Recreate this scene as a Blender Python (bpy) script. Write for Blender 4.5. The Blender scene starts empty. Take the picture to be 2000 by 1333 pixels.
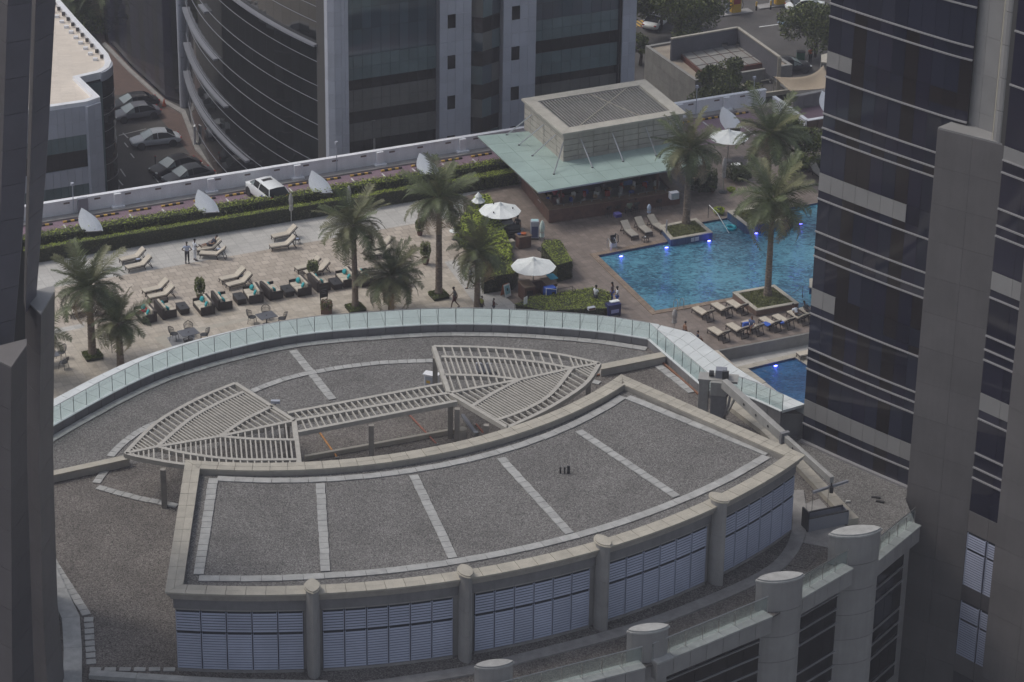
import bpy, math, random
import numpy as np
from mathutils import Vector, Matrix, Euler
from mathutils.geometry import tessellate_polygon
random.seed(7)
SC = bpy.context.scene
COL = SC.collection
rad = math.radians

# ------------------------------------------------------------------ camera, sky, sun, exposure
FPX = 5750.0; PITCH = rad(26.5); ROLL = rad(.9); CH = 93.0
_f = Vector((0, math.cos(PITCH), -math.sin(PITCH))); _r = Vector((1, 0, 0)); _u = Vector((0, math.sin(PITCH), math.cos(PITCH)))
_R = math.cos(ROLL)*_r + math.sin(ROLL)*_u; _U = -math.sin(ROLL)*_r + math.cos(ROLL)*_u
CAM = Vector((0, 0, CH))
cd = bpy.data.cameras.new('camera'); co = bpy.data.objects.new('camera', cd); COL.objects.link(co)
m3 = Matrix((( _R.x, _U.x, -_f.x), (_R.y, _U.y, -_f.y), (_R.z, _U.z, -_f.z)))
co.matrix_world = Matrix.Translation(CAM) @ m3.to_4x4()
cd.sensor_width = 36; cd.lens = 36*FPX/2000; cd.clip_start = 1; cd.clip_end = 3000
SC.camera = co

SUN_EL, SUN_AZ = 54, -70           # azimuth clockwise from +Y; the light comes from the left
w = bpy.data.worlds.new('World'); SC.world = w; w.use_nodes = True
nt = w.node_tree; nt.nodes.clear()
wo = nt.nodes.new('ShaderNodeOutputWorld'); bg = nt.nodes.new('ShaderNodeBackground'); sk = nt.nodes.new('ShaderNodeTexSky')
sk.sky_type = 'NISHITA'; sk.sun_disc = False; sk.sun_elevation = rad(SUN_EL); sk.sun_rotation = rad(SUN_AZ)
sk.air_density = 1.0; sk.dust_density = 3.0; sk.ozone_density = 1.0
hs = nt.nodes.new('ShaderNodeHueSaturation'); hs.inputs['Saturation'].default_value = .55
nt.links.new(sk.outputs[0], hs.inputs['Color']); nt.links.new(hs.outputs[0], bg.inputs[0])
bg.inputs[1].default_value = 0.12
nt.links.new(bg.outputs[0], wo.inputs[0])
sl = bpy.data.lights.new('sun', 'SUN'); sl.energy = 1.2; sl.angle = rad(16); sl.color = (1, .95, .88)
so = bpy.data.objects.new('sun', sl); COL.objects.link(so)
sd = Vector((math.sin(rad(SUN_AZ))*math.cos(rad(SUN_EL)), math.cos(rad(SUN_AZ))*math.cos(rad(SUN_EL)), math.sin(rad(SUN_EL))))
so.rotation_euler = sd.to_track_quat('Z', 'Y').to_euler(); so.location = (0, 150, 120)
vs = SC.view_settings; vs.view_transform = 'Standard'; vs.look = 'None'; vs.gamma = 1; vs.use_curve_mapping = False
vs.exposure = 0.12

# ------------------------------------------------------------------ where things stand
def P(px, py, z=0.0):
    d = FPX*_f + (px-1000)*_R - (py-666.5)*_U
    return CAM + d*((z-CH)/d.z)
def zy(q, py):
    """height of the point above ground position q that is seen at picture row py"""
    lo, hi = -40., 92.
    for _ in range(50):
        m = (lo+hi)/2; v = Vector((q[0], q[1], m)) - CAM
        if 666.5 - FPX*v.dot(_U)/v.dot(_f) > py: lo = m
        else: hi = m
    return lo
TH = rad(24.5)                       # the hotel grid: A runs along the parapet wall, B towards the camera
A = Vector((math.cos(TH), math.sin(TH), 0)); B = Vector((math.sin(TH), -math.cos(TH), 0)); Z = Vector((0, 0, 1))
def ray_plane(px, py, p0, d):
    """vertical plane through p0 along d: returns (s along d, z)"""
    n = Vector((-d.y, d.x, 0)); r = FPX*_f + (px-1000)*_R - (py-666.5)*_U
    t = (p0-CAM).dot(n)/r.dot(n); q = CAM + r*t
    return (q-p0).dot(d), q.z
def arc3(a, b, c, n):
    ax, ay, bx, by, cx, cy = a[0], a[1], b[0], b[1], c[0], c[1]
    D = 2*(ax*(by-cy)+bx*(cy-ay)+cx*(ay-by))
    ux = ((ax*ax+ay*ay)*(by-cy)+(bx*bx+by*by)*(cy-ay)+(cx*cx+cy*cy)*(ay-by))/D
    uy = ((ax*ax+ay*ay)*(cx-bx)+(bx*bx+by*by)*(ax-cx)+(cx*cx+cy*cy)*(bx-ax))/D
    r = math.hypot(ax-ux, ay-uy)
    t0 = math.atan2(ay-uy, ax-ux); t1 = math.atan2(by-uy, bx-ux); t2 = math.atan2(cy-uy, cx-ux)
    def un(t, ref, s):
        while (t-ref)*s < 0: t += s*2*math.pi
        while (t-ref)*s > 2*math.pi: t -= s*2*math.pi
        return t
    s = 1 if un(t1, t0, 1) < un(t2, t0, 1) else -1
    t2 = un(t2, t0, s)
    return [Vector((ux+r*math.cos(t0+(t2-t0)*i/n), uy+r*math.sin(t0+(t2-t0)*i/n), 0)) for i in range(n+1)]
def flat(v, z=0): return Vector((v[0], v[1], z))
def offs(pts, d):
    """offset an open polyline sideways (left positive)"""
    out = []
    for i, p in enumerate(pts):
        a = pts[max(i-1, 0)]; b = pts[min(i+1, len(pts)-1)]
        t = flat(b)-flat(a); t.normalize()
        out.append(Vector((p[0]-t.y*d, p[1]+t.x*d, 0)))
    return out
def resample(pts, step=None, n=None):
    L = [0]
    for a, b in zip(pts, pts[1:]): L.append(L[-1]+(flat(b)-flat(a)).length)
    if n is None: n = max(1, round(L[-1]/step))
    out = []; j = 0
    for i in range(n+1):
        t = L[-1]*i/n
        while j < len(L)-2 and L[j+1] < t: j += 1
        k = (t-L[j])/max(1e-9, L[j+1]-L[j])
        out.append(flat(pts[j]).lerp(flat(pts[j+1]), k))
    return out
def off_closed(pts, d):
    """inset (d>0) a counter-clockwise closed polygon with mitred corners"""
    n = len(pts); out = []
    for i in range(n):
        a, b, c = flat(pts[i-1]), flat(pts[i]), flat(pts[(i+1) % n])
        e1 = (b-a).normalized(); e2 = (c-b).normalized()
        n1 = Vector((-e1.y, e1.x, 0)); n2 = Vector((-e2.y, e2.x, 0))
        m = n1+n2
        if m.length < 1e-6: m = n1
        m.normalize(); k = d/max(.3, m.dot(n1))
        out.append(b+m*k)
    return out

# ------------------------------------------------------------------ mesh builder
class MB:
    def __init__(s): s.v = []; s.f = []; s.m = []
    def add(s, vs, fs, mi=0):
        o = len(s.v); s.v += [tuple(v) for v in vs]; s.f += [tuple(i+o for i in f) for f in fs]; s.m += [mi]*len(fs); return s
    def quad(s, a, b, c, d, mi=0): return s.add([a, b, c, d], [(0, 1, 2, 3)], mi)
    def box(s, x0, y0, z0, x1, y1, z1, mi=0, M=None):
        v = [Vector(p) for p in ((x0,y0,z0),(x1,y0,z0),(x1,y1,z0),(x0,y1,z0),(x0,y0,z1),(x1,y0,z1),(x1,y1,z1),(x0,y1,z1))]
        if M is not None: v = [M @ p for p in v]
        return s.add(v, [(0,3,2,1),(4,5,6,7),(0,1,5,4),(1,2,6,5),(2,3,7,6),(3,0,4,7)], mi)
    def cbox(s, cx, cy, z0, w, d, h, mi=0, M=None): return s.box(cx-w/2, cy-d/2, z0, cx+w/2, cy+d/2, z0+h, mi, M)
    def beam(s, a, b, w, h, mi=0, up=Z):
        """box from a to b, width w sideways, height h (centred)"""
        a, b = Vector(a), Vector(b); t = (b-a).normalized(); sd = t.cross(up)
        if sd.length < 1e-5: sd = t.cross(Vector((1, 0, 0)))
        sd.normalize(); u = sd.cross(t)
        v = [p+sd*i*w/2+u*j*h/2 for p in (a, b) for i, j in ((-1,-1),(1,-1),(1,1),(-1,1))]
        return s.add(v, [(0,1,2,3),(7,6,5,4),(0,4,5,1),(1,5,6,2),(2,6,7,3),(3,7,4,0)], mi)
    def tube(s, pts, r, n=6, mi=0, caps=True):
        pts = [Vector(p) for p in pts]; k = len(pts)
        rs = r if isinstance(r, (list, tuple)) else [r]*k
        vs = []; ref = None
        for i, p in enumerate(pts):
            t = (pts[min(i+1, k-1)]-pts[max(i-1, 0)]).normalized()
            if ref is None: ref = t.orthogonal().normalized()
            ref = (ref-t*ref.dot(t)).normalized(); bi = t.cross(ref)
            for j in range(n):
                a = 2*math.pi*j/n; vs.append(p+(ref*math.cos(a)+bi*math.sin(a))*rs[i])
        fs = [(i*n+j, i*n+(j+1) % n, (i+1)*n+(j+1) % n, (i+1)*n+j) for i in range(k-1) for j in range(n)]
        if caps: fs += [tuple(range(n-1, -1, -1)), tuple((k-1)*n+j for j in range(n))]
        return s.add(vs, fs, mi)
    def lathe(s, prof, n=16, c=(0, 0, 0), mi=0, sx=1, sy=1):
        vs = []; k = len(prof)
        for r, z in prof:
            for j in range(n):
                a = 2*math.pi*j/n; vs.append((c[0]+r*sx*math.cos(a), c[1]+r*sy*math.sin(a), c[2]+z))
        fs = [(i*n+j, i*n+(j+1) % n, (i+1)*n+(j+1) % n, (i+1)*n+j) for i in range(k-1) for j in range(n)]
        fs += [tuple(range(n-1, -1, -1)), tuple((k-1)*n+j for j in range(n))]
        return s.add(vs, fs, mi)
    def prism(s, poly, z0, z1, mi=0):
        poly = [flat(p) for p in poly]; n = len(poly)
        ar = sum(poly[i].x*poly[(i+1) % n].y-poly[(i+1) % n].x*poly[i].y for i in range(n))
        if ar < 0: poly = poly[::-1]
        vs = [(p.x, p.y, z0) for p in poly]+[(p.x, p.y, z1) for p in poly]
        tri = tessellate_polygon([poly]); fs = []
        for t in tri:
            a, b, c = (poly[i] for i in t)
            if (b-a).cross(c-a).z < 0: t = (t[0], t[2], t[1])
            fs.append(tuple(i+n for i in t)); fs.append((t[2], t[1], t[0]))
        fs += [(i, (i+1) % n, n+(i+1) % n, n+i) for i in range(n)]
        return s.add(vs, fs, mi)
    def sheet(s, polys, z, mi=0):
        """flat polygon with holes"""
        polys = [[flat(p) for p in q] for q in polys]; al = [p for q in polys for p in q]; fs = []
        for t in tessellate_polygon(polys):
            a, b, c = (al[i] for i in t)
            if (b-a).cross(c-a).z < 0: t = (t[0], t[2], t[1])
            fs.append(tuple(t))
        return s.add([(p.x, p.y, z) for p in al], fs, mi)
    def band(s, pin, pout, z0, z1, mi=0):
        """solid strip between two polylines of equal count"""
        n = len(pin); vs = []
        for a, b in zip(pin, pout): vs += [(a[0],a[1],z0),(b[0],b[1],z0),(b[0],b[1],z1),(a[0],a[1],z1)]
        fs = []
        for i in range(n-1):
            for j in range(4): fs.append((i*4+j, i*4+(j+1) % 4, (i+1)*4+(j+1) % 4, (i+1)*4+j))
        fs += [(3,2,1,0), tuple((n-1)*4+j for j in range(4))]
        return s.add(vs, fs, mi)
    def ell(s, c, rx, ry, rz, n=10, m=6, mi=0):
        prof = [(math.sin(math.pi*i/m), -math.cos(math.pi*i/m)) for i in range(m+1)]
        prof[0] = (.02, -1); prof[-1] = (.02, 1)
        vs = []
        for r, z in prof:
            for j in range(n):
                a = 2*math.pi*j/n; vs.append((c[0]+r*rx*math.cos(a), c[1]+r*ry*math.sin(a), c[2]+z*rz))
        fs = [(i*n+j, i*n+(j+1) % n, (i+1)*n+(j+1) % n, (i+1)*n+j) for i in range(m) for j in range(n)]
        fs += [tuple(range(n-1, -1, -1)), tuple(m*n+j for j in range(n))]
        return s.add(vs, fs, mi)
    def mesh(s, name, mats, smooth=False):
        me = bpy.data.meshes.new(name); me.from_pydata(s.v, [], s.f)
        for m in (mats if isinstance(mats, (list, tuple)) else [mats]): me.materials.append(m)
        if any(s.m): me.polygons.foreach_set('material_index', s.m)
        if smooth: me.polygons.foreach_set('use_smooth', [True]*len(s.f))
        me.update(); return me
def place(name, me, parent=None, loc=(0, 0, 0), rz=0.):
    o = bpy.data.objects.new(name, me); COL.objects.link(o); o.location = loc
    if rz: o.rotation_euler = (0, 0, rz)
    if parent is not None: o.parent = parent
    return o
def fixn(o):
    import bmesh
    bm = bmesh.new(); bm.from_mesh(o.data); bmesh.ops.recalc_face_normals(bm, faces=bm.faces); bm.to_mesh(o.data); bm.free()
def obj(name, mb, mats, parent=None, smooth=False, W=False, loc=(0, 0, 0), bevel=0, fix=False):
    """link mb as one mesh object; W: mb is in world coordinates under a parent that is moved/turned"""
    me = mb.mesh(name, mats, smooth)
    if W and parent is not None:
        M = MW(parent).inverted(); me.transform(M)
    o = place(name, me, parent, loc)
    if fix: fixn(o)
    if bevel:
        b = o.modifiers.new('bevel', 'BEVEL'); b.width = bevel; b.segments = 2; b.limit_method = 'ANGLE'
    return o
def MW(o):
    M = Matrix.LocRotScale(o.location, o.rotation_euler, o.scale)
    return MW(o.parent) @ M if o.parent else M
def tag(o, label=None, cat=None, group=None, kind=None):
    if label: o['label'] = label
    if cat: o['category'] = cat
    if group: o['group'] = group
    if kind: o['kind'] = kind
    return o
def thing(name, label, cat, loc=(0, 0, 0), rz=0., group=None):
    o = bpy.data.objects.new(name, None); COL.objects.link(o); o.empty_display_size = .2
    o.location = loc; o.rotation_euler = (0, 0, rz); return tag(o, label, cat, group)
def struct(name, mb, m, smooth=False): return tag(obj(name, mb, m, smooth=smooth), kind='structure')
def copy_tree(o, parent=None):
    c = o.copy(); COL.objects.link(c)
    if parent is not None: c.parent = parent
    for ch in list(o.children): copy_tree(ch, c)
    return c
def dup(root, loc, rz, label, group=None, s=None):
    c = copy_tree(root); c.location = loc; c.rotation_euler = (0, 0, rz); c['label'] = label
    if group: c['group'] = group
    if s: c.scale = s if hasattr(s, '__len__') else (s, s, s)
    return c

# ------------------------------------------------------------------ materials
_mats = {}
def mat(name, col, rough=.7, metal=0, noise=None, amt=.25, bump=0, bscale=None, spec=.5, world=False, col2=None, emis=None, estr=0, coat=0, vary=0, streak=0, alpha=1, trans=0, detail=4):
    m = bpy.data.materials.new(name); m.use_nodes = True; n = m.node_tree.nodes; l = m.node_tree.links
    b = n['Principled BSDF']; b.inputs['Roughness'].default_value = rough; b.inputs['Metallic'].default_value = metal
    b.inputs['Specular IOR Level'].default_value = spec; b.inputs['Base Color'].default_value = (*col, 1)
    if coat: b.inputs['Coat Weight'].default_value = coat; b.inputs['Coat Roughness'].default_value = .06
    if trans: b.inputs['Transmission Weight'].default_value = trans
    if alpha < 1: b.inputs['Alpha'].default_value = alpha
    if emis: b.inputs['Emission Color'].default_value = (*emis, 1); b.inputs['Emission Strength'].default_value = estr
    src = None
    if noise or bump or streak:
        g = n.new('ShaderNodeNewGeometry' if world else 'ShaderNodeTexCoord'); vec = g.outputs['Position' if world else 'Object']
    last = None
    if noise:
        t = n.new('ShaderNodeTexNoise'); t.inputs['Scale'].default_value = noise; t.inputs['Detail'].default_value = detail; t.inputs['Roughness'].default_value = .6
        l.new(vec, t.inputs['Vector'])
        mx = n.new('ShaderNodeMix'); mx.data_type = 'RGBA'
        c2 = col2 or tuple(c*(1-amt) for c in col); c1 = col if col2 else tuple(min(1, c*(1+amt)) for c in col)
        mx.inputs[6].default_value = (*c1, 1); mx.inputs[7].default_value = (*c2, 1)
        cr = n.new('ShaderNodeMapRange'); cr.inputs[1].default_value = .3; cr.inputs[2].default_value = .7
        l.new(t.outputs['Fac'], cr.inputs[0]); l.new(cr.outputs[0], mx.inputs[0]); last = mx.outputs[2]
    if streak:
        mp = n.new('ShaderNodeMapping'); mp.inputs['Scale'].default_value = (2.2, 2.2, .12); l.new(vec, mp.inputs[0])
        t = n.new('ShaderNodeTexNoise'); t.inputs['Scale'].default_value = 1.6; t.inputs['Detail'].default_value = 5; l.new(mp.outputs[0], t.inputs['Vector'])
        last = mulv(n, l, last, col, t.outputs['Fac'], 1-streak, 1+streak*.4)
    if vary:
        oi = n.new('ShaderNodeObjectInfo'); last = mulv(n, l, last, col, oi.outputs['Random'], 1-vary, 1+vary)
    if last is not None: l.new(last, b.inputs['Base Color'])
    if bump:
        t = n.new('ShaderNodeTexNoise'); t.inputs['Scale'].default_value = bscale or 20; t.inputs['Detail'].default_value = 3; l.new(vec, t.inputs['Vector'])
        bp = n.new('ShaderNodeBump'); bp.inputs['Strength'].default_value = bump; bp.inputs['Distance'].default_value = .05
        l.new(t.outputs['Fac'], bp.inputs['Height']); l.new(bp.outputs[0], b.inputs['Normal'])
    _mats[name] = m; return m
def mulv(n, l, last, col, fac, lo, hi):
    mr = n.new('ShaderNodeMapRange'); mr.inputs[3].default_value = lo; mr.inputs[4].default_value = hi; l.new(fac, mr.inputs[0])
    v = n.new('ShaderNodeVectorMath'); v.operation = 'SCALE'
    if last is not None: l.new(last, v.inputs[0])
    else: v.inputs[0].default_value = col
    l.new(mr.outputs[0], v.inputs['Scale']); return v.outputs[0]
def gravel(name, cols, scale=11, patch=.12):
    m = bpy.data.materials.new(name); m.use_nodes = True; n = m.node_tree.nodes; l = m.node_tree.links; b = n['Principled BSDF']
    b.inputs['Roughness'].default_value = .9; b.inputs['Specular IOR Level'].default_value = .2
    g = n.new('ShaderNodeNewGeometry'); v = n.new('ShaderNodeTexVoronoi'); v.inputs['Scale'].default_value = scale; l.new(g.outputs['Position'], v.inputs['Vector'])
    r = n.new('ShaderNodeValToRGB'); e = r.color_ramp.elements
    e[0].position = 0; e[0].color = (*cols[0], 1); e[1].position = 1; e[1].color = (*cols[-1], 1)
    for i, c in enumerate(cols[1:-1]): q = e.new((i+1)/(len(cols)-1)); q.color = (*c, 1)
    sp = n.new('ShaderNodeSeparateColor'); l.new(v.outputs['Color'], sp.inputs[0]); l.new(sp.outputs[0], r.inputs[0])
    t = n.new('ShaderNodeTexNoise'); t.inputs['Scale'].default_value = .45; t.inputs['Detail'].default_value = 5; l.new(g.outputs['Position'], t.inputs['Vector'])
    o = mulv(n, l, r.outputs[0], cols[0], t.outputs['Fac'], 1-patch*2, 1+patch*2)
    t2 = n.new('ShaderNodeTexNoise'); t2.inputs['Scale'].default_value = 5; t2.inputs['Detail'].default_value = 4; l.new(g.outputs['Position'], t2.inputs['Vector'])
    o = mulv(n, l, o, cols[0], t2.outputs['Fac'], .78, 1.22)
    l.new(o, b.inputs['Base Color'])
    bp = n.new('ShaderNodeBump'); bp.inputs['Strength'].default_value = .9; bp.inputs['Distance'].default_value = .04; bp.invert = True
    l.new(v.outputs['Distance'], bp.inputs['Height']); l.new(bp.outputs[0], b.inputs['Normal']); return m
def tiles(name, c1, c2, mortar, w=.6, h=.6, ang=24.5, rough=.6, ms=.012, off=0., patch=.2, pscale=.5):
    m = bpy.data.materials.new(name); m.use_nodes = True; n = m.node_tree.nodes; l = m.node_tree.links; b = n['Principled BSDF']
    b.inputs['Roughness'].default_value = rough; b.inputs['Specular IOR Level'].default_value = .35
    g = n.new('ShaderNodeNewGeometry'); mp = n.new('ShaderNodeMapping'); mp.inputs['Rotation'].default_value = (0, 0, -rad(ang)); l.new(g.outputs['Position'], mp.inputs[0])
    k = n.new('ShaderNodeTexBrick'); k.offset = off; k.inputs['Scale'].default_value = 1; k.inputs['Brick Width'].default_value = w; k.inputs['Row Height'].default_value = h
    k.inputs['Mortar Size'].default_value = ms; k.inputs['Color1'].default_value = (*c1, 1); k.inputs['Color2'].default_value = (*c2, 1); k.inputs['Mortar'].default_value = (*mortar, 1); k.inputs['Bias'].default_value = 0
    l.new(mp.outputs[0], k.inputs['Vector'])
    t = n.new('ShaderNodeTexNoise'); t.inputs['Scale'].default_value = pscale; t.inputs['Detail'].default_value = 8; t.inputs['Roughness'].default_value = .65; l.new(g.outputs['Position'], t.inputs['Vector'])
    o = mulv(n, l, k.outputs['Color'], c1, t.outputs['Fac'], 1-patch*1.6, 1+patch*1.6)
    t3 = n.new('ShaderNodeTexNoise'); t3.inputs['Scale'].default_value = 9; t3.inputs['Detail'].default_value = 4; l.new(g.outputs['Position'], t3.inputs['Vector'])
    o = mulv(n, l, o, c1, t3.outputs['Fac'], .82, 1.18)
    l.new(o, b.inputs['Base Color'])
    bp = n.new('ShaderNodeBump'); bp.inputs['Strength'].default_value = .4; bp.inputs['Distance'].default_value = .01; l.new(k.outputs['Fac'], bp.inputs['Height']); bp.invert = True
    l.new(bp.outputs[0], b.inputs['Normal']); return m
def leafmat(name, c1, c2, sc=3):
    m = mat(name, c1, .55, noise=sc, col2=c2, spec=.3, detail=6)
    return m
M_gravel = gravel('roof_gravel', [(.07,.068,.065),(.125,.12,.116),(.165,.16,.154),(.28,.27,.26),(.14,.135,.13)], scale=19, patch=.16)
M_gravel2 = gravel('roof_gravel_brown', [(.06,.055,.05),(.115,.104,.096),(.155,.142,.131),(.25,.232,.215),(.13,.117,.108)], scale=17, patch=.2)
M_coping = mat('cream_coping_stone', (.4,.37,.31), .6, noise=1.3, amt=.14, bump=.1, vary=.06, world=True)
M_copedge = mat('cream_stone_fascia', (.34,.315,.28), .65, noise=.9, amt=.14, streak=.22, world=True)
M_clad = mat('grey_stone_cladding', (.29,.28,.27), .6, noise=.8, amt=.1, vary=.05, streak=.18, world=True)
M_joint = mat('dark_joint', (.05,.048,.046), .8)
M_paver = mat('concrete_paver', (.36,.36,.35), .75, noise=2.2, amt=.16, bump=.2, bscale=14, vary=.09, world=True)
M_slab = mat('white_edge_slab', (.62,.65,.65), .45, noise=.9, amt=.09, vary=.04, world=True)
M_parapet = mat('grey_parapet_panel', (.2,.195,.2), .6, noise=1, amt=.12, vary=.05, streak=.2, world=True)
M_render = mat('painted_render', (.42,.4,.37), .7, noise=1.2, amt=.12, bump=.1, bscale=8, streak=.15, world=True)
M_pergola = mat('cream_painted_pergola', (.42,.4,.36), .6, noise=2, amt=.12, world=True, streak=.12)
M_pergdk = mat('pergola_column', (.3,.28,.25), .65, noise=2, amt=.15, world=True, streak=.25)
M_louvre = mat('blue_grey_louvre', (.38,.41,.52), .4, metal=.1, vary=.05, noise=.7, amt=.08, world=True)
M_louvdk = mat('louvre_backing', (.03,.034,.045), .7)
M_steel = mat('brushed_steel', (.5,.5,.5), .3, metal=.9, noise=8, amt=.1)
M_darkmetal = mat('dark_grey_metal', (.06,.06,.062), .45, metal=.5, noise=6, amt=.2)
M_wicker = mat('dark_brown_wicker', (.035,.027,.023), .6, noise=40, amt=.5, bump=.6, bscale=60)
M_cream = mat('cream_canvas', (.5,.45,.37), .8, noise=3, amt=.08)
M_turq = mat('turquoise_cushion', (.015,.33,.36), .7, noise=5, amt=.15)
M_white = mat('white_paint', (.78,.79,.82), .5, noise=.8, amt=.08, world=True, streak=.14)
M_umb = mat('white_umbrella_canvas', (.74,.77,.76), .75, noise=2, amt=.07)
M_black = mat('matt_black', (.02,.02,.02), .6)
M_rubber = mat('rubber', (.018,.018,.018), .8)
M_terr = tiles('beige_terrace_tiles', (.5,.44,.37), (.37,.32,.265), (.22,.19,.16), .62, .62, off=.5, patch=.16, ms=.02)
M_grey_pave = tiles('grey_paving', (.5,.485,.455), (.42,.41,.385), (.27,.26,.245), .9, .6, patch=.16)
M_trav = tiles('travertine_paving', (.5,.45,.38), (.4,.355,.29), (.28,.24,.2), .6, .6, patch=.3, pscale=1.6)
M_deck = tiles('brown_stone_deck', (.235,.195,.17), (.175,.145,.125), (.12,.1,.09), .5, .5, patch=.32, pscale=.8)
M_edge = tiles('pool_edge_stone', (.28,.215,.16), (.22,.165,.125), (.12,.1,.08), .4, .4, patch=.25)
M_purple = tiles('purple_parking_pavers', (.27,.185,.225), (.22,.15,.185), (.16,.11,.13), .2, .1, patch=.25)
M_asphalt = mat('asphalt', (.075,.07,.066), .85, noise=.35, amt=.3, bump=.3, bscale=30, world=True, detail=8)
M_brickroad = tiles('red_brown_brick_road', (.16,.105,.085), (.12,.08,.066), (.07,.05,.045), .5, .12, ang=-50, patch=.2)
M_kerb = mat('concrete_kerb', (.27,.26,.25), .8, noise=1.5, amt=.2, world=True)
M_line = mat('white_road_paint', (.6,.6,.58), .7, noise=3, amt=.2, world=True)
M_yellow = mat('yellow_paint', (.6,.38,.06), .6, noise=4, amt=.2)
M_brownwood = mat('dark_bar_wood', (.12,.062,.045), .5, noise=2, amt=.3, world=True)
M_bartop = mat('brown_bar_top', (.17,.12,.085), .4, noise=2.5, amt=.25, world=True)
M_stonewall = mat('pool_bar_stone', (.27,.265,.25), .75, noise=1.4, amt=.14, bump=.2, bscale=10, vary=.08, streak=.15, world=True)
M_rust = mat('dusty_bar_roof_stone', (.42,.4,.35), .7, noise=1.2, amt=.12, world=True)
M_hedge_d = leafmat('hedge_twig_core', (.018,.024,.01), (.03,.03,.014), 3)
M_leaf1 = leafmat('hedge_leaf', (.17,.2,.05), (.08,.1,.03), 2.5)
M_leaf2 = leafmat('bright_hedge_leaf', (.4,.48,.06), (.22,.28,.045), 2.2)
M_leaf0 = leafmat('shaded_hedge_leaf', (.1,.11,.04), (.05,.055,.025), 2.5)  # leaves of the hedge sides, with the shade put into the colour
M_leaf3 = leafmat('tree_leaf', (.1,.12,.055), (.045,.058,.03), 1.6)
M_frond = leafmat('palm_frond_green', (.15,.18,.075), (.05,.066,.03), 1.6)
M_frond2 = leafmat('palm_frond_olive', (.21,.21,.1), (.085,.09,.045), 1.6)
M_frond3 = leafmat('palm_frond_dry', (.34,.26,.16), (.18,.14,.085), 1.2)
M_trunk = mat('palm_trunk', (.17,.135,.105), .9, noise=6, amt=.4, bump=.9, bscale=14)
M_bark = mat('tree_bark', (.075,.06,.045), .9, noise=6, amt=.4, bump=.7)
M_grass = leafmat('planter_grass', (.2,.22,.08), (.12,.12,.055), 5)
M_terracotta = mat('terracotta', (.14,.075,.055), .7, noise=6, amt=.2)
M_skin = mat('skin_tan', (.3,.17,.11), .6, noise=20, amt=.06)
M_skin2 = mat('skin_dark', (.1,.055,.038), .6, noise=20, amt=.06)
M_hair = mat('dark_hair', (.012,.01,.009), .5, noise=40, amt=.3)
M_hairb = mat('brown_hair', (.09,.045,.025), .5, noise=40, amt=.3)
def cloth(name, c): return mat(name, c, .85, noise=9, amt=.1)
C_white = cloth('white_cotton', (.6,.63,.68)); C_pale = cloth('pale_blue_cotton', (.38,.43,.55)); C_black = cloth('black_cotton', (.02,.02,.024))
C_navy = cloth('navy_cotton', (.025,.03,.05)); C_grey = cloth('dark_grey_cotton', (.05,.052,.055)); C_maroon = cloth('maroon_cotton', (.07,.018,.02))
C_blue = cloth('blue_towel', (.03,.1,.45)); C_green = cloth('grey_green_cotton', (.12,.15,.11)); C_red = cloth('red_cotton', (.35,.03,.05)); C_cyan = mat('cyan_vinyl', (.01,.4,.5), .3)
C_yellow = cloth('olive_cotton', (.2,.22,.04))
def glass(name, col=(.012,.014,.02), rough=.06, spec=.9, bump=.0, bs=.6):
    m = mat(name, col, rough, spec=spec, bump=bump, bscale=bs, world=True, vary=.25); return m
G_tower = glass('dark_tower_glass', (.02,.022,.038), .05, .55, .05, .5)
G_curve = glass('smoked_black_glass', (.012,.013,.013), .05, .5, .05, .5)
G_blue = glass('blue_mirror_glass', (.05,.075,.095), .04, .9, .06, .45)
G_span = mat('green_grey_spandrel_glass', (.1,.145,.155), .2, spec=.6, vary=.08, noise=.6, amt=.12, world=True)
G_span2 = mat('warm_grey_spandrel_glass', (.12,.122,.115), .25, spec=.5, vary=.08, noise=.6, amt=.12, world=True)
G_dark = mat('dark_window_glass', (.012,.011,.012), .12, spec=.5, vary=.3)
M_alu = mat('silver_grey_metal_panel', (.24,.25,.285), .4, metal=.25, vary=.05, noise=.5, amt=.07, world=True)
M_aluw = mat('pale_metal_panel', (.4,.42,.48), .45, metal=.0, vary=.06, noise=.5, amt=.07, world=True)
M_mull = mat('light_mullion', (.4,.39,.4), .4, metal=.4)
M_towpan = mat('tower_beige_grey_panel', (.25,.245,.24), .55, vary=.05, noise=.6, amt=.08, world=True)
M_pylon = mat('warm_grey_pylon_cladding', (.14,.13,.128), .55, vary=.05, noise=.35, amt=.12, world=True, streak=.15)
M_pylon2 = mat('dark_and_shaded_cladding', (.075,.07,.075), .55, vary=.06, noise=.35, amt=.12, world=True, streak=.15)  # dark strip panels; on the left tower the faces' shade put into the colour
def rail_glass():
    m = bpy.data.materials.new('pale_green_rail_glass'); m.use_nodes = True; n = m.node_tree.nodes; l = m.node_tree.links; n.remove(n['Principled BSDF'])
    t = n.new('ShaderNodeBsdfTransparent'); t.inputs[0].default_value = (.88, .93, .92, 1)
    g = n.new('ShaderNodeBsdfGlossy'); g.inputs['Roughness'].default_value = .04
    d = n.new('ShaderNodeBsdfDiffuse'); d.inputs[0].default_value = (.55, .61, .6, 1)
    
    a = n.new('ShaderNodeMixShader'); a.inputs[0].default_value = .1; l.new(t.outputs[0], a.inputs[1]); l.new(d.outputs[0], a.inputs[2])
    b = n.new('ShaderNodeMixShader'); b.inputs[0].default_value = .07; l.new(a.outputs[0], b.inputs[1]); l.new(g.outputs[0], b.inputs[2])
    l.new(b.outputs[0], n['Material Output'].inputs[0]); return m
G_rail = rail_glass()
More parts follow.
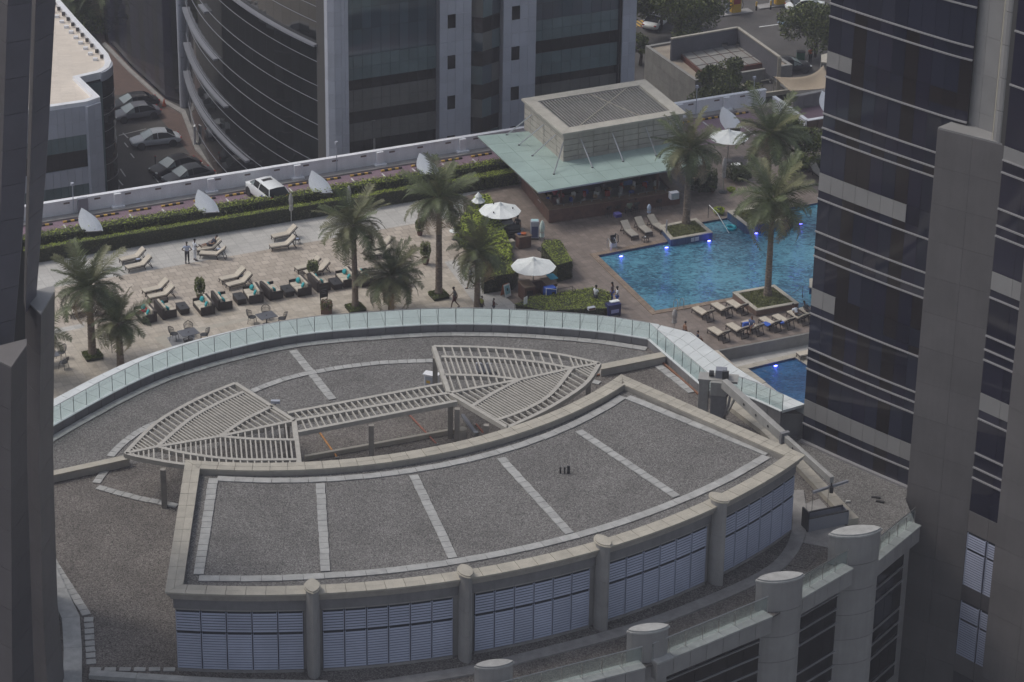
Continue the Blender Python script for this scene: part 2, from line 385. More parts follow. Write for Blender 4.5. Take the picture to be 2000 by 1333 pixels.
def water_mat(name, c1, c2, sc=1.0):
    m = bpy.data.materials.new(name); m.use_nodes = True; n = m.node_tree.nodes; l = m.node_tree.links; b = n['Principled BSDF']
    b.inputs['Roughness'].default_value = .05; b.inputs['Specular IOR Level'].default_value = .6
    g = n.new('ShaderNodeNewGeometry'); mp = n.new('ShaderNodeMapping'); mp.inputs['Rotation'].default_value = (0, 0, rad(12)); mp.inputs['Scale'].default_value = (1, 1.5, 1); l.new(g.outputs['Position'], mp.inputs[0])
    t = n.new('ShaderNodeTexNoise'); t.inputs['Scale'].default_value = 1.9*sc; t.inputs['Detail'].default_value = 4; t.inputs['Distortion'].default_value = 1.2; l.new(mp.outputs[0], t.inputs['Vector'])
    t2 = n.new('ShaderNodeTexNoise'); t2.inputs['Scale'].default_value = .16; t2.inputs['Detail'].default_value = 4; l.new(mp.outputs[0], t2.inputs['Vector'])
    mx = n.new('ShaderNodeMix'); mx.data_type = 'RGBA'; mx.inputs[6].default_value = (*c1, 1); mx.inputs[7].default_value = (*c2, 1)
    ad = n.new('ShaderNodeMath'); ad.operation = 'MULTIPLY_ADD'; ad.inputs[1].default_value = .6; l.new(t.outputs['Fac'], ad.inputs[0])
    m2 = n.new('ShaderNodeMath'); m2.operation = 'MULTIPLY'; m2.inputs[1].default_value = .45; l.new(t2.outputs['Fac'], m2.inputs[0]); l.new(m2.outputs[0], ad.inputs[2])
    mr = n.new('ShaderNodeMapRange'); mr.inputs[1].default_value = .42; mr.inputs[2].default_value = .62; l.new(ad.outputs[0], mr.inputs[0]); l.new(mr.outputs[0], mx.inputs[0])
    l.new(mx.outputs[2], b.inputs['Base Color'])
    bp = n.new('ShaderNodeBump'); bp.inputs['Strength'].default_value = .75; bp.inputs['Distance'].default_value = .12; l.new(t.outputs['Fac'], bp.inputs['Height']); l.new(bp.outputs[0], b.inputs['Normal'])
    return m
M_water = water_mat('pool_water', (.018,.09,.155), (.1,.3,.4), 1.15)
M_water2 = water_mat('small_pool_water', (.01,.05,.14), (.03,.12,.26), 1.3)
M_mosaic = tiles('blue_pool_mosaic', (.025,.06,.16), (.04,.09,.2), (.06,.09,.14), .12, .12, patch=.2)
M_lamp = mat('underwater_lamp', (.1,.1,.3), .3, emis=(.12,.12,1.0), estr=12)
HAZE = .00038
# ------------------------------------------------------------------ levels (m)
ZST, ZS, ZF, ZE, ZC, ZU = -13.0, 5.6, 5.0, 3.4, 10.2, 9.78
def smooth(pts, k=6):
    out = []; n = len(pts)
    for i in range(n-1):
        p0, p1, p2, p3 = pts[max(i-1, 0)], pts[i], pts[i+1], pts[min(i+2, n-1)]
        for j in range(k):
            t = j/k; out.append(.5*((2*p1)+(p2-p0)*t+(2*p0-5*p1+4*p2-p3)*t*t+(3*p1-p0-3*p2+p3)*t**3))
    out.append(pts[-1]); return out
def PX(lst, z): return [flat(P(x, y, z)) for x, y in lst]
def tile4(mb, a, b, c, d, z0, z1, gap=.012):
    """box on quad a b c d shrunk by gap"""
    q = [flat(p) for p in (a, b, c, d)]; cc = (q[0]+q[1]+q[2]+q[3])/4
    q = [p+(cc-p).normalized()*gap*1.4 for p in q]
    vs = [(p.x, p.y, z0) for p in q]+[(p.x, p.y, z1) for p in q]
    return mb.add(vs, [(3,2,1,0),(4,5,6,7),(0,1,5,4),(1,2,6,5),(2,3,7,6),(3,0,4,7)])
def tile_row(name, pin, pout, z0, z1, m, parent, gap=.012, jit=0.0):
    """one object per stone of a row between two polylines"""
    for a, b, c, d in zip(pin, pin[1:], pout[1:], pout):
        dz = random.uniform(-jit, jit)
        obj(name, tile4(MB(), a, b, c, d, z0, z1+dz, gap), m, parent, fix=True, W=True)
def pav(path, w, z, parent, step=.6, gap=.02, skip=0., jit=.01, m=None, crooked=0):
    """a strip of loose square pavers along a path"""
    pts = resample(path, step)
    for a, b in zip(pts, pts[1:]):
        if random.random() < skip: continue
        t = (b-a).normalized(); nrm = Vector((-t.y, t.x, 0)); L = (b-a).length
        key = ('pav', round(w, 2), round(L, 2))
        if key not in _pm: _pm[key] = MB().box(-L/2+gap, -w/2, 0, L/2-gap, w/2, .05).mesh('paver', m or M_paver)
        o = place('paver', _pm[key], parent, (a+b)/2+Vector((0, 0, z+random.uniform(0, jit)))+nrm*random.uniform(-.015, .015), math.atan2(t.y, t.x)+random.uniform(-.02-crooked, .02+crooked))
_pm = {}

# ------------------------------------------------------------------ street level
struct('street', MB().quad((-600, -300, ZST), (600, -300, ZST), (600, 1100, ZST), (-600, 1100, ZST)), M_asphalt)
hzm = bpy.data.materials.new('pale_haze'); hzm.use_nodes = True; _n = hzm.node_tree.nodes; _n.remove(_n['Principled BSDF'])
_v = _n.new('ShaderNodeVolumePrincipled'); _v.inputs['Color'].default_value = (.9, .9, 1, 1); _v.inputs['Density'].default_value = HAZE; _v.inputs['Anisotropy'].default_value = .2
hzm.node_tree.links.new(_v.outputs[0], _n['Material Output'].inputs['Volume'])
tag(obj('haze', MB().box(-610, -310, ZST-1, 610, 1110, 97), hzm), kind='stuff')
# ------------------------------------------------------------------ pool terrace
O0 = flat(P(80, 428, 0))
def AB(s, t, z=0): return O0+A*s+B*t+Z*z
pool = PX([(1168,500),(1301,474),(1330,455),(1373,434),(1660,386),(1700,545),(1640,588),(1566,603),(1478,612),(1431,582),(1280,608)], 0)
notch = PX([(1720,624),(1584,649),(1402,684)], 0)
main = [AB(-40, 0), AB(110, 0)] + [notch[0]+A*20, notch[0], notch[1], notch[2], notch[2]+B*14, flat(P(200, 900, 0)), flat(P(-250, 900, 0))]
terr = struct('terrace', MB().sheet([main, pool], 0), M_terr)
struct('podium', MB().prism([p for p in main], ZST, -1.9), M_kerb)
kpool = PX([(1461,721),(1553,699),(1680,781),(1600,830),(1497,748)], -.9)
low = [notch[2]-B*.5, notch[1]-B*.5, notch[0]-B*.5, notch[0]+A*12, notch[0]+A*12+B*14, notch[2]+B*16-A*5]
struct('lower_pool_deck', MB().sheet([low, kpool], -.9), M_grey_pave)
mb = MB()
for a, b in zip(notch, notch[1:]):
    mb.beam(flat(a, -.45), flat(b, -.45), .3, .9)
struct('retaining_wall', mb, M_stonewall)
def strip_on(name, pts, z, m): return struct(name, MB().sheet([pts], z), m)
# pale paving along the hedge, travertine, brown pool deck
hb0, hb1 = flat(P(75, 515, 0)), flat(P(951, 371, 0))
hd = (hb1-hb0).normalized(); hn = Vector((hd.y, -hd.x, 0))
strip_on('hedge_path', [hb0-hd*8-hn*.3, hb1+hd*1-hn*.3]+PX([(1000,420),(905,423)], 0)+[flat(P(850,430,0)), flat(P(200,545,0)), flat(P(60,572,0))-hd*5], .004, M_grey_pave)
strip_on('travertine_floor', PX([(0,648),(106,640),(330,606),(600,585),(900,520),(905,560),(960,660),(700,700),(0,860)], 0), .004, M_trav)
strip_on('pale_path', PX([(868,512),(905,505),(1010,600),(1000,640),(960,640)], 0), .008, M_grey_pave)
strip_on('pale_border', PX([(60,652),(165,632),(165,640),(60,662)], 0), .008, M_grey_pave)
strip_on('pale_inlay', PX([(300,660),(520,612),(520,618),(330,662),(370,700),(350,705)], 0), .009, M_coping)
strip_on('dark_inlay', PX([(326,660),(380,640),(380,690),(350,700)], 0), .0125, mat('blue_grey_inlay', (.2,.205,.215), .6, noise=2, amt=.1))
deck = PX([(905,372),(1010,352),(1270,310),(1480,255),(1700,215),(1700,386)], 0)
dk = PX([(905,385),(960,368),(1300,300),(1560,250),(1720,222)], 0)+[AB(84, 4), notch[0]+A*20, notch[0], notch[1], notch[2], flat(P(1200,700,0)), flat(P(1000,660,0)), flat(P(960,580,0)), flat(P(905,500,0))]
struct('pool_deck', MB().sheet([dk, pool], .006), M_deck)
# pool shell and water
mb = MB()
for a, b in zip(pool, pool[1:]+pool[:1]):
    mb.quad(flat(b, 0), flat(a, 0), flat(a, -1.8), flat(b, -1.8))
mb.sheet([pool], -1.8); struct('pool_basin', mb, M_mosaic)
struct('pool_water', MB().sheet([pool], -.14), M_water)
mb = MB()
for a, b in zip(kpool, kpool[1:]+kpool[:1]): mb.quad(flat(b, -.9), flat(a, -.9), flat(a, -1.7), flat(b, -1.7))
struct('small_pool_basin', mb, M_mosaic); struct('small_pool_water', MB().sheet([kpool], -1.02), M_water2)
def coping_ring(name, pts, idx, w, z, m, step=.6):
    ow = off_closed(pts, -w) if sum(pts[i].x*pts[(i+1) % len(pts)].y-pts[(i+1) % len(pts)].x*pts[i].y for i in range(len(pts))) > 0 else off_closed(pts, w)
    root = None
    for i in idx:
        j = (i+1) % len(pts); n = max(1, round((pts[j]-pts[i]).length/step))
        pi = [pts[i].lerp(pts[j], k/n) for k in range(n+1)]; po = [ow[i].lerp(ow[j], k/n) for k in range(n+1)]
        if root is None: root = tag(thing(name, None, None, (0, 0, 0)), kind='structure')
        tile_row('edge_stone', pi, po, z-.05, z+.045, m, root, gap=.01)
coping_ring('pool_edge', pool, [10, 0, 9], .5, 0.006, M_edge)
coping_ring('small_pool_edge', kpool, [0, 4, 1], .55, -.9, M_coping, .9)

# purple parking lane, kerb strip and the white parapet wall
strip_on('parking_lane', [AB(-40, .9), AB(75, .9), AB(75, 6.2), AB(-40, 6.2)], .004, M_purple)
struct('kerb_strip', MB().prism([AB(-40, .16), AB(60, .16), AB(60, .9), AB(-40, .9)], 0, .12), M_kerb)
# where the wall stones and stops sit, read along A
def s_of(px, py, z=0): return (flat(P(px, py, z))-O0).dot(A)
def t_of(px, py, z=0): return (flat(P(px, py, z))-O0).dot(B)
WEND = s_of(1512, 216); WH = 1.25
wall = thing('parapet_wall', 'long white rendered parapet wall with small brown vents between street and parking lane', 'wall', AB(0, 0), TH)
obj('wall_body', MB().box(-40, -.15, 0, WEND, .15, WH), M_white, wall)
obj('wall_cap', MB().box(-40, -.2, WH, WEND+.05, .2, WH+.06), M_white, wall)
px_p = [(178,437),(236,420),(416,388),(586,362),(747,336),(906,308),(1330,240),(1420,225)]
for x, y in px_p[1:]:
    s = s_of(x, y-6)
    obj('pilaster', MB().box(s-.28, -.42, 0, s+.28, -.15, WH).box(s-.5, -.6, 0, s+.5, -.15, .25), M_white, wall)
ve = MB().box(-.24, -.17, 0, .24, -.148, .13).mesh('vent', mat('brown_vent', (.14,.1,.09), .7))
s = s_of(138, 430)-2.45*5
while s < WEND-1:
    place('vent', ve, wall, (s, 0, WH-.28)); s += 2.45
for s in (s_of(150, 428), s_of(1482, 217), s_of(1370, 235), s_of(664, 345)):
    obj('post', MB().tube([(s, -.3, 0), (s, -.3, 2.5)], .035).cbox(s, -.3, 2.5, .22, .22, .22), M_aluw, wall)
wall2 = thing('parapet_wall', 'short white wall end stepping down beside the grey panelled wall', 'wall', (0, 0, 0))
q0, q1 = flat(P(1510, 216, 0)), flat(P(1577, 262, 0))
q1 = q0+B*(q1-q0).length
obj('wall_body', MB().beam(flat(q0, .62), flat(q1, .62), .25, 1.25), M_white, wall2); obj('wall_cap', MB().beam(flat(q0, 1.27), flat(q1, 1.27), .34, .06), M_white, wall2)
for k in range(2):
    q = q0.lerp(q1, .35+.3*k); obj('pilaster', MB().beam(q-A*.3-B*.1+Z*.5, q-A*.3+B*.1+Z*.5, .5, 1.0), M_white, wall2)
br = thing('boundary_wall', 'brown stone clad wall ending at the dark tower beyond the palms', 'wall', (0, 0, 0))
b0 = q1; b1 = q1+A*9
for k in range(9):
    obj('stone_panel', MB().beam(b0.lerp(b1, k/9+.004)+Z*.6, b0.lerp(b1, (k+1)/9-.004)+Z*.6, .26, 1.2), mat('brown_wall_stone', (.085,.058,.045), .7, noise=2, amt=.25, world=True) if k == 0 else _mats['brown_wall_stone'], br)
obj('wall_cap', MB().beam(flat(b0, 1.24), flat(b1, 1.24), .36, .07), M_white, br)
# utility cabinet on the wall
t = thing('utility_cabinet', 'grey metal utility box fixed to the white wall above the first sail hood', 'cabinet', AB(s_of(167, 424), .28), TH)
obj('body', MB().box(-.4, -.2, .25, .4, .1, 1.35), M_alu, t, bevel=.02); obj('foot', MB().box(-.3, -.15, 0, .3, .08, .25), M_darkmetal, t)
# yellow and black wheel stops, painted bay lines
ws = thing('wheel_stop', 'x', 'wheel stop', (0, 0, 0), TH, 'yellow and black wheel stops along the parking lane')
for k in range(6):
    obj('block', MB().box(-.9+.3*k+.006, -.075, 0, -.6+.3*k-.006, .075, .12), M_yellow if k % 2 == 0 else M_black, ws)
first = True; SP = 2.62; s = s_of(150, 438)-SP*3; k = 0
while s < WEND-2:
    k2 = round((s-s_of(522, 350))/SP); od = ['', 'first', 'second', 'third', 'fourth', 'fifth', 'sixth', 'seventh', 'eighth', 'ninth', 'tenth', 'eleventh', 'twelfth', 'thirteenth', 'fourteenth', 'fifteenth', 'sixteenth', 'seventeenth', 'eighteenth', 'nineteenth', 'twentieth', 'twenty first']
    lab = 'yellow and black wheel stop right behind the nose of the white parked car' if k2 == 0 else 'yellow and black wheel stop, %s one %s of the white parked car' % (od[min(21, abs(k2))], 'left' if k2 < 0 else 'right')
    if first: ws.location = AB(s, 1.35, .004); ws['label'] = lab; first = False
    else: dup(ws, AB(s, 1.35, .004), TH, lab)
    k += 1; s += SP
s = s_of(130, 447)-SP*3; ml = MB()
pb = tag(thing('bay_markings', None, None, AB(0, 0), TH), kind='structure'); ln = MB().box(-.05, 1.6, 0, .05, 1.6, 0); 
lm = MB().quad((-.06, -6.0, .008), (.06, -6.0, .008), (.06, -1.7, .008), (-.06, -1.7, .008)).mesh('bay_line', M_line)
while s < WEND-1:
    place('bay_line', lm, pb, (s, 0, 0)); s += SP

# ------------------------------------------------------------------ the roof in front: mass, gravel, rail
R1 = smooth(PX([(-90,930),(20,855),(60,825),(103,796),(245,720),(350.6,677),(499,637.5),(608,619),(740,608),(850,602),(955,602),(1060,607),(1180,617),(1269,630.5)], ZS+1.15))
R2 = PX([(1269,630.5),(1327,680.5),(1384,729)], ZS+1.15)
R3 = smooth(PX([(1384,729),(1410,730),(1437,734),(1475,746),(1530,771),(1571,793),(1640,838),(1700,880)], ZS+1.15), 3); R3v = R3[:13]
S1 = offs(R1, 2.2)
S23 = PX([(1290,636),(1348,650),(1436,718),(1495,755),(1571,790),(1640,840),(1700,885)], ZS)
step_edge = PX([(1384,762),(1420,800),(1487,850),(1560,925),(1655,1025),(1668,1085)], ZF)
front = PX([(1560,1175),(1504,1207),(1297,1292),(1145,1333),(900,1390),(500,1432),(-250,1460)], ZF)
roofN = [p for p in R1]+R2[1:]+step_edge[0:]+front+[R1[0]-A*8]
hb = thing('hotel_building', 'wide hotel podium building whose gravelled roof fills the foreground with panelled curved front', 'building', (0, 0, 0))
obj('mass', MB().prism([p for p in S1[::2]]+[S1[-1]]+S23[:5]+step_edge[1:]+offs(front, -1.3)+[R1[0]-A*8], ZST, ZF-.12), M_clad, hb)
obj('east_mass', MB().prism(S23[2:5]+PX([(1655,822),(1800,930),(1768,974),(1782,1008),(1713,1064),(1668,1068)], ZE)+step_edge[4::-1]+[R2[-1]], ZST+.3, ZE-.12), M_clad, hb)
gr = struct('roof_gravel', MB().prism(roofN, ZF-.12, ZF), M_gravel2)
gre = struct('lower_roof_gravel', MB().prism(R3v+PX([(1655,822),(1800,930),(1768,974),(1793,1037),(1720,1099),(1668,1095)], ZE)+step_edge[4::-1], ZE-.12, ZE), M_gravel)
# north-side lighter gravel field
cw0, cw1 = flat(P(60, 930, ZS)), flat(P(1297, 688, ZS))
fld = [p-Vector((0, 0, 0)) for p in offs(R1, -.95)[3:]]+[cw1, cw0]
struct('north_gravel', MB().sheet([fld], ZF+.012), M_gravel)
# parapet under the rail
par = thing('roof_parapet', 'curved grey panelled parapet kerb with white edge slabs round the gravel roof', 'parapet', (0, 0, 0))
def rail_run(path, zin, root, rail, step=1.2, out=None, slabs=True):
    n = max(1, round(sum((b-a).length for a, b in zip(path, path[1:]))/step)); c = resample(path, n=n)
    ins = offs(c, -.14)
    for a, b, d, e in zip(c, c[1:], ins[1:], ins):
        obj('parapet_panel', tile4(MB(), e, d, b+(d-b)*.05, a+(e-a)*.05, zin, ZS-.06, .012), M_parapet, root, fix=True, W=True)
        obj('parapet_cap', tile4(MB(), e+(e-a)*.3, d+(d-b)*.3, b, a, ZS-.055, ZS+.0, .006), M_slab, root, fix=True, W=True)
    for a, b in zip(c, c[1:]):
        t_ = (b-a).normalized()
        obj('glass_pane', MB().beam(flat(a+t_*.02, ZS+.56), flat(b-t_*.02, ZS+.56), .016, 1.08), G_rail, rail, W=True)
    for a in c:
        obj('post', MB().beam(flat(a, ZS), flat(a, ZS+1.12), .03, .03, up=A), M_darkmetal, rail, W=True)
    obj('handrail', MB().tube([flat(a, ZS+1.14) for a in c], .024, 5), M_steel, rail, W=True)
    return c
rl = thing('glass_railing', 'long curved pale green glass railing standing along the top edge of the gravel roof', 'railing', (0, 0, 0))
c1 = rail_run(R1, ZF-.05, par, rl)
rl2 = thing('glass_railing', 'straight glass railing descending from the roof corner to the crane mast', 'railing', (0, 0, 0))
c2 = rail_run(R2, ZF-.05, par, rl2)
rl3 = thing('glass_railing', 'short glass railing between the crane boom and the dark tower above a tall panelled wall', 'railing', (0, 0, 0))
c3 = rail_run(R3v, ZE, par, rl3)
# white edge slabs outside the rail
s1 = offs(c1, 2.2); s1m = [a.lerp(b, .5) for a, b in zip(c1, s1)]
es = tag(thing('roof_edge', None, None, (0, 0, 0)), kind='structure')
tile_row('edge_slab', c1, s1m, ZS-.2, ZS-.01, M_slab, es, gap=.012); tile_row('edge_slab', s1m, s1, ZS-.2, ZS-.01, M_slab, es, gap=.012)
inn = resample(R2+R3v[1:], n=14); outp = resample(S23[:5], n=14)
last = c1[-1]
for k in range(3):
    tile_row('edge_slab', [a.lerp(b, k/3) for a, b in zip(inn, outp)], [a.lerp(b, (k+1)/3) for a, b in zip(inn, outp)], ZS-.2, ZS-.01, M_slab, es, gap=.014)
obj('edge_slab', MB().prism([c1[-1], s1[-1], S23[0]+(S23[0]-S23[1])*.02], ZS-.2, ZS-.012), M_slab, es)
# outer fascia facing the terrace
obj('fascia', MB().band(S1, offs(S1, .08), ZF-2.2, ZS-.02), M_slab, hb)
obj('fascia', MB().band(S23[:5], offs(S23[:5], .08), ZF-3.2, ZS-.02), M_slab, hb)
# paver strips on the north field
ps = offs(R1, -.55); pav(ps[14:], .55, ZF+.012, gr, .95, gap=.012)
pav(PX([(572,686),(650,782)], ZF), .55, ZF+.02, gr, .55)
pav(smooth(PX([(478,771),(560,741),(650,722),(748,710),(850,706)], ZF)), .5, ZF+.016, gr, .62)
pav(PX([(1286,716),(1352,768)], ZF), .55, ZF+.01, gr, .6)
pav(smooth(PX([(215,893),(240,868),(275,842),(310,826)], ZF)), .5, ZF+.01, gr, .6)
pav(PX([(205,921),(188,945)], ZF), .5, ZF+.01, gr, .5, crooked=.05)
pav(PX([(190,953),(260,972),(346,990)], ZF), .5, ZF+.01, gr, .62, crooked=.03)
pav(PX([(1150,745),(1172,750)], ZF), .5, ZF+.01, gr, .6)
# cross wall
cw = thing('upstand_wall', 'low cream topped wall crossing the gravel roof beneath the pergola', 'wall', (0, 0, 0))
a_, b_ = flat(P(-60, 958, ZS)), flat(P(250, 891, ZS)); obj('wall_body', MB().beam(flat(a_, 5.22), flat(b_, 5.22), .46, .5), M_render, cw); obj('wall_cap', MB().beam(flat(a_, 5.51), flat(b_, 5.51), .56, .08), M_coping, cw)
a_, b_ = flat(P(1170, 716, ZS)), flat(P(1296, 691, ZS)); obj('wall_body', MB().beam(flat(a_, 5.22), flat(b_, 5.22), .6, .5), M_render, cw); obj('wall_cap', MB().beam(flat(a_, 5.51), flat(b_, 5.51), .7, .08), M_coping, cw)
kb = thing('roof_kerb', 'thin pale kerb on the gravel between the pergola bridge and the plant room', 'kerb', (0, 0, 0))
obj('kerb_body', MB().beam(P(596, 899, ZF)+Z*.15, P(886, 846, ZF)+Z*.15, .22, .3), M_coping, kb)
# brown pipe along the east edging
mb = MB(); mb.beam(P(1150, 738, ZF)+Z*.06, P(1292, 708, ZF)+Z*.06, .12, .1); mb.beam(P(1292, 708, ZF)+Z*.06, P(1364, 772, ZF)+Z*.06, .12, .1)
obj('brown_edging', mb, mat('brown_edging_strip', (.22,.1,.055), .7, noise=3, amt=.2), par, W=True)
# stepped edge coping towards the lower east roof
se = thing('roof_parapet', 'pale angled coping stones where the roof steps down east of the plant room', 'parapet', (0, 0, 0))
sp_ = resample(step_edge[:5], .95); so_ = offs(sp_, .75)
tile_row('coping_stone', sp_, so_, ZF-.1, ZF+.32, M_coping, se)
sp2 = offs(sp_, .75); obj('step_wall', MB().band(offs(sp_, .2), offs(sp_, .7), ZE-.05, ZF-.11), M_clad, se)

# ------------------------------------------------------------------ plant room with the lens plan
fa = arc3(P(322,1157,ZC), P(928,1128,ZC), P(1573,889,ZC), 38)
ba = arc3(P(1213,731,ZC), P(850,872,ZC), P(362,898,ZC), 30)
rs_ = [fa[-1].lerp(ba[0], k/16) for k in range(1, 16)]; ls_ = [ba[-1].lerp(fa[0], k/11) for k in range(1, 11)]
pl = fa+rs_+ba+ls_
def INS(d): return off_closed(pl, d)
ph = thing('plant_room', 'lens shaped rooftop plant room with cream coping, gravel top and blue louvred front', 'building', (0, 0, 0))
o_, m_, i_ = INS(0), INS(.46), INS(.92)
cl = lambda q: q+[q[0]]
tile_row('coping_stone', cl(o_), cl(m_), ZC-.1, ZC, M_coping, ph, gap=.01, jit=.003)
tile_row('coping_stone', cl(m_), cl(i_), ZC-.1, ZC-.004, M_coping, ph, gap=.01, jit=.003)
obj('cornice', MB().band(cl(INS(.1)), cl(INS(.9)), ZC-.3, ZC-.101), M_copedge, ph)
obj('cornice', MB().band(cl(INS(.24)), cl(INS(.88)), ZC-.55, ZC-.301), M_copedge, ph)
obj('parapet', MB().band(cl(INS(.38)), cl(INS(.86)), ZC-1.2, ZC-.551), M_parapet, ph)
obj('wall', MB().band(cl(INS(.55)), cl(INS(.85)), ZF-.1, ZC-1.201), M_clad, ph)
ug = struct('plant_room_gravel', MB().sheet([INS(.84)], ZU), M_gravel)
# paver frame and radial strips
pav(arc3(P(388,1131,ZU), P(928,1092,ZU), P(1497,893,ZU), 40), .58, ZU+.01, ug, 1.15, gap=.012)
pav(PX([(1500,888),(1226,777)], ZU), .55, ZU+.014, ug, .95, gap=.012)
pav(arc3(P(1216,776,ZU), P(860,911,ZU), P(424,936,ZU), 40), .55, ZU+.01, ug, 1.05, gap=.012)
pav(PX([(417,936),(388,1124)], ZU), .55, ZU+.014, ug, .62)
for a, b in (((625.5,946),(636,1118)), ((808,930),(885,1092)), ((978,896),(1113,1044)), ((1130,843),(1322,972))):
    pav(PX([a, b], ZU), .52, ZU+.02, ug, .62)
# columns with lens caps on the front
fdir = offs(fa, -1.0)
def on_front(px, zz=ZC):
    best = min(range(len(fd)), key=lambda i: abs(1000+FPX*(flat(fd[i], zz)-CAM).dot(_R)/(flat(fd[i], zz)-CAM).dot(_f)-px)); return best
fd = resample(fa, n=400); fn = [(b-a).normalized() for a, b in zip(fd, offs(fd, -1.0))]
cols = [on_front(x) for x in (612, 912, 1182, 1408)]
def lens(mb, c, ax, L, W, z0, z1, n=10):
    sd_ = Vector((-ax.y, ax.x, 0)); pts = []
    for k in range(n+1):
        u = -1+2*k/n; pts.append(c+ax*u*L+sd_*W*(1-u*u)**.75)
    for k in range(n-1, 0, -1):
        u = -1+2*k/n; pts.append(c+ax*u*L-sd_*W*(1-u*u)**.75)
    return mb.prism(pts, z0, z1)
for i in cols:
    c = fd[i]-fn[i]*.2
    zs = [ZF-.1, 6.6, 8.2, ZC+.3]
    for z0, z1 in zip(zs, zs[1:]): obj('column_drum', lens(MB(), c, fn[i], .62, .36, z0+.008, z1-.008), M_clad, ph)
    obj('column_cap', lens(lens(MB(), c, fn[i], .78, .46, ZC+.3, ZC+.36), c, fn[i], .7, .4, ZC+.361, ZC+.44), M_coping, ph)
# louvre bays
_lv = {}
def louvre(w, h):
    k = (round(w, 2), round(h, 2))
    if k not in _lv:
        mb = MB(); n = int(round(h/.17))
        for j in range(n):
            z = .03+j*(h-.04)/n
            mb.add([(-w/2, -.02, z), (w/2, -.02, z), (w/2, .012, z+.1), (-w/2, .012, z+.1)], [(0, 1, 2, 3)])
            mb.add([(-w/2, -.02, z), (w/2, -.02, z), (w/2, -.02, z-.012), (-w/2, -.02, z-.012)], [(3, 2, 1, 0)])
        mb.box(-w/2, -.03, 0, -w/2+.03, .05, h); mb.box(w/2-.03, -.03, 0, w/2, .05, h)
        _lv[k] = mb.mesh('louvre_panel', M_louvre)
    return _lv[k]
bays = [(4, cols[0]-5, 5), (cols[0]+5, cols[1]-6, 6), (cols[1]+6, cols[2]-6, 6), (cols[2]+6, cols[3]-6, 6), (cols[3]+7, 397, 6)]
lv_root = ph
fdw = offs(fd, .55)
for i0, i1, n in bays:
    path = resample([fdw[j] for j in range(i0, i1+1)], n=n)
    obj('louvre_backing', MB().band(offs(path, -.03), offs(path, .1), ZF+.12, 8.95), M_louvdk, ph)
    obj('bay_sill', MB().band(offs(path, -.16), offs(path, .05), ZF-.02, ZF+.14), M_clad, ph)
    for a, b in zip(path, path[1:]):
        L = (b-a).length-.05; mid = (a+b)/2; t_ = (b-a).normalized(); rz = math.atan2(t_.y, t_.x); nn = Vector((t_.y, -t_.x, 0))
        for z0, h in ((ZF+.16, 2.3), (ZF+2.56, 1.25)):
            if i0 > cols[3] : m_l = None
            place('louvre_panel', louvre(L, h), ph, mid+nn*.1+Z*z0, rz)
        obj('fascia_panel', tile4(MB(), a+nn*.02, b+nn*.02, b+nn*.1, a+nn*.1, 8.86, 9.28, .008), M_clad, ph, fix=True)
# roof clutter: vent pipes and weathered coils
t = thing('vent_pipes', 'three short dark vent pipes rising from the middle of the upper gravel', 'pipe', P(1101, 925, ZU))
for dx, h in ((-.2, .42), (.05, .4), (.24, .5)): obj('pipe', MB().tube([(dx, 0, 0), (dx, 0, h)], .055, 8), M_darkmetal, t)
obj('pipe', MB().tube([(.32, 0, 0), (.32, 0, .5)], .05, 8), M_darkmetal, t)
def clutter(label, pts, z, n, m):
    p0 = P(*pts[0], z); t_ = thing('pipe_clamps', label, 'pipe', p0)
    for k in range(n):
        q = P(pts[0][0]+(pts[1][0]-pts[0][0])*k/n, pts[0][1]+(pts[1][1]-pts[0][1])*k/n, z)-p0
        mb = MB().lathe([(.1, 0), (.13, .06), (.09, .14), (.04, .2)], 7, q); mb.tube([q+Vector((-.1, .05, .1)), q+Vector((.15, -.05, .16))], .03, 5)
        obj('clamp', mb, m, t_)
clutter('row of weathered grey bird spike coils by the right coping of the upper roof', ((1272,778),(1348,812)), ZU, 15, mat('weathered_grey', (.1,.098,.095), .8, noise=8, amt=.4))
clutter('small cluster of round grey fittings at the back left of the upper roof', ((455,921),(490,921)), ZU, 4, _mats['weathered_grey'])

# ------------------------------------------------------------------ pergola
ZP = 7.9
def isect(p, d, poly):
    """intersection of the line p+t d with a polyline, nearest |.| hit"""
    out = []
    for a, b in zip(poly, poly[1:]):
        e = b-a; den = d.x*e.y-d.y*e.x
        if abs(den) < 1e-9: continue
        t_ = ((a.x-p.x)*e.y-(a.y-p.y)*e.x)/den; u_ = ((a.x-p.x)*d.y-(a.y-p.y)*d.x)/den
        if -1e-6 <= u_ <= 1+1e-6: out.append((t_, p+d*t_))
    return out
def slats(root, c1, c2, edge, pitch, w=.09, h=.16, name='slat', m=None):
    """slats parallel to `edge` spanning from curve c1 to curve c2"""
    a, b = edge; d = (b-a).normalized(); nn = Vector((-d.y, d.x, 0))
    k1 = [(p-a).dot(nn) for p in c1]; k2 = [(p-a).dot(nn) for p in c2]
    lo = max(min(k1), min(k2)); hi = min(max(k1), max(k2)); k = lo+pitch*.6
    while k < hi:
        p = a+nn*k; i1 = isect(p, d, c1); i2 = isect(p, d, c2)
        if i1 and i2:
            q1, q2 = i1[0][1], i2[0][1]
            if (q2-q1).length > .12: obj(name, MB().beam(flat(q1, ZP-.1), flat(q2, ZP-.1), w, h), m or M_pergola, root, W=True)
        k += pitch
def rails(root, paths, w=.26, h=.3):
    for i, p in enumerate(paths): obj('beam', MB().band(offs(p, -w/2), offs(p, w/2), ZP-h+.001*i, ZP+.004*(i % 3)), M_pergola, root, W=True)
pg = thing('pergola', 'cream slatted pergola of two leaf shaped halves joined by a narrow bridge', 'pergola', P(600, 860, ZF))
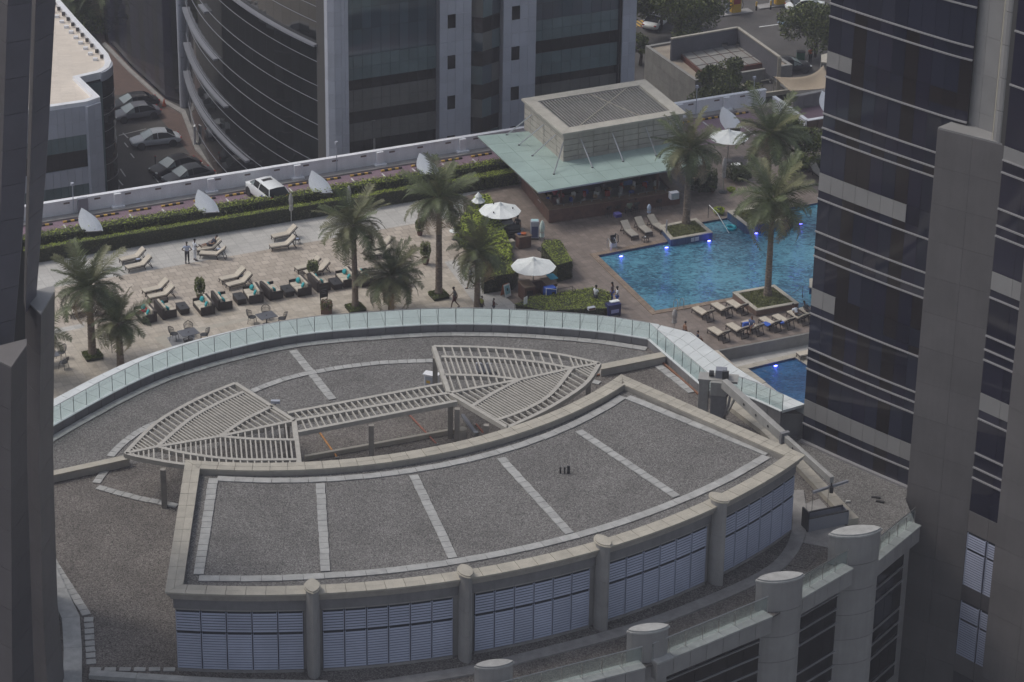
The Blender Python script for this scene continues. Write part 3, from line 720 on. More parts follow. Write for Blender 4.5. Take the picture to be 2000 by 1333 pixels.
Q = lambda *l: smooth(PX(l, ZP), 5); LQ = lambda *l: PX(l, ZP)
Lo = Q((245,885),(276,852),(311,821),(360,792),(410,768),(459.5,748)); Ledge = LQ((459.5,748),(575,821)); Ledge2 = LQ((575,821),(585,903))
Ls = LQ((245,885),(308,872),(430,852),(575,821))
L2 = Q((308,872),(367,821),(420,790),(476,765)); L3 = Q((430,852),(476,821),(532,793))
L4 = Q((308,872),(364,885),(460,896.6),(584,897)); L5 = Q((430,852),(492,857),(579,859)); Lb = Q((245,885),(278,893),(360,906.5),(470,913),(584,912))
rails(pg, [Lo, Ledge, Ls, L2, L3, Ledge2, L4, L5, Lb])
slats(pg, Lo, L2+[], Ledge, .42); slats(pg, L2, Ls[1:3]+L3, Ledge, .235); slats(pg, L3, Ls[2:], Ledge, .42)
slats(pg, Lo[:6], Ls[:2], Ledge, .25)
slats(pg, Ls[2:], L5, Ledge2, .42); slats(pg, Ls[1:3]+L5[1:], L4, Ledge2, .3); slats(pg, L4, Lb, Ledge2, .42); slats(pg, Ls[:2], Lb[:8], Ledge2, .3)
Ro = Q((847,676),(955,678.5),(1075,689),(1171,709)); Re = LQ((847,676),(877,767)); Re2 = LQ((877,767),(991,834.5))
Rs = LQ((877,767),(1015,741.5),(1117,719),(1171,709))
R2_ = Q((862,696.5),(970,699.5),(1050,707),(1117,719)); R3_ = Q((868,731.6),(950,734),(1015,741.5))
R4 = Q((1117,719),(1075,770),(1025,800),(967,821)); R5 = Q((1015,741.5),(970,764),(923.5,792)); Rb = Q((1171,709),(1150,742),(1120,767),(1060,803),(991,834.5))
rails(pg, [Ro, Re, Rs, R2_, R3_, Re2, R4, R5, Rb])
slats(pg, Ro, R2_, Re, .55); slats(pg, R2_, R3_+Rs[2:3], Re, .34); slats(pg, R3_, Rs[:2], Re, .48); slats(pg, Ro[8:], Rs[2:], Re, .3)
slats(pg, Rs[:2], R5, Re2, .42); slats(pg, Rs[1:3], R5+R4, Re2, .3) if False else None
slats(pg, R4, R5[::-1], Re2, .235); slats(pg, R4, Rb, Re2, .5); slats(pg, Rs[1:3], R4[::-1], Re2, .235); slats(pg, Rs[2:], Rb[:8], Re2, .25)
bt = LQ((562,806),(863.5,749)); bm_ = LQ((575,821),(877,767)); bb = LQ((582,843),(892,783))
rails(pg, [bt, bm_, bb])
for k in range(1, 25):
    u = k/25; a = bt[0].lerp(bt[1], u); b = bm_[0].lerp(bm_[1], u+.005); c = bb[0].lerp(bb[1], u+.012)
    obj('slat', MB().beam(flat(a, ZP-.1), flat(b, ZP-.1), .09, .16), M_pergola, pg, W=True); obj('slat', MB().beam(flat(b, ZP-.1), flat(c, ZP-.1), .09, .16), M_pergola, pg, W=True)
for x, y, h in ((318,908,0), (725,822,0), (893,790,.5), (880,775,.2), (850,690,0), (560,812,0), (575,905,0), (1150,725,0), (950,822,0)):
    q = flat(P(x, y, ZP)); obj('column', MB().cbox(q.x, q.y, ZF, .32, .32, ZP-.3-ZF), M_pergdk, pg, W=True)
# things under the pergola
sb = thing('switch_cabinet', 'white electrical cabinet with a yellow warning mark behind the pergola bridge', 'cabinet', P(843, 762, ZF), rad(-20))
obj('body', MB().box(-.45, -.2, 0, .45, .25, 1.15), M_white, sb, bevel=.02); obj('door', MB().box(-.36, -.215, .12, .4, -.202, 1.02), M_aluw, sb); obj('warning_plate', MB().box(-.28, -.225, .55, -.02, -.217, .75), M_yellow, sb); obj('hood', MB().box(-.52, -.3, 1.15, .52, .3, 1.2), M_white, sb)
for i, (a, b, c, lab) in enumerate((((620,842),(658,896),mat('orange_pipe',(.42,.19,.05),.7,noise=4,amt=.3),'orange painted pipe lying on the gravel below the left end of the pergola bridge'), ((798,812),(852,870),mat('rusty_pipe',(.25,.09,.06),.7,noise=4,amt=.3),'rusty red pipe lying on the gravel below the middle of the pergola bridge'), ((930,832),(945,850),_mats['rusty_pipe'],'short rusty pipe beside the pergola columns'))):
    pa, pb_ = P(*a, ZF), P(*b, ZF); t = thing('pipe', lab, 'pipe', pa)
    obj('pipe_run', MB().tube([pa+Z*.12, pb_+Z*.12], .06, 8), c, t, W=True); obj('support', MB().cbox(pa.x, pa.y, ZF, .2, .2, .12).cbox(pb_.x, pb_.y, ZF, .2, .2, .12), M_kerb, t, W=True)
t = thing('drum', 'beige cylindrical tank standing beside the pergola columns', 'tank', P(903, 858, ZF)); obj('shell', MB().lathe([(.28, 0), (.3, .05), (.3, .62), (.26, .68)], 14), M_render, t, smooth=False); obj('lid', MB().lathe([(.31, .68), (.29, .74)], 14), M_coping, t)
t = thing('duct', 'grey metal duct leaning against the pergola column', 'duct', P(905, 835, ZF)); obj('duct_body', MB().beam(P(903, 822, ZF)+Z*.4, P(930, 852, ZF)+Z*.15, .2, .18), M_alu, t, W=True); obj('duct_flange', MB().beam(P(928, 850, ZF)+Z*.16, P(931, 853, ZF)+Z*.14, .28, .26), M_steel, t, W=True)
t = thing('floodlight', 'small grey floodlight on the pergola edge beside the left leaf', 'lamp', P(538, 788, ZP)); obj('lamp_head', MB().box(-.28, -.12, .02, .28, .12, .2), M_aluw, t); obj('bracket', MB().tube([(0, 0, -.1), (0, 0, .05)], .04, 6), M_darkmetal, t)
t = thing('air_conditioner', 'pale air conditioning unit seen through the slats of the right leaf', 'air conditioner', P(945, 728, ZF)); obj('casing', MB().box(-.5, -.25, .1, .5, .25, .8), M_aluw, t, bevel=.02); obj('fan_grille', MB().lathe([(.25, .8), (.25, .83)], 14), M_darkmetal, t); obj('foot', MB().box(-.45, -.2, 0, -.35, .2, .1), M_kerb, t); obj('foot', MB().box(.35, -.2, 0, .45, .2, .1), M_kerb, t)

# ------------------------------------------------------------------ path in front of the plant room, left coping, front parapet
pth = smooth(PX([(700,1345),(900,1315),(1005,1291),(1215,1236),(1355,1187),(1495,1124),(1547,1075),(1562,1020),(1556,960)], ZF), 5)
struct('roof_path', MB().band(offs(pth, -.42), offs(pth, .42), ZF-.02, ZF+.1), M_kerb)
struct('roof_path_landing', MB().prism(PX([(1565,1060),(1572,985),(1600,975),(1652,1030),(1640,1075)], ZF), ZF-.02, ZF+.03), M_kerb)
lc = smooth(PX([(66,1055),(106,1146),(135,1204),(143,1240),(142,1300),(142,1400)], ZF), 5)
lcw = thing('roof_parapet', 'smooth white curved coping beside the dark pylons at the lower left', 'parapet', (0, 0, 0))
lr = resample(lc, 3.2); tile_row('coping_stone', offs(lr, -.5), offs(lr, .5), ZF-.1, ZF+.3, M_paver, lcw, gap=.008)
pav(PX([(101,1095),(170,1203)], ZF), .5, ZF+.01, gr, .62)
pav(PX([(173,1206),(178,1300)], ZF), .52, ZF+.01, gr, .6, gap=.07, crooked=.1)
pav(PX([(172,1309),(345,1309)], ZF), .36, ZF+.01, gr, .78, gap=.09, crooked=.09)
lcb = thing('roof_parapet', 'flat white coping slabs at the bottom edge below the plant room', 'parapet', (0, 0, 0))
lr = resample(PX([(175,1322),(420,1338),(640,1343)], ZF), 2.6); tile_row('coping_stone', offs(lr, -.25), offs(lr, .3), ZF-.1, ZF+.25, M_paver, lcb, gap=.008)
fp = thing('front_parapet', 'grey panelled parapet with glass rail and coping along the hotel front at the lower right', 'parapet', (0, 0, 0))
ZQ = ZF+.25
def fbay(a, b, zt, label, below=4, drop=3.9):
    """one bay of the curved front: coping, fascia, glass rail, glazed bands below"""
    a, b = flat(P(*a, zt)), flat(P(*b, zt)); d = (b-a).normalized(); nn = Vector((d.y, -d.x, 0)); L = (b-a).length
    n = max(2, round(L/1.15)); pts = [a.lerp(b, k/n) for k in range(n+1)]
    tile_row('coping_stone', [p-nn*.85 for p in pts], [p for p in pts], zt-.1, zt, M_slab if zt > 99 else M_paver, fp, gap=.01)
    tile_row('fascia_panel', [p-nn*1.0 for p in pts], [p-nn*.06 for p in pts], zt-1.15, zt-.11, M_clad, fp, gap=.014)
    rr = thing('glass_railing', label, 'railing', (0, 0, 0))
    for p, q in zip(pts, pts[1:]): obj('glass_pane', MB().beam(p-nn*.55+d*.02+Z*(zt+.5), q-nn*.55-d*.02+Z*(zt+.5), .016, .95), G_rail, rr, W=True)
    for p in pts: obj('post', MB().beam(p-nn*.5+Z*zt, p-nn*.5+Z*(zt+.8), .03, .03, up=A), M_steel, rr, W=True)
    obj('handrail', MB().tube([pts[0]-nn*.5+Z*(zt+1.06), pts[-1]-nn*.5+Z*(zt+1.06)], .03, 6), M_steel, rr, W=True)
    z = zt-1.15; rows = [.95, .06, .95, .06, .95, .06, 1.9, .06, .95, .06, .95, .06, 1.9, .06, .95]
    fw = thing('window_wall', 'dark glazed front under the '+label.split(' railing')[0].replace('glass', 'glass-railed')+' bay', 'facade', (0, 0, 0)) if False else hb
    for h in rows:
        if h < .1: obj('mullion', MB().beam(a-nn*.92+Z*(z-h/2), b-nn*.92+Z*(z-h/2), .1, h), M_mull, fw, W=True)
        else:
            for p, q in zip(pts, pts[1:]):
                obj('window_pane', MB().beam(p-nn*1.02+d*.015+Z*(z-h/2), q-nn*1.02-d*.015+Z*(z-h/2), .06, h-.01), G_dark, fw, W=True)
        z -= h
fbay((985,1375), (1262,1304), ZQ, 'glass railing with steel handrail at the bottom edge, left of the second lens capped pier')
fbay((1285,1297), (1510,1204), ZQ, 'glass railing with steel handrail between the second and third lens capped piers')
fbay((1545,1182), (1668,1110), ZQ, 'glass railing with steel handrail between the third and the tallest lens capped pier')
fbay((1716,1096), (1800,1026), ZE+.9, 'glass railing with steel handrail between the tallest lens capped pier and the tall pylon')
pd = [((965,1298),'lens capped stone pier cut off by the bottom edge, leftmost of the four',(-.45,-.9)), ((1266,1228),'lens capped stone pier between the two lower glass railings',(-.35,-.94)), ((1524,1128),'lens capped stone pier next to the small gravel patch',(-.15,-.98)), ((1671,1038),'tallest and widest lens capped stone pier near the crane spreader bar',(.05,-1))]
for (x, y), lab, _ in pd:
    zc = ZQ+1.75; c = flat(P(x, y, zc)); ax = Vector((.97, .24, 0)).normalized()
    big = 1.0 if x < 1000 else (1.12 if x < 1300 else (1.32 if x < 1600 else 1.5))
    t = thing('stone_pier', lab, 'pier', flat(c, ZF))
    L_, W_ = 1.06*big, .36*big
    obj('cap', lens(lens(MB(), c, ax, L_*1.06, W_*1.12, zc-.1, zc), c, ax, L_*.98, W_*.98, zc+.001, zc+.1), M_paver, t, W=True)
    z = zc-.1
    obj('core', lens(MB(), c-ax*.02, ax, L_*.97, W_*.95, ZST, z-.01), M_joint, t, W=True)
    for h in (1.9, 1.7, 1.7, 1.7, 1.7, 1.7, 1.7, 1.7):
        obj('cladding_panel', lens(MB(), c-ax*.02, ax, L_, W_, z-h+.03, z-.004), M_clad, t, W=True); z -= h

# ------------------------------------------------------------------ roof crane
M_crane = mat('dusty_grey_crane_paint', (.34,.335,.32), .55, noise=1.5, amt=.14, streak=.2, bump=.1, bscale=6)
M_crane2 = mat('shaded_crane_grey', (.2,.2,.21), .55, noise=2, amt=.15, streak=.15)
g0 = P(1402, 846, ZF-.6); cr = thing('roof_crane', 'grey window cleaning crane with a long telescopic boom beside the plant room', 'crane', g0)
zb = zy(g0, 742)
e1 = Vector((math.cos(rad(-8)), math.sin(rad(-8)), 0)); e2 = Vector((-e1.y, e1.x, 0))
def CB(x0, y0, z0, x1, y1, z1):
    mb = MB().box(x0, y0, z0, x1, y1, z1); M = Matrix(((e1.x, e2.x, 0, g0.x), (e1.y, e2.y, 0, g0.y), (0, 0, 1, 0), (0, 0, 0, 1))); mb.v = [tuple(M @ Vector(v)) for v in mb.v]; return mb
hz = zb
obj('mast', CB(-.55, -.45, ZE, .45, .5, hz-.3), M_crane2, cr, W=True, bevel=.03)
obj('counterweight', CB(-1.35, -.2, hz-2.4, -.72, .75, hz-.1), M_crane, cr, W=True, bevel=.03)
obj('mast_head', CB(-.6, -.5, hz-.95, .5, .3, hz+.02), M_crane, cr, W=True, bevel=.05)
obj('top_plate', CB(-1.4, -.25, hz-.1, 1.1, .8, hz+.05), M_crane, cr, W=True)
obj('motor_housing', CB(-.35, .05, hz+.05, .35, .65, hz+.6), M_alu, cr, W=True, bevel=.03)
obj('winch_drum', MB().tube([g0+e1*-.75+e2*.3+Z*(hz+.25-g0.z), g0+e1*-.45+e2*.3+Z*(hz+.25-g0.z)], .2, 10), M_darkmetal, cr, W=True)
obj('control_box', CB(.1, -.1, hz+.06, .5, .12, hz+.62), M_darkmetal, cr, W=True, bevel=.02)
ba0 = P(1424, 758, hz); tip = P(1625, 938, hz-.6); mid = ba0.lerp(tip, .55)
obj('boom_outer', MB().beam(ba0-(tip-ba0).normalized()*.6, mid, .42, .62), M_crane, cr, W=True, bevel=.03)
obj('boom_inner', MB().beam(mid-(tip-ba0).normalized()*.5, tip, .28, .44), M_crane, cr, W=True, bevel=.02)
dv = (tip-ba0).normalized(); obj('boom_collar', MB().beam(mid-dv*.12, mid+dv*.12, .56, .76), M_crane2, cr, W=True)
for k in range(7):
    q = ba0.lerp(tip, .18+.12*k); obj('lifting_eye', MB().cbox(q.x, q.y, q.z-.05, .12, .12, .16 if k > 4 else .1), M_darkmetal, cr, W=True) if k > 4 else obj('boom_hole', MB().tube([q+dv.cross(Z)*.225*(1 if dv.cross(Z).y < 0 else -1), q+dv.cross(Z)*.24*(1 if dv.cross(Z).y < 0 else -1)], .09, 8), M_black, cr, W=True)
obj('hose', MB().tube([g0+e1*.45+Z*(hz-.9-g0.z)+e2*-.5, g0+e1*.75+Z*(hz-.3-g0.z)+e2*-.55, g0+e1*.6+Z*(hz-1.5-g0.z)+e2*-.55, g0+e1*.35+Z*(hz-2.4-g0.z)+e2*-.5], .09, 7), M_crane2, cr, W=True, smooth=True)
obj('strut', MB().beam(g0+e1*.5+e2*-.3+Z*(hz-2.3-g0.z), ba0+dv*.8-Z*.25, .12, .12), M_crane, cr, W=True)
hk = tip-Z*.75
obj('hanger', MB().tube([tip-Z*.2, hk], .045, 6).cbox(tip.x, tip.y, hk.z-.1, .22, .22, .4), M_darkmetal, cr, W=True)
sb0, sb1 = P(1588, 962, hk.z), P(1656, 940, hk.z)
obj('spreader_bar', MB().beam(sb0, sb1, .14, .14), M_alu, cr, W=True)
obj('cable', MB().tube([sb0, flat(sb0, ZE+1.6)], .014, 4).tube([sb0.lerp(sb1, .45), flat(sb0.lerp(sb1, .45), ZE+1.6)], .014, 4), M_darkmetal, cr, W=True)
# cradle of the crane parked on the roof
k0, k1 = P(1577, 1040, ZF), P(1655, 1024, ZF); kd = (k1-k0).normalized(); kn = Vector((-kd.y, kd.x, 0))
t = thing('work_cradle', 'open grey metal work cradle parked at the roof edge under the spreader bar', 'cradle', k0)
obj('side_panel', MB().beam(k0+Z*.45, k1+Z*.45, .05, .85), M_alu, t, W=True); obj('side_panel', MB().beam(k0+kn*.7+Z*.45, k1+kn*.7+Z*.45, .05, .85), M_alu, t, W=True)
obj('floor_panel', MB().beam(k0+kn*.35+Z*.06, k1+kn*.35+Z*.06, .7, .06), M_darkmetal, t, W=True); obj('end_frame', MB().beam(k0-kn*.05+Z*.7, k0+kn*.75+Z*.7, .08, 1.3), M_darkmetal, t, W=True); obj('end_frame', MB().beam(k1-kn*.05+Z*.45, k1+kn*.75+Z*.45, .06, .85), M_alu, t, W=True)
obj('top_rail', MB().beam(k0+Z*.92, k1+Z*.92, .09, .07).beam(k0+kn*.7+Z*.92, k1+kn*.7+Z*.92, .09, .07), M_darkmetal, t, W=True)
struct('small_gravel_patch', MB().prism(PX([(1540,1105),(1558,1082),(1595,1090),(1575,1112)], ZF), ZF-.05, ZF+.06), M_gravel2)
# odds and ends on the lower gravel
t = thing('plank', 'pair of dark planks lying on the lower gravel beside the tower', 'plank', P(1712, 975, ZE))
obj('board', MB().beam(P(1702, 972, ZE)+Z*.05, P(1720, 974, ZE)+Z*.05, .16, .08), M_darkmetal, t, W=True); obj('board', MB().beam(P(1711, 980, ZE)+Z*.05, P(1727, 983, ZE)+Z*.05, .18, .1), M_darkmetal, t, W=True)
t = thing('concrete_block', 'single pale concrete block lying on the lower gravel', 'block', P(1656, 981, ZE)); obj('block_body', MB().cbox(0, 0, 0, .3, .18, .1), M_paver, t, bevel=.01)
# ------------------------------------------------------------------ foliage helpers
RNG = np.random.default_rng(5)
def leaf_mesh(name, pts, size, m, flat_=.0, mats2=None):
    """one small bent leaf (a quad) at each point"""
    pts = np.asarray(pts, dtype=np.float64); n = len(pts)
    if n == 0: return None
    a = RNG.normal(size=(n, 3)); a[:, 2] *= (1-flat_); a /= np.linalg.norm(a, axis=1)[:, None]
    b = RNG.normal(size=(n, 3)); b[:, 2] *= (1-flat_); b -= a*(a*b).sum(1)[:, None]; b /= np.linalg.norm(b, axis=1)[:, None]
    s = (size*RNG.uniform(.6, 1.3, n))[:, None]
    v = np.empty((n, 4, 3)); v[:, 0] = pts-a*s; v[:, 1] = pts+b*s*.5; v[:, 2] = pts+a*s; v[:, 3] = pts-b*s*.5
    me = bpy.data.meshes.new(name); me.vertices.add(n*4); me.vertices.foreach_set('co', v.reshape(-1))
    me.loops.add(n*4); me.loops.foreach_set('vertex_index', np.arange(n*4, dtype=np.int32))
    me.polygons.add(n); me.polygons.foreach_set('loop_start', np.arange(n, dtype=np.int32)*4); me.polygons.foreach_set('loop_total', np.full(n, 4, dtype=np.int32))
    ms = m if isinstance(m, (list, tuple)) else [m]
    for q in ms: me.materials.append(q)
    if len(ms) > 1: me.polygons.foreach_set('material_index', RNG.integers(0, len(ms), n).astype(np.int32))
    me.update(calc_edges=True); return me
def hedge(name, label, poly, h, dens=170, size=.055, m=None, ragged=.03, z=0, cat='hedge', group=None, topm=None):
    """clipped hedge over a plan polygon"""
    poly = [flat(p) for p in poly]; n = len(poly)
    if sum(poly[i].x*poly[(i+1) % n].y-poly[(i+1) % n].x*poly[i].y for i in range(n)) < 0: poly = poly[::-1]
    t = thing(name, label, cat, flat(poly[0], z), group=group)
    obj('twigs', MB().prism(off_closed(poly, .06), z, z+h-.05), M_hedge_d, t, W=True)
    pts = []
    for i in range(n):
        a, b = poly[i], poly[(i+1) % n]; L = (b-a).length; k = int(L*h*dens)
        u = RNG.uniform(0, 1, k); zz = RNG.uniform(0.02, h, k); nn = Vector((b.y-a.y, a.x-b.x, 0)).normalized(); o = RNG.normal(0, ragged, k)
        pts.append(np.stack([a.x+(b.x-a.x)*u+nn.x*o, a.y+(b.y-a.y)*u+nn.y*o, z+zz], 1))
    side = np.concatenate(pts)
    tri = tessellate_polygon([poly]); tp = []
    for q in tri:
        a, b, c = (poly[i] for i in q); ar = abs((b-a).cross(c-a).z)/2; k = int(ar*dens*1.3)
        r1 = np.sqrt(RNG.uniform(0, 1, k)); r2 = RNG.uniform(0, 1, k)
        x = (1-r1)*a.x+r1*(1-r2)*b.x+r1*r2*c.x; y = (1-r1)*a.y+r1*(1-r2)*b.y+r1*r2*c.y
        tp.append(np.stack([x, y, z+h+RNG.normal(0, ragged, k)+.04*np.sin(x*2.1)*np.sin(y*1.7)], 1))
    top = np.concatenate(tp)
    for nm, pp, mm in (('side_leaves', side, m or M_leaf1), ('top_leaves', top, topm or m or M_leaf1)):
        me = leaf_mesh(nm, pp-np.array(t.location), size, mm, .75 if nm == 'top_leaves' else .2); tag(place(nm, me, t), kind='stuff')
    return t
def bush(label, q, r, h, m=None, n=900, size=.07, pot=None, name='bush', cat='bush', stem=0, group=None):
    t = thing(name, label, cat, q, group=group); z0 = stem
    if pot:
        obj('pot', MB().lathe([(r*.42, 0), (r*.6, pot*.6), (r*.62, pot), (r*.5, pot), (r*.5, pot-.06)], 12), M_terracotta, t); z0 = pot+stem
    if stem: obj('stem', MB().tube([(0, 0, z0-stem), (.02, 0, z0+.1)], .03, 5), M_bark, t)
    d = RNG.normal(size=(n, 3)); d /= np.linalg.norm(d, axis=1)[:, None]; rr = RNG.uniform(.35, 1, n)**.5
    p = d*rr[:, None]*np.array([r, r, h/2])+np.array([0, 0, z0+h/2])
    p += .12*r*np.sin(p*9)
    obj('twigs', MB().ell((0, 0, z0+h/2), r*.5, r*.5, h*.36), M_hedge_d, t)
    tag(place('leaves', leaf_mesh('leaves', p, size, m or M_leaf1), t), kind='stuff'); return t
def tree(label, q, H, R, m=None, n=5200, size=.13, seed=1, name='broadleaf_tree', trunk=.35, group=None):
    rn = np.random.default_rng(seed); t = thing(name, label, 'tree', q, group=group)
    mb = MB(); mb.tube([(0, 0, 0), (.1, .05, H*.3), (0, .1, H*.55)], [.2, .15, .09], 7)
    cl = []
    for k in range(16):
        a = rn.uniform(0, 6.28); e = rn.uniform(.0, 1); rr = R*math.sqrt(1-e*e*.7)*rn.uniform(.35, .95)
        c = Vector((math.cos(a)*rr, math.sin(a)*rr, H*trunk+(H*(1-trunk))*(.15+.75*e))); cl.append((c, R*rn.uniform(.28, .46)))
        mb.tube([(0, .05, H*rn.uniform(.25, .5)), c*.55+Vector((0, 0, H*.18)), c], [.07, .045, .02], 4)
    obj('trunk', mb, M_bark, t); pts = []
    for c, r in cl:
        k = n//len(cl); d = rn.normal(size=(k, 3)); d /= np.linalg.norm(d, axis=1)[:, None]
        pts.append(d*(rn.uniform(.25, 1, k)**.5)[:, None]*np.array([r, r, r*.8])+np.array(c))
    tag(place('crown', leaf_mesh('crown', np.concatenate(pts), size, m or [M_leaf3, M_leaf1]), t), kind='stuff'); return t
# palm fronds, three shapes shared by all palms
def frond_mesh(L, droop, m, n=26, seed=0):
    rn = random.Random(seed); mb = MB(); sp = []
    for k in range(11):
        u = k/10; sp.append(Vector((L*(u-.2*u**3*droop), 0, L*(.5*u-.72*droop*u**2.2))))
    mb.tube(sp, [.035-.026*k/10 for k in range(11)], 4)
    for i in range(n):
        u = .1+.9*i/n; k = min(9, int(u*10)); p = sp[k].lerp(sp[k+1], u*10-k); t = (sp[k+1]-sp[k]).normalized()
        ll = (.66-.42*abs(u-.38)/.62)*(.8+.4*rn.random())*L/2.6
        for s in (-1, 1):
            d = (t*(.55+.25*rn.random())+Vector((0, s, 0))*1.0+Vector((0, 0, .28-.25*rn.random()))).normalized()
            q = p+d*ll*.55; e = q+(d+Vector((0, 0, -.38))).normalized()*ll*.5; w_ = t*.03
            mb.add([p-w_, p+w_, q+w_, q-w_, e], [(0, 1, 2, 3), (3, 2, 4)])
    return mb.mesh('frond', m)
FR = {}
for mi, mm in enumerate((M_frond, M_frond2, M_frond3)):
    for di, dr in enumerate((.35, .8, 1.25)): FR[mi, di] = frond_mesh(2.75, dr, mm, seed=mi*3+di)
def palm(label, base, crown_y, scale=1., n=44, seed=0, dry=.25, lean=(0, 0), bed=None, tr=.2, wind=0, group='date palms round the pool and sun terrace'):
    rn = random.Random(seed); q = flat(base, base[2] if len(base) > 2 else 0); h = zy(q, crown_y)-q.z
    t = thing('date_palm', label, 'palm tree', q, group=group)
    top = Vector((lean[0], lean[1], h)); mb = MB(); pts = []; rs = []
    for k in range(int(h/.22)+1):
        u = k/(h/.22); p = Vector((lean[0]*u*u, lean[1]*u*u, h*u)); pts += [p, p+Z*.11]; f = tr*(1.25-.45*u+(.25 if u > .86 else 0)+(.35*(1-u*12) if u < .08 else 0)); rs += [f*1.08, f*.93]
    mb.tube(pts, rs, 10); obj('trunk', mb, M_trunk, t)
    mb = MB()
    for k in range(60):
        a = k*2.4; u = k/60; p = top+Vector((math.cos(a)*tr*1.05, math.sin(a)*tr*1.05, -1.1+1.1*u)); mb.beam(p, p+Vector((math.cos(a)*.16, math.sin(a)*.16, .2)), .07, .04)
    obj('leaf_bases', mb, M_trunk, t)
    for k in range(n):
        u = k/n; a = k*2.39996+rn.uniform(-.2, .2); el = 1.25-1.75*u**.8+rn.uniform(-.18, .18)
        ci = 2 if (u > 1-dry*.8 and rn.random() < .6) else (1 if rn.random() < .4 else 0); di = 0 if u < .3 else (1 if u < .75 else 2)
        o = place('frond', FR[ci, di], t, top+Vector((math.cos(a)*.08, math.sin(a)*.08, .15-.25*u)))
        o.rotation_euler = Euler((rn.uniform(-.5, .5), -el+.42, a+wind*(.3+.5*rn.random())), 'XYZ'); s = scale*1.17*rn.uniform(.8, 1.08); o.scale = (s, s, s)
    if bed:
        obj('planting_bed', MB().prism([q+Vector((math.cos(rad(24.5+45+90*k)), math.sin(rad(24.5+45+90*k)), 0))*bed*1.35 for k in range(4)], q.z, q.z+.22), M_hedge_d, t, W=True)
        k = 1500; c = RNG.uniform(-1, 1, (k, 2)); x = c[:, 0]*bed*A.x+c[:, 1]*bed*B.x; y = c[:, 0]*bed*A.y+c[:, 1]*bed*B.y
        me = leaf_mesh('bed_plants', np.stack([x, y, .2+RNG.uniform(0, .16, k)*(1-abs(c).max(1)**6*.8)], 1), .08, M_leaf1); tag(place('bed_plants', me, t), kind='stuff')
    return t

# ------------------------------------------------------------------ hedges of the terrace
f0 = flat(P(40, 520, 0)); f1 = flat(P(951, 371, 0)); e_ = (f1-f0).normalized(); n_ = Vector((-e_.y, e_.x, 0))
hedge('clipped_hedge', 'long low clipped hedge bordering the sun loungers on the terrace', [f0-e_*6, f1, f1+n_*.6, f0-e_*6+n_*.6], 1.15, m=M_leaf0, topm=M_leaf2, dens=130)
g0_ = f0+n_*2.0; g1_ = f1+n_*2.0
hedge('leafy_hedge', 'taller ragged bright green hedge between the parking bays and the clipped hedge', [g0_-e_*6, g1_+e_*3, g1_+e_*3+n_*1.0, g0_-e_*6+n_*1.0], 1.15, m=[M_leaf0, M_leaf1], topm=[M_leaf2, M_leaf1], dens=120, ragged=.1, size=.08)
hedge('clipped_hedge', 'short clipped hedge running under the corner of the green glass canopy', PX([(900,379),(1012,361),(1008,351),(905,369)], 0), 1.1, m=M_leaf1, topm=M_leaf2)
struct('flower_bed', MB().sheet([[f0-e_*6+n_*.6, f1+n_*.6, g1_, g0_-e_*6]], .02), mat('pale_flower_bed', (.5,.48,.42), .9, noise=4, col2=(.08,.09,.03)))
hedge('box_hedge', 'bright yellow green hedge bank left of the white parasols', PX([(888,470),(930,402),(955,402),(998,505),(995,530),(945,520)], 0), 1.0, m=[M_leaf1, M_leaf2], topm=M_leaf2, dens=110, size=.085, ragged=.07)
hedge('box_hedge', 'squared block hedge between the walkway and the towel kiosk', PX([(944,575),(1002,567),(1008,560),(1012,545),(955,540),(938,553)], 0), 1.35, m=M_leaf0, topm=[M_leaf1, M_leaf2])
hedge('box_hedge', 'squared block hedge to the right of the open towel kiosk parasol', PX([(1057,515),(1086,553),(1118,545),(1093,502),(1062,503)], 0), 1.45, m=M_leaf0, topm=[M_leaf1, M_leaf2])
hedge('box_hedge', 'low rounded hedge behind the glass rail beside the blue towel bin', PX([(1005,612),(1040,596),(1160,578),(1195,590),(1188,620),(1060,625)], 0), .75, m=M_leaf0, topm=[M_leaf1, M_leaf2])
# ------------------------------------------------------------------ planters in the pool
def planter(label, corners, zt, m, mtop=M_coping, w=.32, wall_in_pool=True):
    pts = PX(corners, zt); n = len(pts)
    if sum(pts[i].x*pts[(i+1) % n].y-pts[(i+1) % n].x*pts[i].y for i in range(n)) < 0: pts = pts[::-1]
    t = thing('planter', label, 'planter', flat(pts[0], 0))
    obj('planter_wall', MB().band(off_closed(pts, .03)+[off_closed(pts, .03)[0]], off_closed(pts, w-.04)+[off_closed(pts, w-.04)[0]], -.3, zt-.06), m, t, W=True)
    ip = off_closed(pts, w)
    for i in range(n):
        j = (i+1) % n; k = max(2, round((pts[j]-pts[i]).length/.7))
        tile_row('edge_stone', [pts[i].lerp(pts[j], u/k) for u in range(k+1)], [ip[i].lerp(ip[j], u/k) for u in range(k+1)], zt-.06, zt, mtop, t, gap=.008)
    obj('soil', MB().prism(off_closed(pts, w-.02), -.2, zt-.1), M_hedge_d, t, W=True)
    xs = [p.x for p in ip]; ys = [p.y for p in ip]; k = 5200; x = RNG.uniform(min(xs), max(xs), k); y = RNG.uniform(min(ys), max(ys), k); ok = np.ones(k, bool)
    for i in range(n):
        a, b = ip[i], ip[(i+1) % n]; ok &= ((b.x-a.x)*(y-a.y)-(b.y-a.y)*(x-a.x)) > .03
    pp = np.stack([x[ok], y[ok], np.full(ok.sum(), zt-.08)+RNG.uniform(0, .05, ok.sum())], 1)-np.array(t.location)
    tag(place('grass', leaf_mesh('grass', pp, .07, M_grass), t), kind='stuff'); return t
planter('square grass planter with blue mosaic sides at the head of the pool', [(1287,441),(1310,468.5),(1393,454),(1360,426)], .45, M_mosaic)
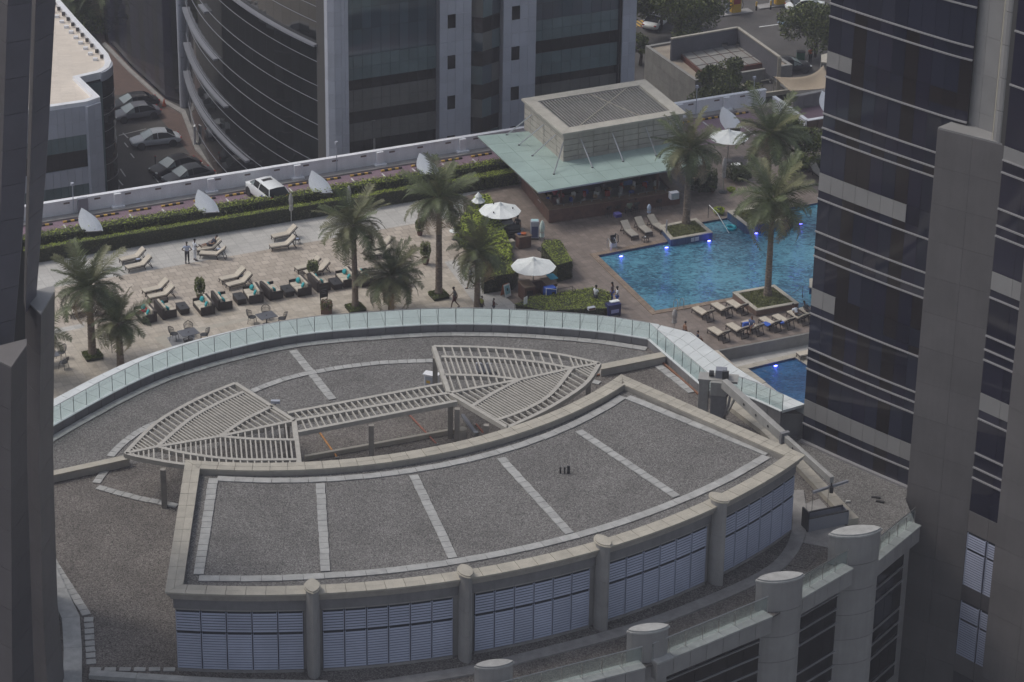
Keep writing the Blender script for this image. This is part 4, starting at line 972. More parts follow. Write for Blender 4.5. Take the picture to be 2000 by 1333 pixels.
planter('grass planter with blue mosaic sides projecting into the far side of the pool', [(1420,412),(1458,441),(1552,426),(1512,398)], .6, M_mosaic)
planter('square grass planter with brown stone sides between pool and sun loungers', [(1430,570.5),(1477,607),(1561,592),(1513,556)], .5, M_stonewall if False else mat('brown_planter_stone', (.17,.11,.085), .7, noise=2, amt=.25, world=True))
t = thing('planter', 'small blue mosaic planter corner at the right end of the pool', 'planter', P(1600, 560, 0)); pp = PX([(1581,545),(1581,562),(1640,566),(1640,538)], .4)
obj('planter_wall', MB().prism(pp, -.3, .34), M_mosaic, t, W=True); obj('planter_cap', MB().prism(pp, .341, .42), M_coping, t, W=True)
ds = thing('depth_sign', 'two small white depth panels on the blue planter wall', 'sign', P(1355, 465, 0)); 
a_, b_ = P(1349, 471, .1), P(1364, 468, .1); 
for u0, u1 in ((0, .42), (.52, 1)): obj('panel', MB().beam(a_.lerp(b_, u0)+B*.06+Z*.1, a_.lerp(b_, u1)+B*.06+Z*.1, .03, .3), M_aluw, ds, W=True)
# ------------------------------------------------------------------ palms
palm('palm with tall straight trunk behind the left pair of loungers, second from left', P(181, 698, 0), 560, 1.1, seed=1, bed=.62, tr=.24)
palm('smaller palm in front of the tall left palm, its base cut by the glass rail', P(236, 722, 0), 632, .82, n=40, seed=2, tr=.22)
palm('palm at the far left edge, only its right fronds in view', P(74, 740, 0), 655, .85, n=34, seed=3)
palm('palm standing between the wicker sofas left of the terrace centre', P(694, 605, 0), 442, 1.0, seed=4, bed=.62, lean=(-.1, .1), tr=.2)
palm('short bushy palm right behind the curved glass rail with a bent dead frond', P(764, 612, 0), 540, 1.02, n=50, seed=5, tr=.19)
palm('tallest terrace palm on a square bed beside the pale path', P(857, 580, 0), 388, 1.02, seed=6, bed=.62, dry=.3, tr=.22)
palm('palm in front of the hedge block, near the A board sign', P(932, 606, 0), 492, .9, seed=7, tr=.2, dry=.25)
palm('tall slim palm in the square planter in front of the pool bar', P(1340, 437, .35), 292, 1.02, seed=8, wind=-.5, dry=.3, tr=.23)
palm('palm with wind blown crown growing from the stone planter by the pool loungers', P(1499, 577, .4), 392, 1.25, seed=9, wind=-.6, dry=.2, tr=.21)
palm('palm with dense crown behind the pool, in front of the white corner wall', P(1497, 412, .5), 262, 1.15, seed=10, wind=-.6, tr=.2)
# ------------------------------------------------------------------ terrace furniture
def make_lounger(label, cush=M_cream, up=40, group=None):
    t = thing('sun_lounger', label, 'sun lounger', (0, 0, 0), group=group)
    fr = MB()
    for s in (-.31, .31): fr.beam((-1.0, s, .3), (.35, s, .3), .045, .06)
    for x in (-1.0, -.3, .35): fr.beam((x, -.31, .3), (x, .31, .3), .045, .05)
    obj('frame', fr, M_wicker, t); c, s_ = math.cos(rad(up)), math.sin(rad(up))
    bk = MB()
    for s in (-.31, .31): bk.beam((.3, s, .3), (.3+.82*c, s, .3+.82*s_), .045, .05)
    bk.beam((.3+.82*c, -.31, .3+.82*s_), (.3+.82*c, .31, .3+.82*s_), .05, .05); obj('backrest_frame', bk, M_wicker, t)
    for x in (-.92, .28):
        for s in (-.3, .3): obj('leg', MB().beam((x, s, .3), (x-.06 if x < 0 else x+.1, s, 0), .05, .05), M_wicker, t)
    st = MB()
    for s in (-.3, .3): st.beam((.3+.5*c, s, .3+.5*s_), (.95, s, 0), .04, .04)
    st.beam((.95, -.3, .04), (.95, .3, .04), .04, .04); obj('stay', st, M_wicker, t)
    obj('seat_cushion', MB().box(-1.02, -.3, .34, .3, .3, .43), cush, t, bevel=.02)
    M = Matrix.Translation((.3, 0, .36)) @ Matrix.Rotation(-rad(up), 4, 'Y'); obj('back_cushion', MB().box(0, -.3, 0, .84, .3, .09, 0, M), cush, t, bevel=.02)
    return t
L0 = make_lounger('x'); LU = [False]; LFLAT = make_lounger('x', mat('dusty_taupe_canvas', (.3,.28,.245), .85, noise=3, amt=.1), 32); LF = [False]
def lounger(px, py, ang, label, group='cream sun loungers in pairs on the terrace', flat_=False, z=0):
    src, fl = (LFLAT, LF) if flat_ else (L0, LU); q = P(px, py, z)
    if not fl[0]: src.location = q; src.rotation_euler = (0, 0, ang); src['label'] = label; src['group'] = group; fl[0] = True; return src
    return dup(src, q, ang, label, group)
TA = TH
for px, py, da, lab in ((260,511,.1,'far lounger of the pair between the left palm and the clipped hedge'), (272,526,.12,'near lounger of the pair between the left palm and the clipped hedge'),
    (408,492,.0,'sun lounger occupied by a reclining person beside two standing men'), (417,504,-.5,'empty lounger in front of the reclining person, turned slightly askew'),
    (556,466,.08,'far lounger of the pair below the grey closed parasol'), (553,486,-.05,'near lounger of the pair below the grey closed parasol'),
    (455,549,.1,'far lounger of the pair behind the middle sofas'), (468,560,.15,'near lounger of the pair behind the middle sofas'),
    (602,528,.1,'far lounger of the pair partly hidden by the round topiary'), (620,536,.12,'near lounger of the pair partly hidden by the round topiary'),
    (305,572,.12,'far lounger of the pair right of the left palm trunk'), (316,584,.08,'near lounger of the pair right of the left palm trunk'),
    (150,602,.08,'far lounger of the pair at the left edge of the terrace'), (160,615,.1,'near lounger of the pair at the left edge of the terrace'),
    (740,503,-.25,'lounger behind the short bushy palm, nearer of the two there'), (742,490,.1,'lounger behind the short bushy palm, farther of the two there')):
    lounger(px, py, TA+da, lab)
st0 = None
for px, py, lab in ((270,516,'low side table between the two loungers nearest the left palm crown'), (580,476,'low side table between the loungers below the grey closed parasol'), (470,548,'low side table between the loungers behind the middle sofas'), (312,573,'low side table between the loungers right of the left palm trunk'), (428,496,'low side table beside the reclining person')):
    if st0 is None:
        st0 = thing('side_table', lab, 'side table', P(px, py, 0), TA, 'small side tables between loungers'); obj('tabletop', MB().cbox(0, 0, .34, .45, .42, .035), M_darkmetal, st0)
        for x in (-.18, .18):
            for y in (-.17, .17): obj('leg', MB().cbox(x, y, 0, .035, .035, .34), M_wicker, st0)
        obj('folded_towel', MB().cbox(.0, 0, .376, .28, .2, .05), C_pale, st0)
    else: dup(st0, P(px, py, 0), TA, lab)
# wicker tub sofas facing each other across wicker coffee tables
def make_sofa():
    t = thing('wicker_sofa', 'x', 'sofa', (0, 0, 0), 0, 'dark wicker sofas with turquoise cushions along the terrace')
    obj('sofa_base', MB().box(-.4, -.72, .04, .4, .72, .32), M_wicker, t, bevel=.02)
    obj('backrest', MB().box(-.46, -.74, .04, -.3, .74, .78), M_wicker, t, bevel=.03)
    for s in (-1, 1): obj('armrest', MB().box(-.3, s*.74-.07 if s > 0 else -.74, .04, .42, .74 if s > 0 else -.74+.07, .6), M_wicker, t, bevel=.03)
    obj('seat_cushion', MB().box(-.28, -.64, .325, .4, -.01, .44), M_cream, t, bevel=.03); obj('seat_cushion', MB().box(-.28, .01, .325, .4, .64, .44), M_cream, t, bevel=.03)
    obj('back_cushion', MB().box(-.29, -.64, .445, -.17, -.01, .84), M_cream, t, bevel=.04); obj('back_cushion', MB().box(-.29, .01, .445, -.17, .64, .84), M_cream, t, bevel=.04)
    for y, a in ((-.4, .3), (.35, -.25)):
        M = Matrix.Translation((-.04, y, .62)) @ Matrix.Rotation(a, 4, 'Z') @ Matrix.Rotation(-.4, 4, 'Y'); obj('pillow', MB().ell((0, 0, 0), .08, .19, .18, 8, 6), M_turq, t, smooth=True).matrix_local = M
    return t
S0 = make_sofa(); fs_ = True
for px, py, f, lab in ((324,614,0,'first wicker sofa from the left, facing right'), (398,607,1,'wicker sofa facing left beside the tall potted shrub'), (434,597,0,'wicker sofa facing right, back to back with the one by the potted shrub'),
    (494,584,1,'wicker sofa facing left with turquoise pillows left of the terrace middle'), (531,577,0,'wicker sofa facing right behind the second dining table'), (586,570,1,'wicker sofa facing left below the round topiary'),
    (624,561,0,'wicker sofa facing right behind the black menu board'), (676,553,1,'wicker sofa facing left just left of the middle palm trunk'), (712,551,0,'wicker sofa facing right just right of the middle palm trunk'), (776,553,1,'wicker sofa half hidden behind the short bushy palm'), (284,623,1,'wicker sofa behind the small left palm with a person in red')):
    rz = TA+(math.pi if f else 0)+random.uniform(-.08, .08)
    if fs_: S0.location = P(px, py, 0); S0.scale = (1.25, 1.22, 1.15); S0.rotation_euler = (0, 0, rz); S0['label'] = lab; fs_ = False
    else: dup(S0, P(px, py, 0), rz, lab, None, (1.25, 1.22, 1.15))
ct = None
for px, py, lab in ((357,609,'dark wicker coffee table between the two leftmost sofas'), (468,590,'dark wicker coffee table below the middle loungers'), (561,575,'dark wicker coffee table left of the round topiary'), (655,561,'dark wicker coffee table left of the middle palm'), (744,556,'dark wicker coffee table behind the short palm')):
    if ct is None:
        ct = thing('coffee_table', lab, 'coffee table', P(px, py, 0), TA, 'dark wicker coffee tables between the sofas'); ct.scale = (1.2, 1.15, 1.15); obj('table_base', MB().box(-.28, -.5, .03, .28, .5, .38), M_wicker, ct, bevel=.02); obj('tabletop', MB().box(-.3, -.52, .381, .3, .52, .42), M_darkmetal, ct); obj('ashtray', MB().lathe([(.06, .421), (.07, .45), (.05, .45)], 10), M_black, ct)
    else: dup(ct, P(px, py, 0), TA, lab)
# woven dining chairs and tables
def make_dchair():
    t = thing('dining_chair', 'x', 'chair', (0, 0, 0)); M_ = M_darkmetal
    obj('seat', MB().lathe([(.24, .43), (.25, .46), (.22, .47)], 12), M_, t)
    mb = MB(); 
    for k in range(9):
        a = math.pi*(.12+.76*k/8)+math.pi/2-math.pi/2; p = Vector((math.cos(a)*.25, math.sin(a)*.22, .46)); q = Vector((math.cos(a)*.3, math.sin(a)*.3+.04, .92-.2*abs(k-4)/4)); mb.beam(p, q, .022, .02)
    rim = [Vector((math.cos(math.pi*(.12+.76*k/8))*.3, math.sin(math.pi*(.12+.76*k/8))*.3+.04, .92-.2*abs(k-4)/4)) for k in range(9)]; mb.tube(rim, .022, 5); mb.tube([r_.lerp(Vector((r_.x*.9, r_.y*.9, .46)), .5) for r_ in rim], .012, 4)
    obj('backrest', mb, M_, t)
    for x in (-.17, .17):
        for y in (-.17, .17): obj('leg', MB().tube([(x, y, .44), (x*1.25, y*1.25, 0)], .016, 5), M_, t)
    return t
DC = make_dchair(); dc_first = [True]
def dset(px, py, lab, chairs):
    q = P(px, py, 0); t = thing('dining_table', lab, 'table', q, TH+.1, 'dark metal dining tables near the curved glass rail'); t.scale = (1.2, 1.2, 1.05)
    obj('tabletop', MB().box(-.55, -.45, .7, .55, .45, .735), mat('blue_grey_table_top', (.1,.105,.12), .35, noise=3, amt=.15) if 'blue_grey_table_top' not in _mats else _mats['blue_grey_table_top'], t, bevel=.01); obj('parasol_cap', MB().lathe([(.05, .736), (.04, .76)], 8), M_black, t)
    obj('pedestal', MB().tube([(0, 0, .03), (0, 0, .7)], .04, 8).lathe([(.3, 0), (.28, .04), (.06, .05)], 12), M_darkmetal, t)
    for a, d, l in chairs:
        d = d*1.15
        c = q+Vector((math.cos(a)*d, math.sin(a)*d, 0)); rz = a-math.pi/2
        if dc_first[0]: DC.location = c; DC.rotation_euler = (0, 0, rz); DC['label'] = l; DC.scale = (1.2, 1.2, 1.1); DC['group'] = 'woven metal dining chairs'; dc_first[0] = False
        else: dup(DC, c, rz, l, 'woven metal dining chairs')
dset(369, 668, 'dark metal dining table on the blue grey inlay, nearer the left palm', [(2.9,.95,'left chair at the dining table on the blue grey inlay'), (1.7,.85,'far chair at the dining table on the blue grey inlay'), (.2,.95,'right chair at the dining table on the blue grey inlay'), (-1.5,.8,'near chair at the dining table on the blue grey inlay')])
dset(521, 635, 'dark metal dining table behind the glass rail below the middle sofas', [(2.9,.95,'left chair at the dining table below the middle sofas'), (1.7,.85,'far chair at the dining table below the middle sofas'), (.1,.95,'right chair at the dining table below the middle sofas')])
dset(96, 712, 'dining table mostly hidden by the left pylon', [(.9,1.0,'woven chair standing under the leftmost palm'), (-.5,1.1,'woven chair lowest at the left edge of the terrace')])
# potted plants
bush('tall square topped potted shrub behind the left coffee table', P(391, 588, 0), .42, 1.55, n=900, pot=.42, name='potted_shrub', cat='potted plant')
bush('round clipped potted topiary in front of the loungers', P(611, 548, 0), .5, .95, n=900, pot=.3, stem=.35, name='potted_shrub', cat='potted plant')
bush('leafy potted shrub hidden behind the left palm trunk', P(226, 628, 0), .5, 1.7, n=900, pot=.4, name='potted_shrub', cat='potted plant')
bush('leafy potted shrub in front of the tallest terrace palm', P(831, 516, 0), .48, 1.35, n=800, pot=.5, name='potted_shrub', cat='potted plant')
bush('small potted shrub behind the tallest terrace palm, nearer the hedge', P(820, 460, 0), .38, 1.1, n=500, pot=.35, name='potted_shrub', cat='potted plant')
pl_ = bush('reddish flowering plant in a square dark planter box below the menu board', P(638, 612, 0), .5, .7, m=[M_leaf1, mat('red_brown_leaf', (.16,.07,.05), .7, noise=3, amt=.3)], n=700, stem=.3, name='planter_box', cat='planter'); obj('box_body', MB().cbox(0, 0, 0, .8, .5, .4), M_brownwood, pl_, bevel=.02)
bush('bulky dark evergreen bush beside the end of the pool bar', P(1372, 372, 0), 1.3, 1.9, m=M_leaf3, n=4200, size=.09, name='bush')
bush('low dark shrubbery behind the closed parasol at the pool bar end', P(1440, 352, 0), 1.1, 1.3, m=M_leaf3, n=2600, size=.09, name='bush')
tree('rounded glossy green tree in front of the brown boundary wall', P(1560, 342, 0), 4.6, 2.4, m=[M_leaf3, M_leaf1], n=9000, size=.12, seed=4)
hedge('clipped_hedge', 'clipped hedge behind the two taupe loungers beside the dark tower', PX([(1520,345),(1640,323),(1640,313),(1525,333)], 0), .8, dens=100)
bush('yellow green fern tuft at the corner of the far pool planter', P(1404, 418, 0), .55, .6, m=M_leaf2, n=500, name='bush'); bush('spiky yellow plant in a shallow dish by the parasol base', P(1428, 374, 0), .35, .3, m=M_leaf2, n=220, name='bush')
bush('terracotta potted plant at the bar end', P(1392, 375, 0), .3, .4, n=180, pot=.4, name='potted_shrub', cat='potted plant')
mbd = thing('menu_board', 'black menu board on a slim stand behind the red leaved planter', 'sign', P(633, 603, 0), TH+.1); obj('board', MB().box(-.32, -.03, .9, .32, .03, 1.75), M_black, mbd, bevel=.01); obj('chalk_lines', MB().box(-.22, -.036, 1.5, .2, -.031, 1.53).box(-.22, -.036, 1.36, .1, -.031, 1.385).box(-.22, -.036, 1.22, .18, -.031, 1.245), M_alu, mbd); obj('leg', MB().cbox(-.26, 0, 0, .04, .04, .9), M_black, mbd); obj('leg', MB().cbox(.26, 0, 0, .04, .04, .9), M_black, mbd)
lt = thing('hanging_lantern', 'dark teardrop lantern on a pole between the far left loungers', 'lantern', P(157, 590, 0)); obj('shade', MB().lathe([(.03, .9), (.2, 1.05), (.24, 1.25), (.14, 1.55), (.03, 1.85)], 10), M_brownwood, lt); obj('pole', MB().tube([(0, 0, 0), (0, 0, .9)], .025, 6), M_darkmetal, lt)
lt2 = copy_tree(lt); lt2.location = P(219, 690, 0); lt2['label'] = 'dark teardrop lantern hanging beside the small left palm trunk'; 
# closed and open parasols
def closed(px, py, h, m, label, base=True, r=.17):
    t = thing('parasol', label, 'parasol', P(px, py, 0), group='closed parasols'); obj('pole', MB().tube([(0, 0, 0), (0, 0, h)], .03, 6), M_steel, t)
    obj('canopy', MB().lathe([(r*.5, h*.42), (r, h*.47), (r*.8, h*.62), (r*1.05, h*.8), (r*.7, h*.95), (.05, h*1.02)], 9), m, t)
    obj('strap', MB().lathe([(r*.86, h*.6), (r*.9, h*.63), (r*.86, h*.65)], 9), M_steel, t)
    if base: obj('base', MB().lathe([(.35, 0), (.35, .06), (.08, .1)], 12), M_darkmetal, t)
    return t
Mg = mat('grey_parasol_canvas', (.35,.34,.34), .8, noise=4, amt=.1); Mgr = mat('mint_parasol_canvas', (.5,.6,.56), .8, noise=4, amt=.1)
closed(569, 437, 2.5, Mg, 'closed grey parasol on a thin pole in front of the clipped hedge', False)
closed(682, 420, 2.4, Mg, 'closed grey parasol rising behind the middle palm crown', False)
closed(1058, 488, 2.35, Mgr, 'closed mint parasol between the two open white parasols', r=.2)
closed(1412, 376, 2.9, Mg, 'closed grey parasol on a wide dark base near the bar end', r=.18)
closed(1461, 345, 2.4, Mg, 'closed grey parasol under the crown of the rear palm', r=.18)
closed(1267, 428, 1.2, mat('pale_blue_cover', (.4,.48,.62), .6), 'pale blue covered stool umbrella behind the three pool loungers', False, r=.17)
closed(1316, 652, 1.9, Mg, 'closed grey parasol wrap standing behind the roof corner slabs', False, r=.2)
closed(1301, 466, 1.5, Mg, 'slim pale pool shower post at the corner of the front planter', False, r=.06)
def parasol(px, py, r, h, label, n=8, tilt=0, pole=True, dark=0):
    t = thing('parasol', label, 'parasol', P(px, py, 0), group='open white parasols'); mb = MB(); vs = [(0, 0, h)]; k = n
    for ring, (f, z) in enumerate(((.35, h-.3), (.7, h-.48), (1, h-.62))):
        for j in range(k*2):
            a = math.pi*j/k; sag = 1 if j % 2 == 0 else .955; vs.append((math.cos(a)*r*f*sag, math.sin(a)*r*f*sag, z+(.03*f if j % 2 == 0 else -.02)))
    fs = [(0, 1+j, 1+(j+1) % (2*k)) for j in range(2*k)]
    for q in range(2): fs += [(1+q*2*k+j, 1+(q+1)*2*k+j, 1+(q+1)*2*k+(j+1) % (2*k), 1+q*2*k+(j+1) % (2*k)) for j in range(2*k)]
    mb.add(vs, fs); o = obj('canopy', mb, M_umb, t); sm = o.modifiers.new('cloth', 'SOLIDIFY'); sm.thickness = .02
    obj('pole', MB().tube([(0, 0, 0), (0, 0, h+.1)], .035, 8), M_steel, t); obj('vent_cap', MB().lathe([(.3, h-.2), (.15, h-.02), (.03, h+.12)], 8), M_umb, t); obj('base', MB().lathe([(.38, 0), (.36, .08), (.06, .12)], 12), M_kerb, t)
    for j in range(k):
        a = 2*math.pi*j/k; obj('rib', MB().tube([(0, 0, h-.12), (math.cos(a)*r*.97, math.sin(a)*r*.97, h-.66)], .014, 4), M_darkmetal, t)
    for j in range(dark):
        a = j*2.1; obj('light_fitting', MB().cbox(math.cos(a)*r*.6, math.sin(a)*r*.6, h-.42, .09, .09, .1), M_black, t)
    return t
parasol(976, 455, 1.62, 2.45, 'open white parasol with little dark fittings near the bar corner', dark=5)
parasol(1041, 570, 1.66, 2.65, 'open white eight sided parasol over the towel kiosk', dark=0)
parasol(934, 425, .55, 2.0, 'smallest open white parasol by the end of the hedge')
parasol(1421, 315, 1.62, 2.7, 'open white parasol among the palms right of the pool bar')
M_barstone = mat('warm_bar_wall_stone', (.4,.375,.33), .75, noise=1.4, amt=.12, bump=.2, bscale=10, vary=.08, streak=.15, world=True)
# ------------------------------------------------------------------ sail shaped hoods
def make_hood():
    t = thing('sail_hood', 'x', 'vent hood', (0, 0, 0), 0, 'white sail shaped vent hoods along the parking lane')
    ol = []
    for k in range(13):
        u = k/12; ol.append((-.62+.02*u+(.62)*u**2.2*1.0, u))
    Lh = 1.95; pl_ = []; pr = []
    for k in range(13):
        u = k/12; w = .72*(1-u**2.6)*(1+.18*math.sin(math.pi*u)); pl_.append((-w-.12*u, u)); pr.append((w-.12*u, u))
    up = Vector((-.3, .62, .78)).normalized()
    def pt(x, u, o): bow = .16*(1-(x/.7)**2); return Vector((x, 0, .95))+up*(u*Lh)+Vector((0, -.8, .6)).normalized()*(bow+o)-Vector((.1*u*u, 0, 0))
    vs = []; fs = []
    for o in (0, -.05):
        for k in range(13):
            for j in range(5):
                x = pl_[k][0]+(pr[k][0]-pl_[k][0])*j/4; vs.append(pt(x, pl_[k][1], o))
    for k in range(12):
        for j in range(4):
            i = k*5+j; fs.append((i, i+1, i+6, i+5)); fs.append((65+i, 65+i+5, 65+i+6, 65+i+1))
    rim = [j for j in range(5)]+[k*5+4 for k in range(1, 13)]+[60+j for j in range(3, -1, -1)]+[k*5 for k in range(11, 0, -1)]
    for a, b in zip(rim, rim[1:]+rim[:1]): fs.append((b, a, a+65, b+65))
    obj('sail', MB().add(vs, fs), mat('pale_sail_panel', (.75,.78,.82), .45, noise=1, amt=.05), t, smooth=False)
    obj('duct_box', MB().box(-.5, -.1, 0, .55, .75, .98), M_darkmetal, t, bevel=.02); obj('grille', MB().box(-.42, -.12, .55, .48, -.101, .9), M_black, t); obj('collar', MB().box(-.55, -.14, .981, .6, .8, 1.03), M_kerb, t); obj('stay', MB().tube([(0, .6, 1.0), (-.3, 1.0, 1.9)], .03, 5), M_steel, t)
    return t
HD = make_hood(); first = True
for px, py, lab in ((184,475,'leftmost white sail hood, beside the grey utility cabinet'), (411,438,'white sail hood between the utility cabinet and the parked car'), (632,400,'white sail hood just right of the white parked car'), (842,365,'white sail hood behind the crown of the tallest terrace palm'), (1432,272,'white sail hood behind the parasol among the rear palms'), (1626,240,'white sail hood partly hidden by the dark tower')):
    if first: HD.location = P(px, py, 0); HD.rotation_euler = (0, 0, TH-.25); HD['label'] = lab; first = False
    else: dup(HD, P(px, py, 0), TH-.25, lab)

# ------------------------------------------------------------------ pool bar
bar = thing('pool_bar', 'poolside bar hut with green glass canopy, flat slatted roof and brown counter', 'bar', (0, 0, 0))
ZR, ZCN = 5.6, 3.15
rc = PX([(1018,193),(1099,262),(1341,221),(1260,155)], ZR)       # left, front, right, back: counter-clockwise
rw, ri = off_closed(rc, .2), off_closed(rc, 1.15)
for i in range(4):
    j = (i+1) % 4; k = 4 if i % 2 == 0 else 6
    tile_row('roof_slab', [rc[i].lerp(rc[j], u/k) for u in range(k+1)], [off_closed(rc, 1.0)[i].lerp(off_closed(rc, 1.0)[j], u/k) for u in range(k+1)], ZR-.16, ZR, M_rust, bar, gap=.006)
obj('roof_lining', MB().prism(off_closed(rc, .75), ZR-.6, ZR-.5), M_darkmetal, bar)
ii = off_closed(rc, 1.0); nsl = 34
for k in range(nsl):
    u = (k+.5)/nsl; a = ii[0].lerp(ii[3], u); b = ii[1].lerp(ii[2], u)
    obj('roof_slat', MB().beam(flat(a, ZR-.12), flat(b, ZR-.12), .095, .1), M_stonewall, bar)
obj('roof_bracing', MB().beam(flat(ii[1].lerp(ii[2], .1), ZR-.04), flat(ii[3].lerp(ii[0], .12), ZR-.04), .05, .05).beam(flat(ii[3].lerp(ii[0], .5), ZR-.04), flat(ii[2].lerp(ii[1], .3), ZR-.04), .05, .05), M_coping, bar)
for i in range(4):
    j = (i+1) % 4; a, b = rw[i], rw[j]; n = max(3, round((b-a).length/1.25)); d = (b-a).normalized(); nn = Vector((d.y, -d.x, 0))
    for r in range(5):
        for k in range(n):
            p, q = a.lerp(b, k/n), a.lerp(b, (k+1)/n); z = ZCN-.15+r*.49
            obj('stone_panel', MB().beam(p+d*.022+Z*(z+.24)-nn*.1, q-d*.022+Z*(z+.24)-nn*.1, .2, .445), M_barstone, bar)
obj('core_wall', MB().prism(off_closed(rc, .75), 1.6, ZR-.61), M_joint, bar)
g = PX([(932,266),(1051,376),(1386,319),(1290,232)], ZCN)
def bil(u, v): return g[0].lerp(g[3], u).lerp(g[1].lerp(g[2], u), v)
G_can = mat('frosted_green_canopy_glass', (.33,.43,.4), .3, spec=.6, noise=.5, amt=.1, world=True, vary=.05)
nu, nv = 10, 6
for i in range(nu):
    for j in range(nv):
        cs = [bil(i/nu, j/nv), bil(i/nu, (j+1)/nv), bil((i+1)/nu, (j+1)/nv), bil((i+1)/nu, j/nv)]
        obj('canopy_pane', tile4(MB(), *cs, ZCN-.03, ZCN, .012), G_can, bar, fix=True)
obj('canopy_frame', MB().band(g+[g[0]], off_closed(g, .06)+[off_closed(g, .06)[0]], ZCN-.12, ZCN-.031), M_steel, bar)
for j in range(1, nu, 2): obj('canopy_beam', MB().beam(bil(j/nu, .02)-Z*.0+Z*(ZCN-.12), bil(j/nu, .98)+Z*(ZCN-.12), .08, .16), M_darkmetal, bar)
for (x0, y0), (x1, y1) in (((1035,232),(990,264)), ((1060,252),(1014,284)), ((1083,274),(1040,305)), ((1104,285),(1082,341)), ((1137,283),(1157,328)), ((1199,274),(1217,316)), ((1265,262),(1282,305)), ((1325,250),(1345,292))):
    q = P(x1, y1, ZCN); i_ = 0 if x0 < 1100 else 1
    a = rw[0].lerp(rw[1], .2+.3*[1035,1060,1083].index(x0)) if i_ == 0 else (rw[1] if x0 == 1104 else rw[1].lerp(rw[2], (x0-1104)/235))
    obj('stay_rod', MB().tube([flat(a, ZR-.75), q+Z*.04], .05, 6), M_steel, bar); obj('rod_foot', MB().lathe([(.1, 0), (.08, .06)], 8, q), M_darkmetal, bar)
cw_ = PX([(1016,367),(1071,438),(1330,400),(1283,345)], 0)        # counter plan
cw_[3] = cw_[0]+(cw_[2]-cw_[1])
ci = off_closed(cw_, .7); cs_ = off_closed(cw_, .1)
obj('counter_front', MB().band(cs_+[cs_[0]], off_closed(cw_, .55)+[off_closed(cw_, .55)[0]], 0, 1.1), M_brownwood, bar)
for i in range(4):
    j = (i+1) % 4; k = 6 if i % 2 else 4; w_ = off_closed(cw_, .09)
    for u in range(k): obj('counter_panel', MB().beam(w_[i].lerp(w_[j], u/k+.003)+Z*.55, w_[i].lerp(w_[j], (u+1)/k-.003)+Z*.55, .03, 1.04), M_brownwood, bar)
    tile_row('counter_top', [cw_[i].lerp(cw_[j], u/k) for u in range(k+1)], [ci[i].lerp(ci[j], u/k) for u in range(k+1)], 1.1, 1.17, M_bartop, bar, gap=.004)
ic = off_closed(rc, 1.9); obj('back_bar', MB().prism(ic, 0, 1.9), M_brownwood, bar); obj('back_shelf', MB().prism(off_closed(ic, -.25), 1.0, 1.05).prism(off_closed(ic, -.2), 1.5, 1.54), M_bartop, bar)
for q in off_closed(cw_, 1.5): obj('post', MB().cbox(q.x, q.y, 0, .18, .18, ZCN-.2), M_brownwood, bar)
obj('bar_floor', MB().prism(off_closed(cw_, .56), 0, .03), M_darkmetal, bar)
t = thing('screen', 'blue glowing till screen hanging inside the bar', 'screen', P(1226, 362, 1.6), TH); obj('screen_body', MB().box(-.4, -.06, 0, .4, .06, .45), M_black, t); obj('screen_face', MB().box(-.36, -.066, .04, .36, -.061, .41), mat('blue_screen', (.03,.08,.2), .3), t)
t = thing('ice_machine', 'white boxy appliance on the right end of the bar counter', 'appliance', P(1316, 388, 1.17), TH); obj('casing', MB().box(-.35, -.25, 0, .35, .25, .55), M_aluw, t, bevel=.02); obj('door_panel', MB().box(-.3, -.262, .06, .3, -.251, .4), M_steel, t); obj('foot', MB().box(-.33,-.23,-.0,.33,.23,.02), M_black, t)
bot = [mat('green_bottle_glass', (.02,.08,.03), .15), mat('amber_bottle_glass', (.16,.06,.01), .15), mat('clear_bottle_glass', (.4,.42,.42), .1), mat('red_bottle', (.3,.02,.03), .3)]
bm0 = [MB().lathe([(.04, 0), (.042, .18), (.015, .24), (.015, .32)], 8).mesh('bottle', b) for b in bot]
for k in range(44):
    u = k/43; e = (0 if k % 3 else 1); a, b, z = (ic[1], ic[2], 1.05 if k % 2 else 1.54) if True else None
    q = a.lerp(b, .03+.94*u)+B*(.12 if k % 2 else .1)
    o = place('bottle', bm0[k*7 % 4], None, flat(q, z)); tag(o, 'small bottle among the rows on the back shelves of the pool bar', 'bottle', 'bottles on the back shelves of the bar')
gl = MB().lathe([(.03, 0), (.035, .1), (.045, .16)], 8).mesh('tumbler', bot[2])
for k in range(12):
    q = ci[1].lerp(ci[2], .06+.08*k)-(B*.0); o = place('tumbler', gl, None, flat(q+B*.3+A*random.uniform(-.1, .1), 1.17)); tag(o, 'little clear glass standing on the brown bar counter', 'glass', 'glasses on the bar counter')
# bar stools
cl_ = [mat('red_box', (.3,.04,.03), .6), mat('blue_box', (.04,.08,.3), .6), mat('tan_box', (.35,.25,.15), .7), mat('white_box', (.6,.6,.58), .6), M_steel]
for k in range(30):
    u = k/30; q = cs_[1].lerp(cs_[2], .04+.93*u)-B*(1.5+.5*(k % 3)); w_ = random.uniform(.15, .4); h_ = random.uniform(.12, .42)
    o = obj('crate', MB().cbox(0, 0, 0, w_, .25, h_).cbox(0, 0, h_, w_*.9, .22, .02), cl_[k % 5]); o.location = flat(q, .9); o.rotation_euler = (0, 0, TH); tag(o, ('red', 'blue', 'tan', 'white', 'steel')[k % 5]+' container among the clutter on the inner work shelf of the pool bar', 'container', 'containers on the inner shelf of the bar')
obj('work_shelf', MB().beam(cs_[1].lerp(cs_[2], .02)-B*2.0+Z*.86, cs_[1].lerp(cs_[2], .97)-B*2.0+Z*.86, 1.5, .06), M_steel, bar)
sto = thing('bar_stool', 'x', 'stool', (0, 0, 0), 0, 'dark bar stools along the front of the bar counter'); obj('seat', MB().lathe([(.19, .72), (.2, .77), (.17, .79)], 12), M_wicker, sto)
